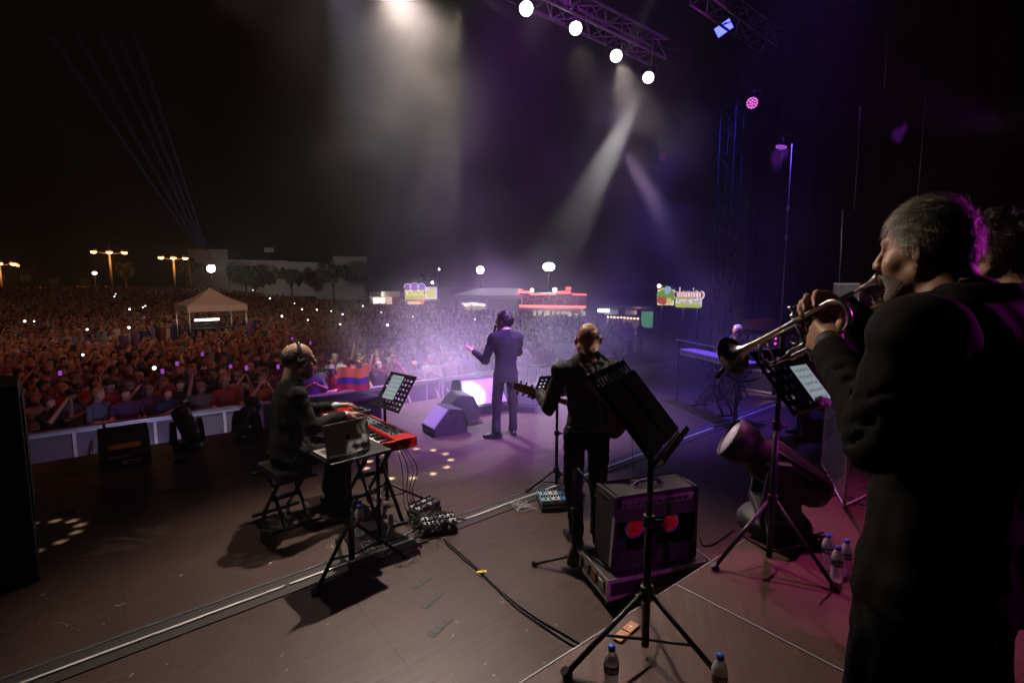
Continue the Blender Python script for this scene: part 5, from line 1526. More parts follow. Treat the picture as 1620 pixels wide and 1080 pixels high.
# moving light on the riser
def moving_light(label, c, rz, pan, tilt, sc=1., lens_mat=None, group=None):
    t = thing('moving_light', label, 'moving light', c, rz, group)
    f = lambda *p: V(p) * sc
    m = MB(); m.lathe([(.20 * sc, .01 * sc), (.235 * sc, .03 * sc), (.235 * sc, .09 * sc), (.20 * sc, .135 * sc), (.08 * sc, .155 * sc), (.001, .156 * sc)], 28); bs = m.build('base', black_plastic, t)
    m = MB()
    for i in range(9): m.box(f(-.03 + .012 * i, -.236, .06), (.005 * sc, .01 * sc, .04 * sc))
    m.box(f(.06, -.236, .06), (.03 * sc, .01 * sc, .03 * sc)); m.build('vent', alu_dull, bs)
    q = Matrix.Rotation(pan, 4, 'Z'); m = MB()
    for s in (-1, 1):
        m.prism([(-.13 * sc, .15 * sc), (.13 * sc, .15 * sc), (.10 * sc, .45 * sc), (.05 * sc, .56 * sc), (-.05 * sc, .56 * sc), (-.10 * sc, .45 * sc)], .07 * sc, q @ Matrix.Translation(f(0, s * .21, 0)) @ Matrix.Rotation(R(90), 4, 'X'))
    m.box(f(0, 0, .175), (.26 * sc, .49 * sc, .05 * sc), q.to_3x3()); m.build('yoke', black_plastic, t, .012 * sc)
    h = q @ Matrix.Translation(f(0, 0, .47)) @ Matrix.Rotation(tilt, 4, 'Y') 
    m = MB(); m.lathe([(r * sc, z * sc) for r, z in ((.001, -.36), (.09, -.36), (.125, -.31), (.14, -.2), (.15, 0), (.145, .12), (.125, .16), (.125, .20), (.15, .22), (.155, .36), (.14, .365), (.135, .345))], 26, h, cap=False); hd_ = m.build('head', black_plastic, t)
    m = MB(); m.lathe([(.136 * sc, .34 * sc), (.13 * sc, .35 * sc), (.07 * sc, .362 * sc), (.001, .366 * sc)], 24, h, cap=False); m.build('lens', lens_mat or dark_glass, hd_)
    m = MB()
    for a in range(8): 
        e = V((math.cos(a * .785), math.sin(a * .785), 0)) * .149 * sc
        m.tube([h @ (e * .9 + V((0, 0, -.28 * sc))), h @ (e + V((0, 0, .10 * sc)))], .012 * sc, 6)
    m.build('rib', black_plastic, hd_)
    return t
lens_glare = M_('lens_with_reflection', (.62, .65, .64), .25, spec=.8)  # white reflection on the unlit lens put into its colour
moving_light('big moving light with a pale round lens lying tilted on the riser', P(1222, 838, .452), .5, R(163) - .5, R(60), .98, lens_glare, 'moving head lights')
moving_light('dark moving light at the stage edge right of the labelled wedge', P(298, 712, 0), .3, R(120), R(62), .72, None, 'moving head lights')
moving_light('dark moving light half hidden behind the keyboard player', P(392, 694, 0), .3, R(60), R(50), .70, None, 'moving head lights')
sticker('painted_glint', 'small white plate as a glint on the half hidden moving light', 'glint', P(386, 690, .25), .05, .05, .5, white_plastic)  # glint on the moving light, modelled as a small white plate

# wedges and subwoofers
wedge_m = M_('wedge_paint', (.035, .034, .038), .55, bump=.35, scale=220)
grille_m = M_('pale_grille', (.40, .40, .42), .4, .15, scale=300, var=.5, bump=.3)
def wedge(label, c, rz, W=.5, k=1., lab=False, grille=None, group='floor monitor wedges'):
    t = thing('monitor_wedge', label, 'monitor speaker', c, rz, group)
    po = [(-.27 * k, 0), (.27 * k, 0), (.29 * k, .10 * k), (.02 * k, .40 * k), (-.20 * k, .36 * k), (-.29 * k, .14 * k)]
    m = MB(); m.prism(po, W, Matrix.Rotation(R(90), 4, 'X')); m.build('cabinet', wedge_m, t, .012)
    a, b_ = V((.285 * k, 0, .115 * k)), V((.035 * k, 0, .39 * k)); mid = (a + b_) / 2; d = (b_ - a).normalized(); n = V((d.z, 0, -d.x))
    rt = Matrix(((d.x, 0, n.x), (d.y, 1, n.y), (d.z, 0, n.z)))
    m = MB(); m.box(mid + n * .006, ((b_ - a).length * .95, W * .93, .014), rt); m.build('grille', grille or M_('dark_grille', (.02, .02, .022), .4, .5, bump=.3, scale=200), t, .004)
    for s in (-1, 1):
        m = MB(); m.lathe([(.055 * k, .004), (.05 * k, .0), (.035 * k, -.006), (.001, -.006)], 18, Matrix.Translation((-.04 * k, s * (W / 2 + .003), .17 * k)) @ Matrix.Rotation(R(-90 * s), 4, 'X')); m.build('handle_cup', black_plastic, t)
    if lab:
        rb = Matrix.Rotation(R(0), 3, 'Y')
        m = MB(); m.box((-.262 * k, 0, .245 * k), (.004, .30, .055), Matrix.Rotation(R(22), 3, 'Y')); m.build('yellow_label', M_('yellow_label', (.85, .64, .03), .5, scale=25, var=.25), t)
        m = MB(); m.box((-.291 * k, -.05, .075 * k), (.004, .17, .05), Matrix.Rotation(R(-8), 3, 'Y')); m.box((-.289 * k, .06, .14 * k), (.004, .19, .012)); m.build('white_label', lab_white, t)
        m = MB(); m.box((-.2935 * k, -.05, .075 * k), (.004, .10, .022), Matrix.Rotation(R(-8), 3, 'Y')); m.build('label_print', black_plastic, t)
    return t
wedge('black wedge with a yellow label seen from behind at the stage edge', P(199, 730, 0), ANG + R(90), .48, 1.12, True)
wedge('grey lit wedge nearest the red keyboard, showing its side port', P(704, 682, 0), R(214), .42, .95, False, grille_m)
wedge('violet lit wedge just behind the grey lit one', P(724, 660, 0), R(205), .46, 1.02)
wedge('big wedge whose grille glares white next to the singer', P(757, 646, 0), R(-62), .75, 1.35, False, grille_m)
wedge('low violet wedge behind the singer\'s legs', P(822, 645, 0), R(-100), .6, 1.0)
def sub(label, c, rz, d):
    t = thing('subwoofer', label, 'speaker', c, rz, 'low speakers along the stage front')
    m = MB(); m.box((0, 0, d[2] / 2), d); m.build('cabinet', wedge_m, t, .015)
    m = MB(); m.box((0, -d[1] / 2 - .004, d[2] * .5), (d[0] * .9, .008, d[2] * .82)); m.build('grille', M_('dark_grille', (.02, .02, .022), .4), t)
    m = MB(); m.box((d[0] * .12, -d[1] / 2 - .01, d[2] * .62), (.07, .004, .03)); m.build('badge', lab_white, t)
    m = MB()
    for x in (-.3, .3): m.box((d[0] * x, 0, d[2] + .004), (.1, .05, .008))
    m.build('handle', black_metal, t)
sub('violet lit low speaker behind the red keyboard', P(548, 668, 0), ANG, (.95, .5, .40))
sub('blue lit low speaker hidden by the keyboard player', P(472, 682, 0), ANG, (.8, .5, .42))
cc = P(22, 930, 0)
t = thing('side_cabinet', 'tall black loudspeaker cabinet cut by the left edge of the picture', 'loudspeaker', (cc.x - .33, cc.y + .1, 0), R(43))
m = MB(); m.box((0, 0, .72), (.62, .62, 1.44)); m.build('cabinet', M_('cabinet_paint', (.010, .011, .013), .6, bump=.3, scale=200), t, .015)
m = MB(); m.box((.316, 0, .9), (.012, .54, .9)); m.build('grille', M_('dark_grille', (.02, .02, .022), .4), t)
m = MB(); m.box((.316, 0, .22), (.010, .2, .09)); m.build('handle', black_metal, t, .004)

# chair at the stage front, second keyboard place, rack
t = thing('chair', 'grey backed chair standing far out beyond the guitarist', 'chair', P(900, 612, 0), R(20))
m = MB(); m.box((0, 0, .45), (.42, .42, .035)); m.build('seat', M_('grey_seat', (.25, .25, .27), .6), t, .01)
m = MB(); m.box((0, .20, .72), (.40, .03, .30), Matrix.Rotation(R(-8), 3, 'X')); m.build('backrest', M_('grey_seat', (.25, .25, .27), .6), t, .01)
for x in (-.19, .19):
    for y in (-.19, .19): m = MB(); m.cyl((x, y, 0), (x, y, .44 if y < 0 else .6), .012); m.build('leg', alu, t)
k1, k2 = P(1085, 552, .94), P(1190, 575, .94); L = (k2 - k1).length; az = math.atan2(k2.y - k1.y, k2.x - k1.x); kc = (k1 + k2) / 2
t = thing('white_keyboard', 'white and silver keyboard across the stage before the seated man', 'keyboard', (kc.x, kc.y, .85), az)
m = MB(); m.box((0, 0, .05), (L, .30, .10)); m.build('body', M_('white_keyboard_shell', (.55, .55, .6), .4), t, .012)
m = MB(); m.box((0, .06, .104), (L * .9, .13, .008)); m.build('white_keys', key_w, t)
m = MB()
for i in range(22): m.box((-L * .42 + L * .04 * i, -.152, .06), (.02 + .01 * (i % 3), .006, .02))
m.build('rear_sockets', black_plastic, t)
xstand('keyboard_stand', 'black stand under the white keyboard', (kc.x, kc.y, 0), az + R(90), 1, .3, .85, 'keyboard stand', .38)
sl_ = thing('upper_stand_tier', 'thin upper rail of a stand above the white keyboard', 'stand', (kc.x, kc.y, 0), az)
for x in (-.45, .45): m = MB(); m.cyl((x * L, -.2, .0), (x * L, -.2, 1.12), .014); m.build('post', black_metal, sl_)
m = MB(); m.box((0, -.2, 1.12), (L, .03, .02)); m.build('rail', alu_dull, sl_)
t = thing('equipment_rack', 'black equipment rack by the wing curtain with an orange bag on top', 'rack', D(1200, 600, 10.2) * V((1, 1, 0)) if False else (D(1200, 540, 10.2).x, 10.2, 0), ANG - R(90))
m = MB(); m.box((0, 0, .45), (.9, .6, .9)); m.build('lower_case', M_('case_laminate', (.02, .018, .02), .5), t, .01)
m = MB()
for z in (.04, .45, .88): m = MB(); m.box((0, -.302, z), (.9, .008, .03)); m.build('edge_strip', case_al, t)
m = MB(); m.box((0, 0, 1.05), (.85, .55, .26)); tw = m.build('upper_unit', black_plastic, t, .01)
m = MB()
for i in range(5): m.box((-.3 + .14 * i, -.28, 1.07), (.07, .01, .12))
m.build('faceplate', alu_dull, tw)
m = MB()
for z in (1.10, 1.0): m.sph((.46, -.3, z), .022, n=8, m=6)
m.build('pink_led', glow('pink_led_glow', (1, .05, .35), 2.5), tw)
tp_ = V((D(1200, 540, 10.2).x, 10.2, 1.182))
F = Field((-.5, -.3, -.02), (.5, .3, .4), .02); F.ell((0, 0, .1), (.38, .2, .14), 0, .05); F.ell((.12, 0, .16), (.22, .18, .12), 0, .06); F.bbox((0, 0, -.1), (.6, .4, .1), .01, 0, .01, cut=True); F.wrinkle(.012, 18, (0,), 2)
o = np_mesh('orange_bag', [F.skin()], [M_('orange_canvas', (.42, .13, .03), .8, bump=.2)]); o.location = tp_; o.rotation_euler = (0, 0, ANG - R(90)); tag(o, 'soft orange bag lying on the equipment rack', 'bag')
# mic stands over there
def mic_stand(label, c, h, boom, mic_mat):
    t = thing('microphone_stand', label, 'microphone stand', c)
    tripod(t, .2, .32, .4, .01, h, .011, .04, (0, 120, 240), False)
    m = MB(); m.tube([V((0, 0, h)), V(boom)], .008); m.build('boom', black_metal, t); d = (V(boom) - V((0, 0, h))).normalized()
    m = MB(); m.cyl(V(boom), V(boom) + d * .13, .012, .016); mc = m.build('microphone', black_plastic, t)
    m = MB(); m.sph(V(boom) + d * .15, .026, n=12, m=8); m.build('mesh_head', mic_mat, mc)
sv = M_('mic_mesh', (.5, .5, .52), .3, .8)
c_ = P(1128, 640, 0); e_ = D(1146, 540, 8.75) - c_
mic_stand('silver vocal microphone on a boom before the far keyboard player', c_, e_.z - .12, e_, sv)
c_ = P(1163, 683, 0); e_ = D(1176, 600, c_.y) - c_
mic_stand('thin dark microphone stand left of the woman with bracelets', c_, e_.z - .1, e_, black_plastic)
t = thing('stage_monitor_case', 'small black case with pale corner straps on the floor behind the clear screen', 'case', P(1292, 690, 0), ANG)
m = MB(); m.box((0, 0, .16), (.5, .3, .30)); m.build('body', black_plastic, t, .01)
m = MB()
for x in (-.2, .2): m.box((x, -.152, .16), (.05, .006, .30))
m.build('strap', M_('pale_strap', (.4, .38, .3), .6), t)
# ---------------------------------------------------------------- the band
mats_suit = [skin_tan, suit_black, suit_trouser, shoe_black, shirt_black, eye_m, lip_m, beard_grey]
CURL = [(.35, .5, .35), (.4, .55, .4), (.45, .6, .4), (.5, .65, .4)]
REST = [(.25, .35, .25), (.28, .4, .3), (.32, .45, .3), (.38, .5, .3)]
GRIP = [(.9, 1.2, .7), (.95, 1.25, .7), (1.0, 1.25, .7), (1.0, 1.3, .7)]

# big trumpet player
ang = R(26); hx = .06
mouth_w = D(1392, 441, 1.29)
mouth_l = V((0, .160, 1.712))
org = mouth_w - Matrix.Rotation(ang, 3, 'Z') @ mouth_l; org.z = .45
hf_, hu_ = unit((-.20, 1, -.07)), (0, .07, 1)
hc = A3(.019, .064, 1.775)
J = dict(pel=(0, -.02, 1.09), neck=(0, -.03, 1.60), head=hc, hf=hf_, hu=hu_,
         shL=(-.205, -.03, 1.585), shR=(.205, -.01, 1.585), elL=(-.235, .01, 1.365), elR=(.31, .20, 1.32),
         wrL=(-.074, .215, 1.52), wrR=(.165, .31, 1.595), hpL=(-.085, 0, 1.02), hpR=(.085, 0, 1.02), knL=(-.11, .02, .55), knR=(.12, .0, .55),
         anL=(-.15, -.02, .08), anR=(.17, -.03, .08), toL=(-.2, .3, 0), toR=(.24, .28, 0))
tp = .52      # how far the trumpet points down
tdir = V((.10, math.cos(tp), -math.sin(tp))).normalized()
tup = V((0, math.sin(tp), math.cos(tp)))
TL = lambda x, f, u: mouth_l + V((x, 0, 0)) + tdir * f + tup * u
hands = [
    dict(W=TL(-.062, .155, -.125), d=(.30, .80, .32), n=(.95, -.30, -.05), side=-1, curls=[(.75, .9, .5), (.85, 1.0, .6), (.9, 1.05, .6), (.8, 1.1, .6)], thumb=((.6, .5, .6), (.7, .55, .15), (.6, .7, -.1)), s=1.06, spread=.12),
    dict(W=TL(.112, .185, -.012), d=tuple(V((-.80, 0, 0)) + tdir * .12 + tup * .55), n=tuple(V((-.5, 0, 0)) - tup * .85), side=1, curls=[(.55, .75, .45), (.5, .8, .5), (.55, .8, .5), (.6, .9, .5)], thumb=((.8, .5, .5), (.9, .5, .1), (.9, .4, .0)), s=1.06, spread=.16)]
el_, wr_, sh_ = A3(-.235, .01, 1.365), A3(-.074, .215, 1.52), A3(-.205, -.03, 1.585)
crs = []
for t_, k_ in ((.12, 1.), (.26, .8), (.42, .9), (.58, .6), (.75, .5)):
    c_ = el_ + (wr_ - el_) * t_; crs.append((c_ + A3(-.062, -.035, .035) * (1.05 - .3 * t_), c_ + A3(-.050, .012, -.055) * (1.05 - .3 * t_), .0085 * k_))
for t_, k_ in ((.10, .9), (.28, .8), (.50, .6)):
    c_ = el_ + (sh_ - el_) * t_; crs.append((c_ + A3(-.075, -.030, .02), c_ + A3(-.045, .06, -.035), .0085 * k_))
for i_ in range(16):                     # armhole seam
    q_ = lambda i: A3(-.135, -.04 + .10 * math.cos(i * .393), 1.56 + .115 * math.sin(i * .393))
    crs.append((q_(i_) + A3(-.02, 0, 0), q_(i_ + 1) + A3(-.02, 0, 0), .0045))
tr_man = person('person', 'big grey haired man in black suit playing a silver trumpet on the riser', org, ang, J, mats_suit, res=.0095, hres=.0046, girth=1.15, fold=.0042, hands=hands,
                hd=dict(beard=True, wide=1.02, chub=1.12, nose=.98, shut=True), sleeve=1.12, hem=.115, up_collar=.085, creases=crs, hy=.84)
hair_mesh('hair', hc, hf_, hu_, hair_grey, tr_man, 'short', 1.02, .010, .0046, 3, .0012, 60, hy=.84)
strands('hair_strands', hc, hf_, hu_, hair_grey, tr_man, 8000, .034, .0010, 4, .0085, .05, 1.0, -.105, 1.02, hy=.84)
# his neck fringe is longer
def trumpet(label, org, ang, mouth, metal, metal2):
    t = thing('trumpet', label, 'trumpet', V(org) + Matrix.Rotation(ang, 3, 'Z') @ V(mouth), ang)
    T = lambda x, f, u: V((x, 0, 0)) + tdir * f + tup * u
    q = Matrix(((1, tdir.x, tup.x), (0, tdir.y, tup.y), (0, tdir.z, tup.z))).to_4x4()      # local x, f, u
    qz = q @ Matrix.Rotation(R(-90), 4, 'X')                                        # lathe axis along f
    m = MB(); m.lathe([(.0085, -.002), (.0135, -.001), (.0138, .006), (.011, .018), (.0065, .03), (.0048, .05), (.0052, .085)], 18, qz, cap=True); m.build('mouthpiece', metal, t)
    bx, lx = -.034, .0
    pts = [T(lx, .075, 0), T(lx, .40, 0)] + arc(T(lx, .40, -.0375), .0375, 90, -90, tdir, tup, 10) + [T(lx, .30, -.075)]
    m = MB(); m.tube(pts, .0062, 10); m.build('leadpipe', metal, t)
    m = MB(); m.tube([T(lx, .39, 0)] + [T(lx, .41, 0)], .0078, 10); m.tube([T(lx, .33, -.075), T(lx, .40, -.075)], .0076, 10); m.cyl(T(lx, .395, .0), T(lx, .395, -.075), .003); m.build('tuning_slide', metal, t)
    m = MB()
    bp = [T(bx, .30 - .0, -.088), T(bx, .135, -.088)] + arc(T(bx, .135, -.044), .044, -90, -270, tdir, tup, 12) + [T(bx, .2, .0), T(bx, .3, .0)]
    m.tube(bp, .0068, 12)
    prof = [(.0068, .29), (.0075, .34), (.0088, .38), (.0108, .42), (.0145, .455), (.020, .478), (.0285, .495), (.042, .508), (.055, .514), (.066, .5165)]
    ins = [(.066, .5165), (.052, .512), (.040, .505), (.027, .491), (.018, .473), (.0125, .45), (.008, .40)]
    m.lathe(prof, 40, Matrix.Translation((bx, 0, 0)) @ qz, cap=False); m.lathe(ins, 40, Matrix.Translation((bx, 0, 0)) @ qz, cap=False)
    m.tube(arc(Matrix.Translation((bx, 0, 0)) @ qz @ V((0, 0, .5165)), .066, 0, 360, (1, 0, 0), tup, 40)[:-1], .0016, 6, closed=True)
    m.build('bell', metal, t)
    for i in range(3):
        f = .20 + .026 * i; x = -.017
        m = MB(); m.cyl(T(x, f, -.115), T(x, f, .018), .0108, n=16); m.cyl(T(x, f, -.121), T(x, f, -.113), .012); m.cyl(T(x, f, .016), T(x, f, .026), .012); v_ = m.build('valve', metal2, t)
        m = MB(); m.cyl(T(x, f, .026), T(x, f, .046 - .008 * (i == 1)), .0035); m.cyl(T(x, f, .045 - .008 * (i == 1)), T(x, f, .049 - .008 * (i == 1)), .009); m.build('finger_button', metal, v_)
    m = MB()
    m.tube([T(.0, .255, -.06), T(.012, .30, -.06), T(.012, .34, -.06)] + arc(T(.012, .34, -.072), .012, 90, -90, tdir, tup, 6) + [T(.0, .255, -.084)], .0058, 8)
    m.tube([T(-.017, .2, -.04)] + arc(T(-.017, .17, -.052), .012, 90, 270, tdir, tup, 6) + [T(-.017, .2, -.064)], .0058, 8)
    m.cyl(T(bx, .225, 0), T(lx, .225, 0), .0035); m.cyl(T(bx, .36, 0), T(lx, .36, 0), .0035)
    m.tube(arc(T(.012, .31, -.035), .012, 0, 360, tdir, tup, 10), .0022, 6); m.build('valve_slide', metal, t)
    return t
trumpet('silver trumpet with dark gleams held by the big grey haired man', org, ang, mouth_l + V((0, -.0, 0)), silver, chrome)

# curly haired trumpet player behind him
ang2 = R(27); org2 = V((1.545, 1.60, .45))
hc2 = A3(.019, .06, 1.79); ml2 = V((0, .155, 1.735))
J2 = dict(J); J2.update(head=hc2, pel=(0, -.02, .99), neck=(0, -.05, 1.60), wrL=(-.075, .25, 1.52), elL=(-.25, .12, 1.30), shL=(-.20, -.02, 1.55), shR=(.20, -.02, 1.55), hpL=(-.1, 0, .92), hpR=(.1, 0, .92))
TL2 = lambda x, f, u: ml2 + V((x, 0, 0)) + tdir * f + tup * u
h2 = [dict(W=TL2(-.085, .10, -.10), d=(.25, .75, .45), n=(.92, -.3, .1), side=-1, curls=[(.6, .8, .5), (.7, .9, .5), (.8, .9, .6), (.8, 1.0, .6)], thumb=((.2, .3, .95), (.4, .5, .7), (.5, .6, .4)), s=1.04, spread=.15),
      dict(W=TL2(.125, .15, .03), d=(-.5, .6, .42), n=(-.45, .35, -.85), side=1, curls=[(.35, .75, .55), (.3, .8, .55), (.35, .8, .6), (.5, .9, .6)], thumb=((.8, .3, .5), (.9, .4, .1), (.9, .5, 0)), s=1.0)]
p2 = person('person', 'curly haired man in dark clothes playing trumpet, half hidden at the right edge', org2, ang2, J2, [skin_mid, suit_black, suit_trouser, shoe_black, shirt_black, eye_m, lip_m, beard_grey], res=.011, hres=.0052, hands=h2, hem=.2)
hair_mesh('hair', hc2, hf_, hu_, hair_brown, p2, 'curly', 1.0, .010, .006, 5, .003, 80, lump=(.012, .010))
strands('hair_strands', hc2, hf_, hu_, hair_brown, p2, 5200, .05, .0011, 5, .016, .55, .4, -.09)
trumpet('second trumpet of brass and silver seen behind the first one', org2, ang2, ml2, brass, silver)

# guitarist from behind
og = P(926, 858, 0) + V((0, .03, 0)); ag = R(8)
hc = A3(.0, .02, 1.695)
J = dict(pel=(0, -.01, 1.0), neck=(0, -.03, 1.535), head=hc, hf=(-.12, 1, -.1), shL=(-.22, -.01, 1.455), shR=(.22, -.01, 1.455),
         elL=(-.315, .04, 1.13), elR=(.34, .08, 1.14), wrL=(-.335, .265, 1.205), wrR=(.16, .26, 1.10), hpL=(-.10, 0, .93), hpR=(.10, 0, .93), knL=(-.105, .02, .50), knR=(.105, .02, .50),
         anL=(-.085, -.03, .08), anR=(.10, -.03, .08), toL=(-.16, .25, 0), toR=(.2, .25, 0))
gl, gd = V((-.64, .30, 1.305)), V((.20, .215, 1.02))           # headstock end, body centre
gx = (gl - gd).normalized()
npt = gd + gx * .56
hands = [dict(W=npt + V((.03, -.06, -.075)), d=(-.25, .55, .75), n=(.1, .75, -.5), side=-1, curls=[(.5, .9, .6)] * 4, thumb=((.5, -.1, .6), (.8, .1, .3), (.9, .1, .1)), s=1.0),
         dict(W=gd + V((-.03, .055, .09)), d=(-.6, .15, -.6), n=(-.1, -.9, -.1), side=1, curls=REST, s=1.0)]
gman = person('person', 'bald guitarist in a black shirt seen from behind with dappled light on his head', og, ag, J, [M_('flushed_skin', (.42, .19, .13), .45, var=.15, scale=30, bump=.06), shirt_black, suit_trouser, shoe_black, shirt_black, eye_m, lip_m, beard_grey], jacket=False, res=.0105, hres=.0062, girth=1.05, fold=.005, hands=hands, hem=.0, sleeve=1.08, hs=1.13, hd=dict(chub=1.16, ear=1.35))
m = MB(); c0 = V((.06, -.155, 1.005)); m.box(c0, (.13, .035, .055)); m.build('belt_pack', M_('belt_pack', (.10, .03, .10), .3), gman, .006)  # magenta shine on the black pack put into its colour
m = MB()
pts = [V((.16 * math.cos(a), -.01 + .125 * math.sin(a), .985)) for a in [2 * math.pi * i / 24 for i in range(24)]]
m.tube(pts, .018, 6, closed=True); m.build('belt', shoe_black, gman)
m = MB(); m.tube(spline([V((.03, -.075, 1.60)), V((.035, -.14, 1.50)), V((.045, -.165, 1.3)), V((.055, -.18, 1.12)), V((.07, -.175, 1.02))], 6), .003, 5); m.build('earpiece_cable', M_('grey_cable', (.3, .3, .3), .5), gman)
# strap over the left shoulder
t = thing('electric_guitar', 'sunburst electric guitar hanging from the bald guitarist on a brown strap', 'guitar', og, ag)
gy = V((0, 1, 0)); gz_ = gx.cross(gy).normalized() * -1; gy = gx.cross(gz_).normalized()
if gy.y < 0: gy = -gy
Mg = Matrix(((gx.x, gz_.x, gy.x, gd.x), (gx.y, gz_.y, gy.y, gd.y), (gx.z, gz_.z, gy.z, gd.z), (0, 0, 0, 1)))   # a along neck, b across, c away from the player
bo = spline([V(p) for p in ((.20, .045, 0), (.21, .14, 0), (.12, .155, 0), (.03, .115, 0), (-.08, .15, 0), (-.19, .15, 0), (-.24, .05, 0), (-.235, -.06, 0), (-.18, -.16, 0), (-.07, -.16, 0), (.03, -.12, 0), (.11, -.155, 0), (.19, -.13, 0), (.19, -.05, 0))], 4)
m = MB(); m.prism([(p.x, p.y) for p in bo], .045, Mg); m.build('body', M_('sunburst_wood', (.30, .075, .015), .25, scale=6, var=.6), t, .008)
m = MB(); m.prism([(.12, .027), (.60, .022), (.60, -.022), (.12, -.027)], .024, Mg @ Matrix.Translation((0, 0, .03))); nk_ = m.build('neck', M_('maple_neck', (.42, .21, .09), .35, var=.2, stretch=(1, 6, 6)), t, .006)
m = MB()
for i in range(18): m.prism([(.58 - .024 * i, .023), (.582 - .024 * i, .023), (.582 - .024 * i, -.023), (.58 - .024 * i, -.023)], .002, Mg @ Matrix.Translation((0, 0, .043)))
m.build('fret', chrome, nk_)
m = MB(); m.prism([(.60, .022), (.65, .040), (.80, .030), (.815, -.005), (.79, -.034), (.63, -.040), (.60, -.022)], .016, Mg @ Matrix.Translation((0, 0, .026))); hs_ = m.build('headstock', M_('headstock_wood', (.26, .12, .05), .4), t, .004)
m = MB()
for i in range(3):
    for s in (-1, 1): m.cyl(Mg @ V((.655 + .05 * i, s * .036, .02)), Mg @ V((.655 + .05 * i, s * .060, .02)), .008, .011, 8)
m.build('tuning_peg', black_metal, hs_)
m = MB()
for k in range(6): m.tube([Mg @ V((-.12, -.022 + .009 * k, .036)), Mg @ V((.62, -.016 + .0065 * k, .046))], .0006, 4)
m.build('strings', chrome, t)
m = MB()
for x in (-.03, .06): m.prism([(x - .02, .045), (x + .02, .045), (x + .02, -.045), (x - .02, -.045)], .012, Mg @ Matrix.Translation((0, 0, .027)))
m.build('pickup', black_plastic, t)
m = MB(); m.box(Mg @ V((-.15, -.10, .0)), (.03, .03, .04)); m.build('jack_plug', M_('yellow_plug', (.7, .5, .05), .4), t)
strap = spline([Mg @ V((-.23, 0, 0)), V((.20, .0, 1.12)), V((.14, -.165, 1.20)), V((.0, -.172, 1.34)), V((-.09, -.125, 1.475)), V((-.13, -.02, 1.515)), V((-.14, .10, 1.42)), V((-.16, .17, 1.28)), Mg @ V((.20, .09, 0))], 7)
vs, fs = [], []
for i, p in enumerate(strap):
    tg = (strap[min(i + 1, len(strap) - 1)] - strap[max(i - 1, 0)]).normalized(); rad = (p - V((0, 0.0, p.z))).normalized(); wd = tg.cross(rad).normalized() * .033
    vs += [p - wd, p + wd, p + wd - rad * .004, p - wd - rad * .004]
for i in range(len(strap) - 1):
    for k in range(4): fs.append((4 * i + k, 4 * i + (k + 1) % 4, 4 * i + 4 + (k + 1) % 4, 4 * i + 4 + k))
m = MB(); m.add(vs, fs, True); m.build('strap', M_('brown_strap', (.12, .065, .06), .5), t)

# singer
os_ = P(800, 690, 0); as_ = R(24)
hc = A3(-.005, .03, 1.625)
J = dict(pel=(0, -.01, .96), neck=(0, -.02, 1.455), head=hc, hf=(-.62, .78, .06), shL=(-.185, 0, 1.395), shR=(.185, -.01, 1.395),
         elL=(-.275, .06, 1.09), elR=(.26, .14, 1.16), wrL=(-.355, .275, 1.175), wrR=(.05, .245, 1.36), hpL=(-.09, 0, .90), hpR=(.09, 0, .90), knL=(-.125, .03, .49), knR=(.12, .02, .49),
         anL=(-.15, -.02, .08), anR=(.125, .03, .08), toL=(-.42, .10, 0), toR=(.17, .3, 0))
hands = [dict(W=(-.385, .335, 1.205), d=(-.35, .75, .45), n=(.3, -.35, .85), side=1, curls=[(.1, .2, .15), (.15, .25, .2), (.3, .4, .2), (.45, .5, .3)], thumb=((.5, .3, .8), (.7, .3, .5), (.8, .2, .2)), s=1.0, spread=.25),
         dict(W=(.02, .27, 1.385), d=(-.75, .05, .45), n=(-.3, -.6, .7), side=1, curls=GRIP, thumb=((.6, .5, .6), (.8, .5, .1), (.7, .6, -.2)), s=1.0)]
sing = person('person', 'singer in a dark suit seen from behind, arm out to the public, microphone at mouth', os_, as_, J, [skin_pale, suit_navy, suit_navy, shoe_black, shirt_white, eye_m, lip_m, beard_grey], res=.0115, hres=.0065, fold=.0035, hands=hands, girth=.97, hem=.17, hs=1.14)
hair_mesh('hair', hc, J['hf'], (0, 0, 1), hair_dark, sing, 'short', 1.0, .012, .006, 4, .002, 80, hs=1.14)
strands('hair_strands', hc, J['hf'], (0, 0, 1), hair_dark, sing, 1200, .03, .002, 6, .010, .05, -.6, -.08, hs=1.14)
t = thing('microphone', 'black handheld microphone at the singer\'s mouth', 'microphone', os_, as_)
a, b_ = V((-.085, .135, 1.565)), V((-.095, .235, 1.40))
m = MB(); d_ = (a - b_).normalized(); m.cyl(b_, a - d_ * .03, .011, .017); m.build('handle', black_plastic, t)
m = MB(); m.sph(a - d_ * .02, .026, (1, 1, 1), 12, 8); m.build('mesh_head', M_('dark_mic_mesh', (.05, .05, .05), .4, .6), t)

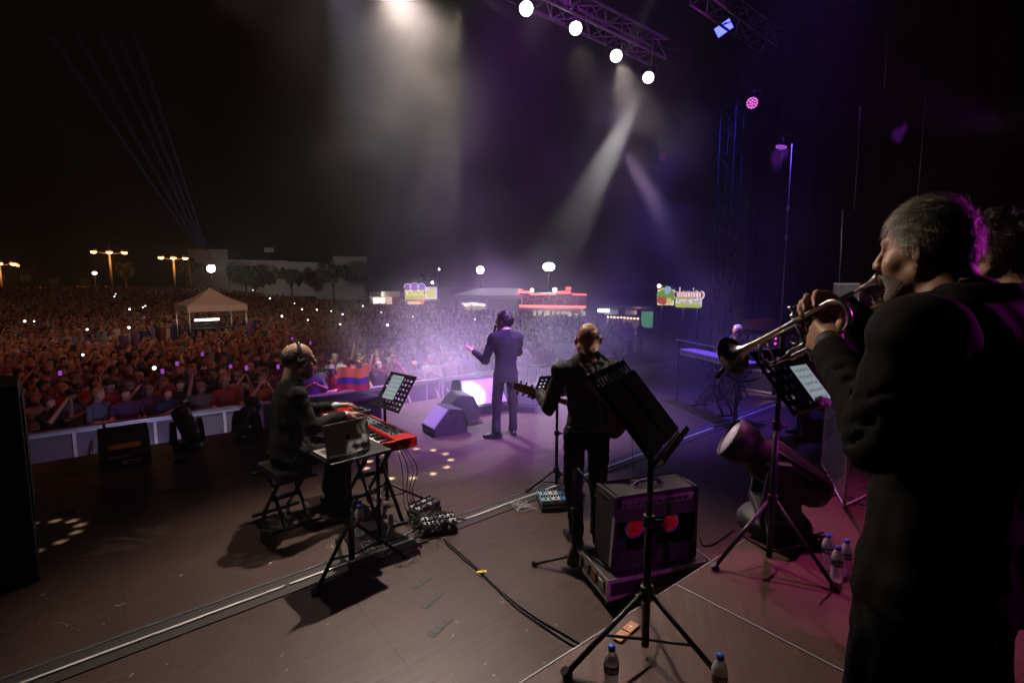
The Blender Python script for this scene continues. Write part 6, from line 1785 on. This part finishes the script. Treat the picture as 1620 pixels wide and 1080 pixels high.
# keyboard player with headphones
ok_ = st(1.25, 4.80); ak = R(-53)
hc = A3(.0, .125, 1.345)
J = dict(pel=(0, -.01, .60), neck=(0, .06, 1.135), head=hc, hf=(.05, 1, -.12), hu=(0, .12, 1), tf=(0, 1, -.12), shL=(-.19, .06, 1.075), shR=(.19, .05, 1.075),
         elL=(-.27, .17, .865), elR=(.285, .13, .83), wrL=(-.10, .40, .885), wrR=(.20, .385, .86), hpL=(-.10, .02, .57), hpR=(.10, .02, .57), knL=(-.15, .43, .53), knR=(.17, .42, .53),
         anL=(-.10, .36, .09), anR=(.19, .34, .09), toL=(-.12, .7, 0), toR=(.24, .7, 0))
hands = [dict(W=(-.085, .445, .895), d=(.18, 1, -.06), n=(0, -.08, -1), side=1, curls=[(.2, .35, .3), (.25, .4, .3), (.25, .4, .3), (.25, .35, .3)], thumb=((.6, .3, .8), (.8, .3, .4), (.9, .3, .1)), s=1.03, spread=.35),
         dict(W=(.195, .43, .87), d=(-.1, 1, -.06), n=(0, -.08, -1), side=-1, curls=[(.2, .35, .3), (.25, .4, .3), (.25, .4, .3), (.25, .35, .3)], thumb=((.6, .3, .8), (.8, .3, .4), (.9, .3, .1)), s=1.0, spread=.3)]
kman = person('person', 'balding keyboard player in a black suit with headphones, seated at the red keyboard', ok_, ak, J, [skin_mid, M_('dark_grey_suit_cloth', (.018, .018, .016), .8, var=.3, scale=40, bump=.15, spec=.15), suit_trouser, shoe_black, shirt_white, eye_m, lip_m, beard_grey], res=.0105, hres=.006, fold=.0055, hands=hands, girth=1.03, hem=.05, hd=dict(beard=True, nose=1.02, shut=True), sleeve=1.08, hs=1.22)
hair_mesh('hair', hc, J['hf'], J['hu'], M_('dark_grey_hair', (.045, .04, .035), .6, var=.6, scale=80), kman, 'ring', 1.0, .01, .006, 9, .0025, 110, hs=1.22)
t = thing('headphones', 'black over-ear headphones worn by the seated keyboard player', 'headphones', ok_, ak)
kman.scale = t.scale = (1.12, 1.12, 1.08)
hf_k = unit(J['hf']); hu_k = unit(A3(*J['hu']) - hf_k * np.dot(J['hu'], hf_k)); rt_k = np.cross(hf_k, hu_k)
LK = lambda x, y, z: V(hc + (rt_k * x + hf_k * y + hu_k * z) * 1.22)
m = MB(); m.tube([LK(.098 * math.cos(R(a)), -.005 - .012 * math.sin(R(a)), .0 + .128 * math.sin(R(a))) for a in range(0, 181, 12)], .011, 8); m.build('headband', black_plastic, t)
for s in (-1, 1):
    m = MB(); m.sph(LK(s * .098, 0, -.008), .043, (.55, 1, 1), 16, 10, Matrix.Rotation(0, 3, 'Z')); m.sph(LK(s * .113, 0, -.008), .030, (.5, 1, 1), 14, 8); m.build('ear_cup', M_('glossy_black', (.01, .01, .01), .2), t)

# far keyboard player
c0 = D(1168, 527, 9.35); of = V((c0.x + .05, c0.y + .05, 0)); af = R(136)
hc = A3(0, .13, 1.27)
J = dict(pel=(0, 0, .58), neck=(0, .06, 1.06), head=hc, hf=(.12, 1, -.22), hu=(0, .2, 1), shL=(-.19, .05, 1.0), shR=(.19, .05, 1.0), elL=(-.28, .18, .82), elR=(.28, .18, .82), wrL=(-.18, .40, .93), wrR=(.18, .40, .93),
         hpL=(-.1, .02, .55), hpR=(.1, .02, .55), knL=(-.16, .43, .5), knR=(.16, .43, .5), anL=(-.15, .36, .08), anR=(.15, .36, .08), toL=(-.17, .7, 0), toR=(.17, .7, 0))
hands = [dict(W=(-.165, .45, .95), d=(.15, 1, -.05), n=(0, -.05, -1), side=1, curls=REST), dict(W=(.165, .45, .95), d=(-.15, 1, -.05), n=(0, -.05, -1), side=-1, curls=REST)]
fman = person('person', 'grey haired man with glasses seated behind the white keyboard across the stage', of, af, J, [skin_mid, suit_black, suit_trouser, shoe_black, shirt_black, eye_m, lip_m, beard_grey], res=.014, hres=.008, hands=hands, hem=.05, hd=dict(shut=False))
hair_mesh('hair', hc, J['hf'], J['hu'], M_('pale_grey_hair', (.30, .27, .26), .6, var=.4, scale=60), fman, 'short', 1.0, .007, .007, 5, .002, 70)
hfv = unit(J['hf']); huv = unit(A3(*J['hu']) - hfv * np.dot(J['hu'], hfv)); rtv = np.cross(hfv, huv); LF = lambda x, y, z: V(hc + rtv * x + hfv * y + huv * z)
m = MB()
for s in (-1, 1): m.tube(arc(LF(s * .034, .102, .002), .021, 0, 330, rtv, huv, 12), .003, 5, closed=True); m.tube([LF(s * .055, .1, .006), LF(s * .08, .0, .006)], .0025, 5)
m.tube([LF(-.012, .106, .004), LF(.012, .106, .004)], .003, 5); m.build('glasses', black_plastic, fman)
t = thing('stool', 'black stool under the far keyboard player', 'stool', of, af)
m = MB(); m.cyl((0, 0, .43), (0, 0, .49), .19, .18, 20); m.build('seat', M_('black_vinyl', (.014, .014, .015), .45), t)
for a in (45, 135, 225, 315): m = MB(); m.tube([(.05 * math.cos(R(a)), .05 * math.sin(R(a)), .43), (.22 * math.cos(R(a)), .22 * math.sin(R(a)), .01)], .014); m.build('leg', black_metal, t)

# woman with bracelets
ow = P(1268, 692, 0); aw = R(70)
hc = A3(0, .05, 1.615)
J = dict(pel=(0, 0, .94), neck=(0, -.01, 1.43), head=hc, hf=(.05, 1, -.1), shL=(-.17, 0, 1.37), shR=(.17, 0, 1.37), elL=(-.25, .06, 1.10), elR=(.25, .05, 1.1), wrL=(-.10, .27, 1.09), wrR=(.12, .26, 1.06),
         hpL=(-.09, 0, .88), hpR=(.09, 0, .88), knL=(-.12, .02, .48), knR=(.13, .02, .48), anL=(-.16, -.02, .08), anR=(.17, -.02, .08), toL=(-.2, .3, 0), toR=(.22, .3, 0))
hands = [dict(W=(-.06, .315, 1.10), d=(.4, .8, .1), n=(.5, -.2, -.6), side=-1, curls=GRIP), dict(W=(.10, .32, 1.07), d=(-.1, 1, .1), n=(-.6, 0, -.5), side=1, curls=REST)]
wom = person('person', 'woman in black with bare pink lit forearms behind the trumpets', ow, aw, J, [skin_mid, shirt_black, suit_trouser, shoe_black, shirt_black, eye_m, lip_m, beard_grey], jacket=False, res=.013, hres=.008, girth=.9, hands=hands, hem=.05, sleeve=.8)
hair_mesh('hair', hc, J['hf'], (0, 0, 1), hair_dark, wom, 'curly', 1.0, .016, .008, 6, .003, 60)
for s, e, w_ in (('L', J['elL'], J['wrL']), ('R', J['elR'], J['wrR'])):
    e, w_ = V(e), V(w_); d_ = (w_ - e).normalized(); m = MB(); m.tube([e + d_ * .05, w_ + d_ * .04], [.047, .034], 12); m.build('bare_forearm', skin_mid, wom)
    m = MB()
    for q in (-.005, .02): m.tube(arc(w_ + d_ * q, .037, 0, 360, d_.orthogonal().normalized(), d_.cross(d_.orthogonal()).normalized(), 14)[:-1], .006, 6, closed=True)
    m.build('bracelet', M_('red_beads', (.5, .02, .03), .3), wom)
# ---------------------------------------------------------------- the public
def spectator(kind, seed):
    g = np.random.RandomState(seed)
    F = Field((-.5, -.36, -.03), (.5, .5, 2.15), .02)
    wide = 1 + .12 * (kind % 3 == 0)
    c = A3(.01 * g.randn(), .03, 1.60); nk = A3(0, 0, 1.43)
    F.cone((0, 0, .98), (0, 0, .92), .15, .15, 2, .03, flat=((0, 1, 0), .72))
    for s in (-1, 1):
        F.cone((.09 * s, 0, .9), (.10 * s, .01, .5), .09, .066, 2, .03); F.cone((.10 * s, .01, .5), (.11 * s, -.01, .08), .062, .045, 2, .03); F.cone((.11 * s, -.04, .04), (.12 * s, .15, .035), .045, .035, 2, .02)
    F.cone((0, 0, 1.02), (0, 0, 1.30), .145 * wide, .170 * wide, 1, .05, flat=((0, 1, 0), .68)); F.cone((-.17 * wide, 0, 1.38), (.17 * wide, 0, 1.38), .062, .062, 1, .05); F.cone((0, 0, 1.36), (0, .0, 1.44), .085, .06, 1, .04)
    P_ = {0: [((-.27, 0, 1.13), (-.22, .2, 1.02)), ((.27, 0, 1.13), (.22, .2, 1.02))],
          1: [((-.28, .08, 1.16), (.04, .24, 1.14)), ((.28, .08, 1.15), (-.05, .25, 1.10))],
          2: [((-.25, .18, 1.28), (-.07, .32, 1.60)), ((.25, .18, 1.28), (.07, .32, 1.60))],
          3: [((-.27, .12, 1.16), (-.03, .34, 1.32)), ((.27, .12, 1.16), (.03, .34, 1.32))],
          4: [((-.27, 0, 1.13), (-.2, .2, 1.05)), ((.30, .1, 1.50), (.26, .18, 1.82))]}[kind]
    for (e, w_), s in zip(P_, (-1, 1)):
        F.cone((.19 * wide * s, 0, 1.38), e, .056, .047, 1, .03); e, w_ = A3(*e), A3(*w_)
        F.cone(e, w_, .042, .032, 0, .015); F.cone(w_, w_ + unit(w_ - e) * .10, .036, .026, 0, .015, flat=((1, 0, 0), .6))
    F.cone(nk, c - A3(0, .02, .05), .055, .052, 0, .02)
    F.ell(c + A3(0, -.005, .02), (.077, .097, .095), 0, .02); F.ell(c + A3(0, .035, -.05), (.058, .058, .07), 0, .03)
    F.cone(c + A3(0, .088, .01), c + A3(0, .112, -.03), .010, .014, 0, .012)
    for s in (-1, 1): F.ell(c + A3(.032 * s, .10, .0), (.02, .014, .012), 3, .01, cut=True)
    F.bbox(c + A3(0, .09, -.068), (.025, .012, .006), .003, 3, .004)
    H = Field((-.5, -.36, -.03), (.5, .5, 2.15), .02)
    if seed % 4 != 3:
        H.ell(c + A3(0, -.015, .035), (.09, .110, .105), 4, .01)
        if seed % 2: H.cone(c + A3(0, -.05, .0), c + A3(0, -.06, -.22), .095, .075, 4, .04, flat=((0, 1, 0), .7))
        H.bbox(c + A3(0, .13, -.08), (.2, .09, .13), .03, 4, .02, cut=True)
        F.merge(H, .004)
    else:
        F.ell(c + A3(0, -.015, .055), (.088, .105, .08), 4, .004); F.bbox(c + A3(0, .12, .055), (.07, .06, .012), .006, 4, .01)
    F.wrinkle(.005, 22, (1,), seed)
    v, f, m_ = F.skin()
    return v, f, m_
shirt_cols = [('red', (.42, .03, .03)), ('white', (.62, .60, .60)), ('black', (.02, .02, .022)), ('dark blue', (.03, .05, .16)), ('grey', (.20, .20, .21)), ('orange', (.48, .14, .04)), ('pink', (.50, .18, .26)), ('purple', (.16, .07, .26)), ('light blue', (.18, .32, .48)), ('beige', (.42, .33, .24)), ('dark green', (.04, .11, .06)), ('burgundy', (.18, .02, .05))]
shirt_m = [M_('cloth_' + n.replace(' ', '_'), tuple(x * .42 for x in c), .85, scale=14, var=.25) for n, c in shirt_cols]
trou_m = [M_('dark_denim', (.03, .035, .06), .85), M_('dark_trousers', (.02, .02, .02), .85)]
hair_c = [('dark haired', hair_dark), ('brown haired', hair_brown), ('grey haired', hair_grey), ('fair haired', M_('fair_hair', (.30, .19, .09), .55, scale=60, var=.4))]
skins = [skin_mid, skin_tan, skin_pale]
eye_dark = M_('eye_shadow_brown', (.05, .03, .025), .6)
proto = {}
for kind in range(5):
    for sd in range(4):
        v, f, m_ = spectator(kind, sd)
        o = np_mesh('person', [(v, f, m_)], [skin_mid, shirt_m[0], trou_m[0], eye_dark, hair_dark])
        proto[kind, sd] = o.data
        bpy.data.objects.remove(o)
pose_n = ['arms hanging', 'arms folded', 'both hands raised', 'clapping', 'one arm up']
look = V((-.3, 6.5, 0)); g = random.Random(21)
def near_row(r, i):
    return -3.4 + .54 * i + (.27 if r % 2 else 0) + g.uniform(-.08, .08), 11.82 + .56 * r + g.uniform(-.07, .07)
rown = ['front row', 'second row', 'third row', 'fourth row', 'fifth row', 'sixth row', 'seventh row', 'eighth row', 'ninth row', 'tenth row', 'eleventh row', 'twelfth row', 'thirteenth row']
made = 0; near_xy = []
FWD, UPV = V((0, math.cos(TILT), -math.sin(TILT))), V((0, math.sin(TILT), math.cos(TILT)))
def proj(p):
    q = p - V((0, 0, CAM_Z)); f = q.dot(FWD); return 810 + FPX * q.x / f, 540 - FPX * q.dot(UPV) / f
for r in range(13):
    for i in range(34):
        s_, n_ = near_row(r, i)
        p = st(s_, n_); u, v = proj(V((p.x, p.y, .1)))
        if u < 20 or u > 1090 or made >= 300: continue
        if 5.55 < s_ < 6.9 and r == 0 and False: continue
        near_xy.append((p.x, p.y)); made += 1
        kind = g.choices(range(5), (4, 3 if r < 2 else 1, 2, 2, 1))[0]; sd = g.randrange(4)
        ci, hi = g.randrange(len(shirt_cols)), g.randrange(4)
        o = bpy.data.objects.new('person', proj and proto[kind, sd]); COL.objects.link(o)
        for k, mm in ((0, g.choice(skins)), (1, shirt_m[ci]), (2, g.choice(trou_m)), (4, hair_c[hi][1])):
            o.material_slots[k].link = 'OBJECT'; o.material_slots[k].material = mm
        d = look - p; k = g.uniform(.93, 1.07)
        o.location = (p.x, p.y, gz(p.x, p.y)); o.rotation_euler = (0, 0, math.atan2(-d.x, d.y) + g.uniform(-.35, .35)); o.scale = (k, k, k)
        bs = min(13, max(0, int((s_ + 1.75 + .56) / 1.13)))
        hr = hair_c[hi][0].split()[0]; hr = 'cap on' if sd == 3 else ('long %s hair' % hr if sd % 2 else 'short %s hair' % hr)
        tag(o, 'spectator, %s, %s shirt, %s, %s behind %s barrier' % (hr, shirt_cols[ci][0], pose_n[kind], rown[r], ordn[bs]), 'person', 'spectators close to the pit')
# the rest of the public, thousands of people who read as one mass
def low_person(g, raised):
    rings = [(.0, .13, .10), (.75, .17, .12), (1.0, .165, .11), (1.28, .20, .115), (1.40, .17, .09), (1.45, .06, .055), (1.50, .07, .085), (1.58, .078, .098), (1.66, .074, .09), (1.72, .03, .04)]
    n = 7; vs, fs, cs = [], [], []
    for z, a, b_ in rings:
        for k in range(n):
            th = 2 * math.pi * k / n + math.pi / 2; vs.append((a * math.cos(th), b_ * math.sin(th) + (.02 if z > 1.46 else 0), z))
    for i in range(len(rings) - 1):
        for k in range(n):
            fs.append((i * n + k, i * n + (k + 1) % n, (i + 1) * n + (k + 1) % n, (i + 1) * n + k))
            front = k in (0, 6) or (k == 1 and i == 5) 
            cs.append(0 if i < 1 else (1 if i < 4 else (2 if i < 5 or (i < 7 and (front or k in (1, 5))) or (i == 7 and front) else 3)))
    top = [(len(rings) - 1) * n + k for k in range(n)]; fs.append((top[0], top[2], top[4], top[5])); cs.append(3)
    for sx in ((-1, 1) if raised == 2 else ((1,) if raised else ())):
        o = len(vs); A_, B_, C_ = V((.18 * sx, 0, 1.36)), V((.26 * sx, .16, 1.36)), V((.12 * sx, .30, 1.66))
        for p, q, r_, c_ in ((A_, B_, .05, 1), (B_, C_, .038, 2)):
            o = len(vs)
            for e in (p, q):
                for dx, dz in ((-r_, -r_), (r_, -r_), (r_, r_), (-r_, r_)): vs.append((e.x + dx, e.y, e.z + dz))
            for k in range(4): fs.append((o + k, o + (k + 1) % 4, o + 4 + (k + 1) % 4, o + 4 + k)); cs.append(c_)
            fs.append((o + 4, o + 5, o + 6, o + 7)); cs.append(c_)
    return np.array(vs), fs, cs
temps = [low_person(g, k) for k in (0, 1, 2)]
skin_c = [(.40, .22, .145), (.30, .155, .10), (.48, .29, .20)]; hair_cc = [(.014, .01, .008), (.05, .026, .015), (.16, .14, .12), (.25, .16, .08), (.02, .02, .02), (.5, .48, .46)]
def rmax(u):
    xp = [-100, 150, 300, 420, 560, 640, 720, 820, 940, 1035, 1060, 1100]; yp = [84, 82, 74, 60, 52, 47, 40, 37, 31, 28, 22, 18]
    return float(np.interp(u, xp, yp))
VS, FS, CS, base = [], [], [], 0
y = 13.0
pts = []
while y < 84:
    step = .58 + .007 * max(0, y - 18)
    x = -1.12 * y
    while x < .42 * y:
        px_, py_ = x + g.uniform(-.18, .18), y + g.uniform(-.2, .2); x += step
        n_ = -px_ * UY + py_ * UX
        if n_ < 11.82 + .56 * 8: continue
        if any(abs(px_ - a) < .36 and abs(py_ - b_) < .36 for a, b_ in near_xy) if n_ < 20 else False: continue
        u, v = proj(V((px_, py_, 0)))
        if u < -40 or u > 1080 or math.hypot(px_, py_) > rmax(u) * g.uniform(.93, 1.0): continue
        if abs(px_ - tc_.x) < 2.3 and -6.5 < py_ - tc_.y < 2.3: continue
        pts.append((px_, py_))
    y += step * .95
for px_, py_ in pts:
    tv, tf_, tcx = temps[g.choices((0, 1, 2), (7, 1, 1.4))[0]]
    a = math.atan2(-(look.x - px_), look.y - py_) + g.uniform(-.5, .5); k = g.uniform(.9, 1.09); c_, s_ = math.cos(a), math.sin(a)
    q = tv * k; q = np.stack([q[:, 0] * c_ - q[:, 1] * s_ + px_, q[:, 0] * s_ + q[:, 1] * c_ + py_, q[:, 2] + gz(px_, py_)], 1)
    VS.append(q)
    pal = [(.03, .03, .05), g.choice(shirt_cols)[1], g.choice(skin_c), g.choice(hair_cc)]
    for f_, cc_ in zip(tf_, tcx): FS.append([i + base for i in f_]); CS.append(pal[cc_])
    base += len(tv)
me = bpy.data.meshes.new('crowd'); me.from_pydata(np.concatenate(VS).tolist(), [], FS)
at = me.attributes.new('cloth_tint', 'FLOAT_COLOR', 'FACE'); at.data.foreach_set('color', np.array([(*c, 1) for c in CS], np.float32).ravel())
me.polygons.foreach_set('use_smooth', [True] * len(FS))
cm = bpy.data.materials.new('crowd_cloth_and_skin'); cm.use_nodes = True
an = cm.node_tree.nodes.new('ShaderNodeAttribute'); an.attribute_name = 'cloth_tint'
cm.node_tree.links.new(an.outputs['Color'], cm.node_tree.nodes['Principled BSDF'].inputs['Base Color']); cm.node_tree.nodes['Principled BSDF'].inputs['Roughness'].default_value = .8
me.materials.append(cm); co_ = bpy.data.objects.new('crowd', me); COL.objects.link(co_)
tag(co_, 'dense far part of the concert crowd filling the square', 'crowd', kind='stuff')
print('near', made, 'far', len(pts), 'verts', base)
# telephones held up with their lamps on
ph_w, ph_p = glow('phone_white_light', (.9, .95, 1), 6), glow('phone_violet_screen', (.45, .1, .7), .6)
def phone(u, v, mat, wd, h, z, lb):
    d = px_ray(u, v); c = None
    for k in range(1400):                      # walk along the view until just above the heads
        q = V((0, 0, CAM_Z)) + d * (10 + k * .06)
        if q.z < gz(q.x, q.y) + z: break
    t = thing('phone', lb, 'phone', q, math.atan2(q.x, q.y) * -1, 'lit phones above the public')
    m = MB(); m.box((0, .01, 0), (wd, .01, h)); m.build('case', black_plastic, t)
    m = MB(); m.box((0, .003, 0), (wd * .9, .004, h * .92)) if mat is ph_p else m.sph((0, .0, 0), wd * .8, (1, .3, 1), 8, 6); m.build('lit_face', mat, t)
where = lambda u, v: ('left of the tent' if u < 270 else 'right of the tent' if u < 450 else 'in the thin smoke' if u < 600 else 'below the stalls')
L_ = [(183, 465), (181, 469), (205, 489), (226, 486), (230, 484), (39, 508), (54, 508), (138, 521), (204, 518), (131, 561), (244, 582), (427, 472), (466, 480), (478, 489), (501, 490), (524, 492), (542, 497), (446, 500), (487, 506), (538, 513), (613, 514), (653, 501), (751, 505), (574, 484), (603, 494), (400, 459)]
for i, (u, v) in enumerate(L_):
    o_ = sorted(x for x, y_ in L_ if where(x, y_) == where(u, v)).index(u)
    phone(u, v, ph_w, .036 + .012 * (i % 3), .10, 1.78, 'white phone light held up %s, %s from the left there' % (where(u, v), ordn[min(o_, 13)]))
L_ = [(257, 587), (74, 550), (365, 580), (390, 582), (228, 502), (95, 590), (280, 575), (320, 560), (440, 580), (462, 536), (491, 542)]
L_.sort()
for i, (u, v) in enumerate(L_):
    phone(u, v, ph_p, .07, .11, 1.74, 'violet glowing phone screen in the public, %s from the left' % ordn[i])
# flag held over the barrier
t = thing('flag', 'yellow, blue and red flag held up at the barrier', 'flag', st(7.0, 11.62, -.32) if False else V((P(560, 617, -.28).x, P(560, 617, -.28).y, -.28)), ANG - .15)
k = 20
for j, (h0, h1, nm, cl) in enumerate(((.29, .52, 'yellow', (.36, .19, .02)), (.14, .29, 'blue', (.02, .03, .14)), (.0, .14, 'red', (.24, .015, .02)))):
    vs, fs = [], []
    for th in (0, .004):
        for z_ in (h0, h1):
            for i in range(k + 1): vs.append(V((-.36 + .72 * i / k, .03 * math.sin(i * .8) + th, z_ + .03 * math.sin(i * .33))))
    W = k + 1
    for b_, fl in ((0, False), (2 * W, True)):
        for i in range(k):
            q = (b_ + i, b_ + i + 1, b_ + W + i + 1, b_ + W + i); fs.append(q[::-1] if fl else q)
    m = MB(); m.add(vs, fs, True); m.build(nm + '_band', M_('flag_' + nm, cl, .8), t)

# ---------------------------------------------------------------- air: even haze everywhere, drifting stage smoke
def box_obj(name, lo, hi, mat, kind):
    m = MB(); m.box([(a + b_) / 2 for a, b_ in zip(lo, hi)], [b_ - a for a, b_ in zip(lo, hi)]); o = m.build(name, mat); tag(o, kind=kind); return o
hm = bpy.data.materials.new('night_haze'); hm.use_nodes = True; t = hm.node_tree; t.nodes.remove(t.nodes['Principled BSDF'])
pv = t.nodes.new('ShaderNodeVolumePrincipled'); pv.inputs['Density'].default_value = .0012; pv.inputs['Color'].default_value = (.92, .92, .95, 1); pv.inputs['Anisotropy'].default_value = .35
t.links.new(pv.outputs[0], t.nodes['Material Output'].inputs['Volume'])
box_obj('haze', (-410, -210, -2.6), (410, 410, 30), hm, 'stuff')
sm = bpy.data.materials.new('stage_smoke'); sm.use_nodes = True; t = sm.node_tree; t.nodes.remove(t.nodes['Principled BSDF'])
pv = t.nodes.new('ShaderNodeVolumePrincipled'); pv.inputs['Color'].default_value = (.9, .9, .92, 1); pv.inputs['Anisotropy'].default_value = .3
tc = t.nodes.new('ShaderNodeTexCoord'); no = t.nodes.new('ShaderNodeTexNoise'); no.inputs['Scale'].default_value = .75; no.inputs['Detail'].default_value = 4; no.inputs['Roughness'].default_value = .6; no.inputs['Distortion'].default_value = .7
t.links.new(tc.outputs['Object'], no.inputs['Vector'])
def mr(x, a, b_, c, d, interp='SMOOTHSTEP'):
    q = t.nodes.new('ShaderNodeMapRange'); q.interpolation_type = interp
    for i, val in zip((1, 2, 3, 4), (a, b_, c, d)): q.inputs[i].default_value = val
    t.links.new(x, q.inputs[0]); return q.outputs[0]
def mt(op, x, y):
    q = t.nodes.new('ShaderNodeMath'); q.operation = op
    for i, val in enumerate((x, y)):
        if isinstance(val, (int, float)): q.inputs[i].default_value = val
        else: t.links.new(val, q.inputs[i])
    return q.outputs[0]
puff = mr(no.outputs['Fac'], .38, .66, .10, 1.5)
tot = None
SMOKE = [((-2.6, 12.6, .2), (3.8, 3.6, 2.4), .10), ((.5, 8.9, .8), (4.4, 4.6, 2.4), .13), ((1.75, 8.6, 4.0), (1.7, 2.0, 2.3), .16), ((-1.5, 7.0, 4.8), (2.2, 2.4, 3.0), .07), ((-1.0, 9.8, .3), (2.0, 2.0, 1.5), .16), ((3.5, 9.0, 1.2), (4.5, 4.0, 3.0), .018)]
for c_, r_, d_ in SMOKE:
    mp = t.nodes.new('ShaderNodeMapping'); mp.vector_type = 'TEXTURE'; mp.inputs['Location'].default_value = c_; mp.inputs['Scale'].default_value = r_
    t.links.new(tc.outputs['Object'], mp.inputs[0]); ln = t.nodes.new('ShaderNodeVectorMath'); ln.operation = 'LENGTH'; t.links.new(mp.outputs[0], ln.inputs[0])
    q = mr(ln.outputs['Value'], 0., 1., d_, 0.); tot = q if tot is None else mt('ADD', tot, q)
t.links.new(mt('MULTIPLY', mt('ADD', tot, .001), puff), pv.inputs['Density'])
t.links.new(pv.outputs[0], t.nodes['Material Output'].inputs['Volume'])
sm.cycles.volume_step_rate = .5
box_obj('smoke', (-6.5, 3.6, -1.45), (7.5, 17, 7.2), sm, 'stuff')
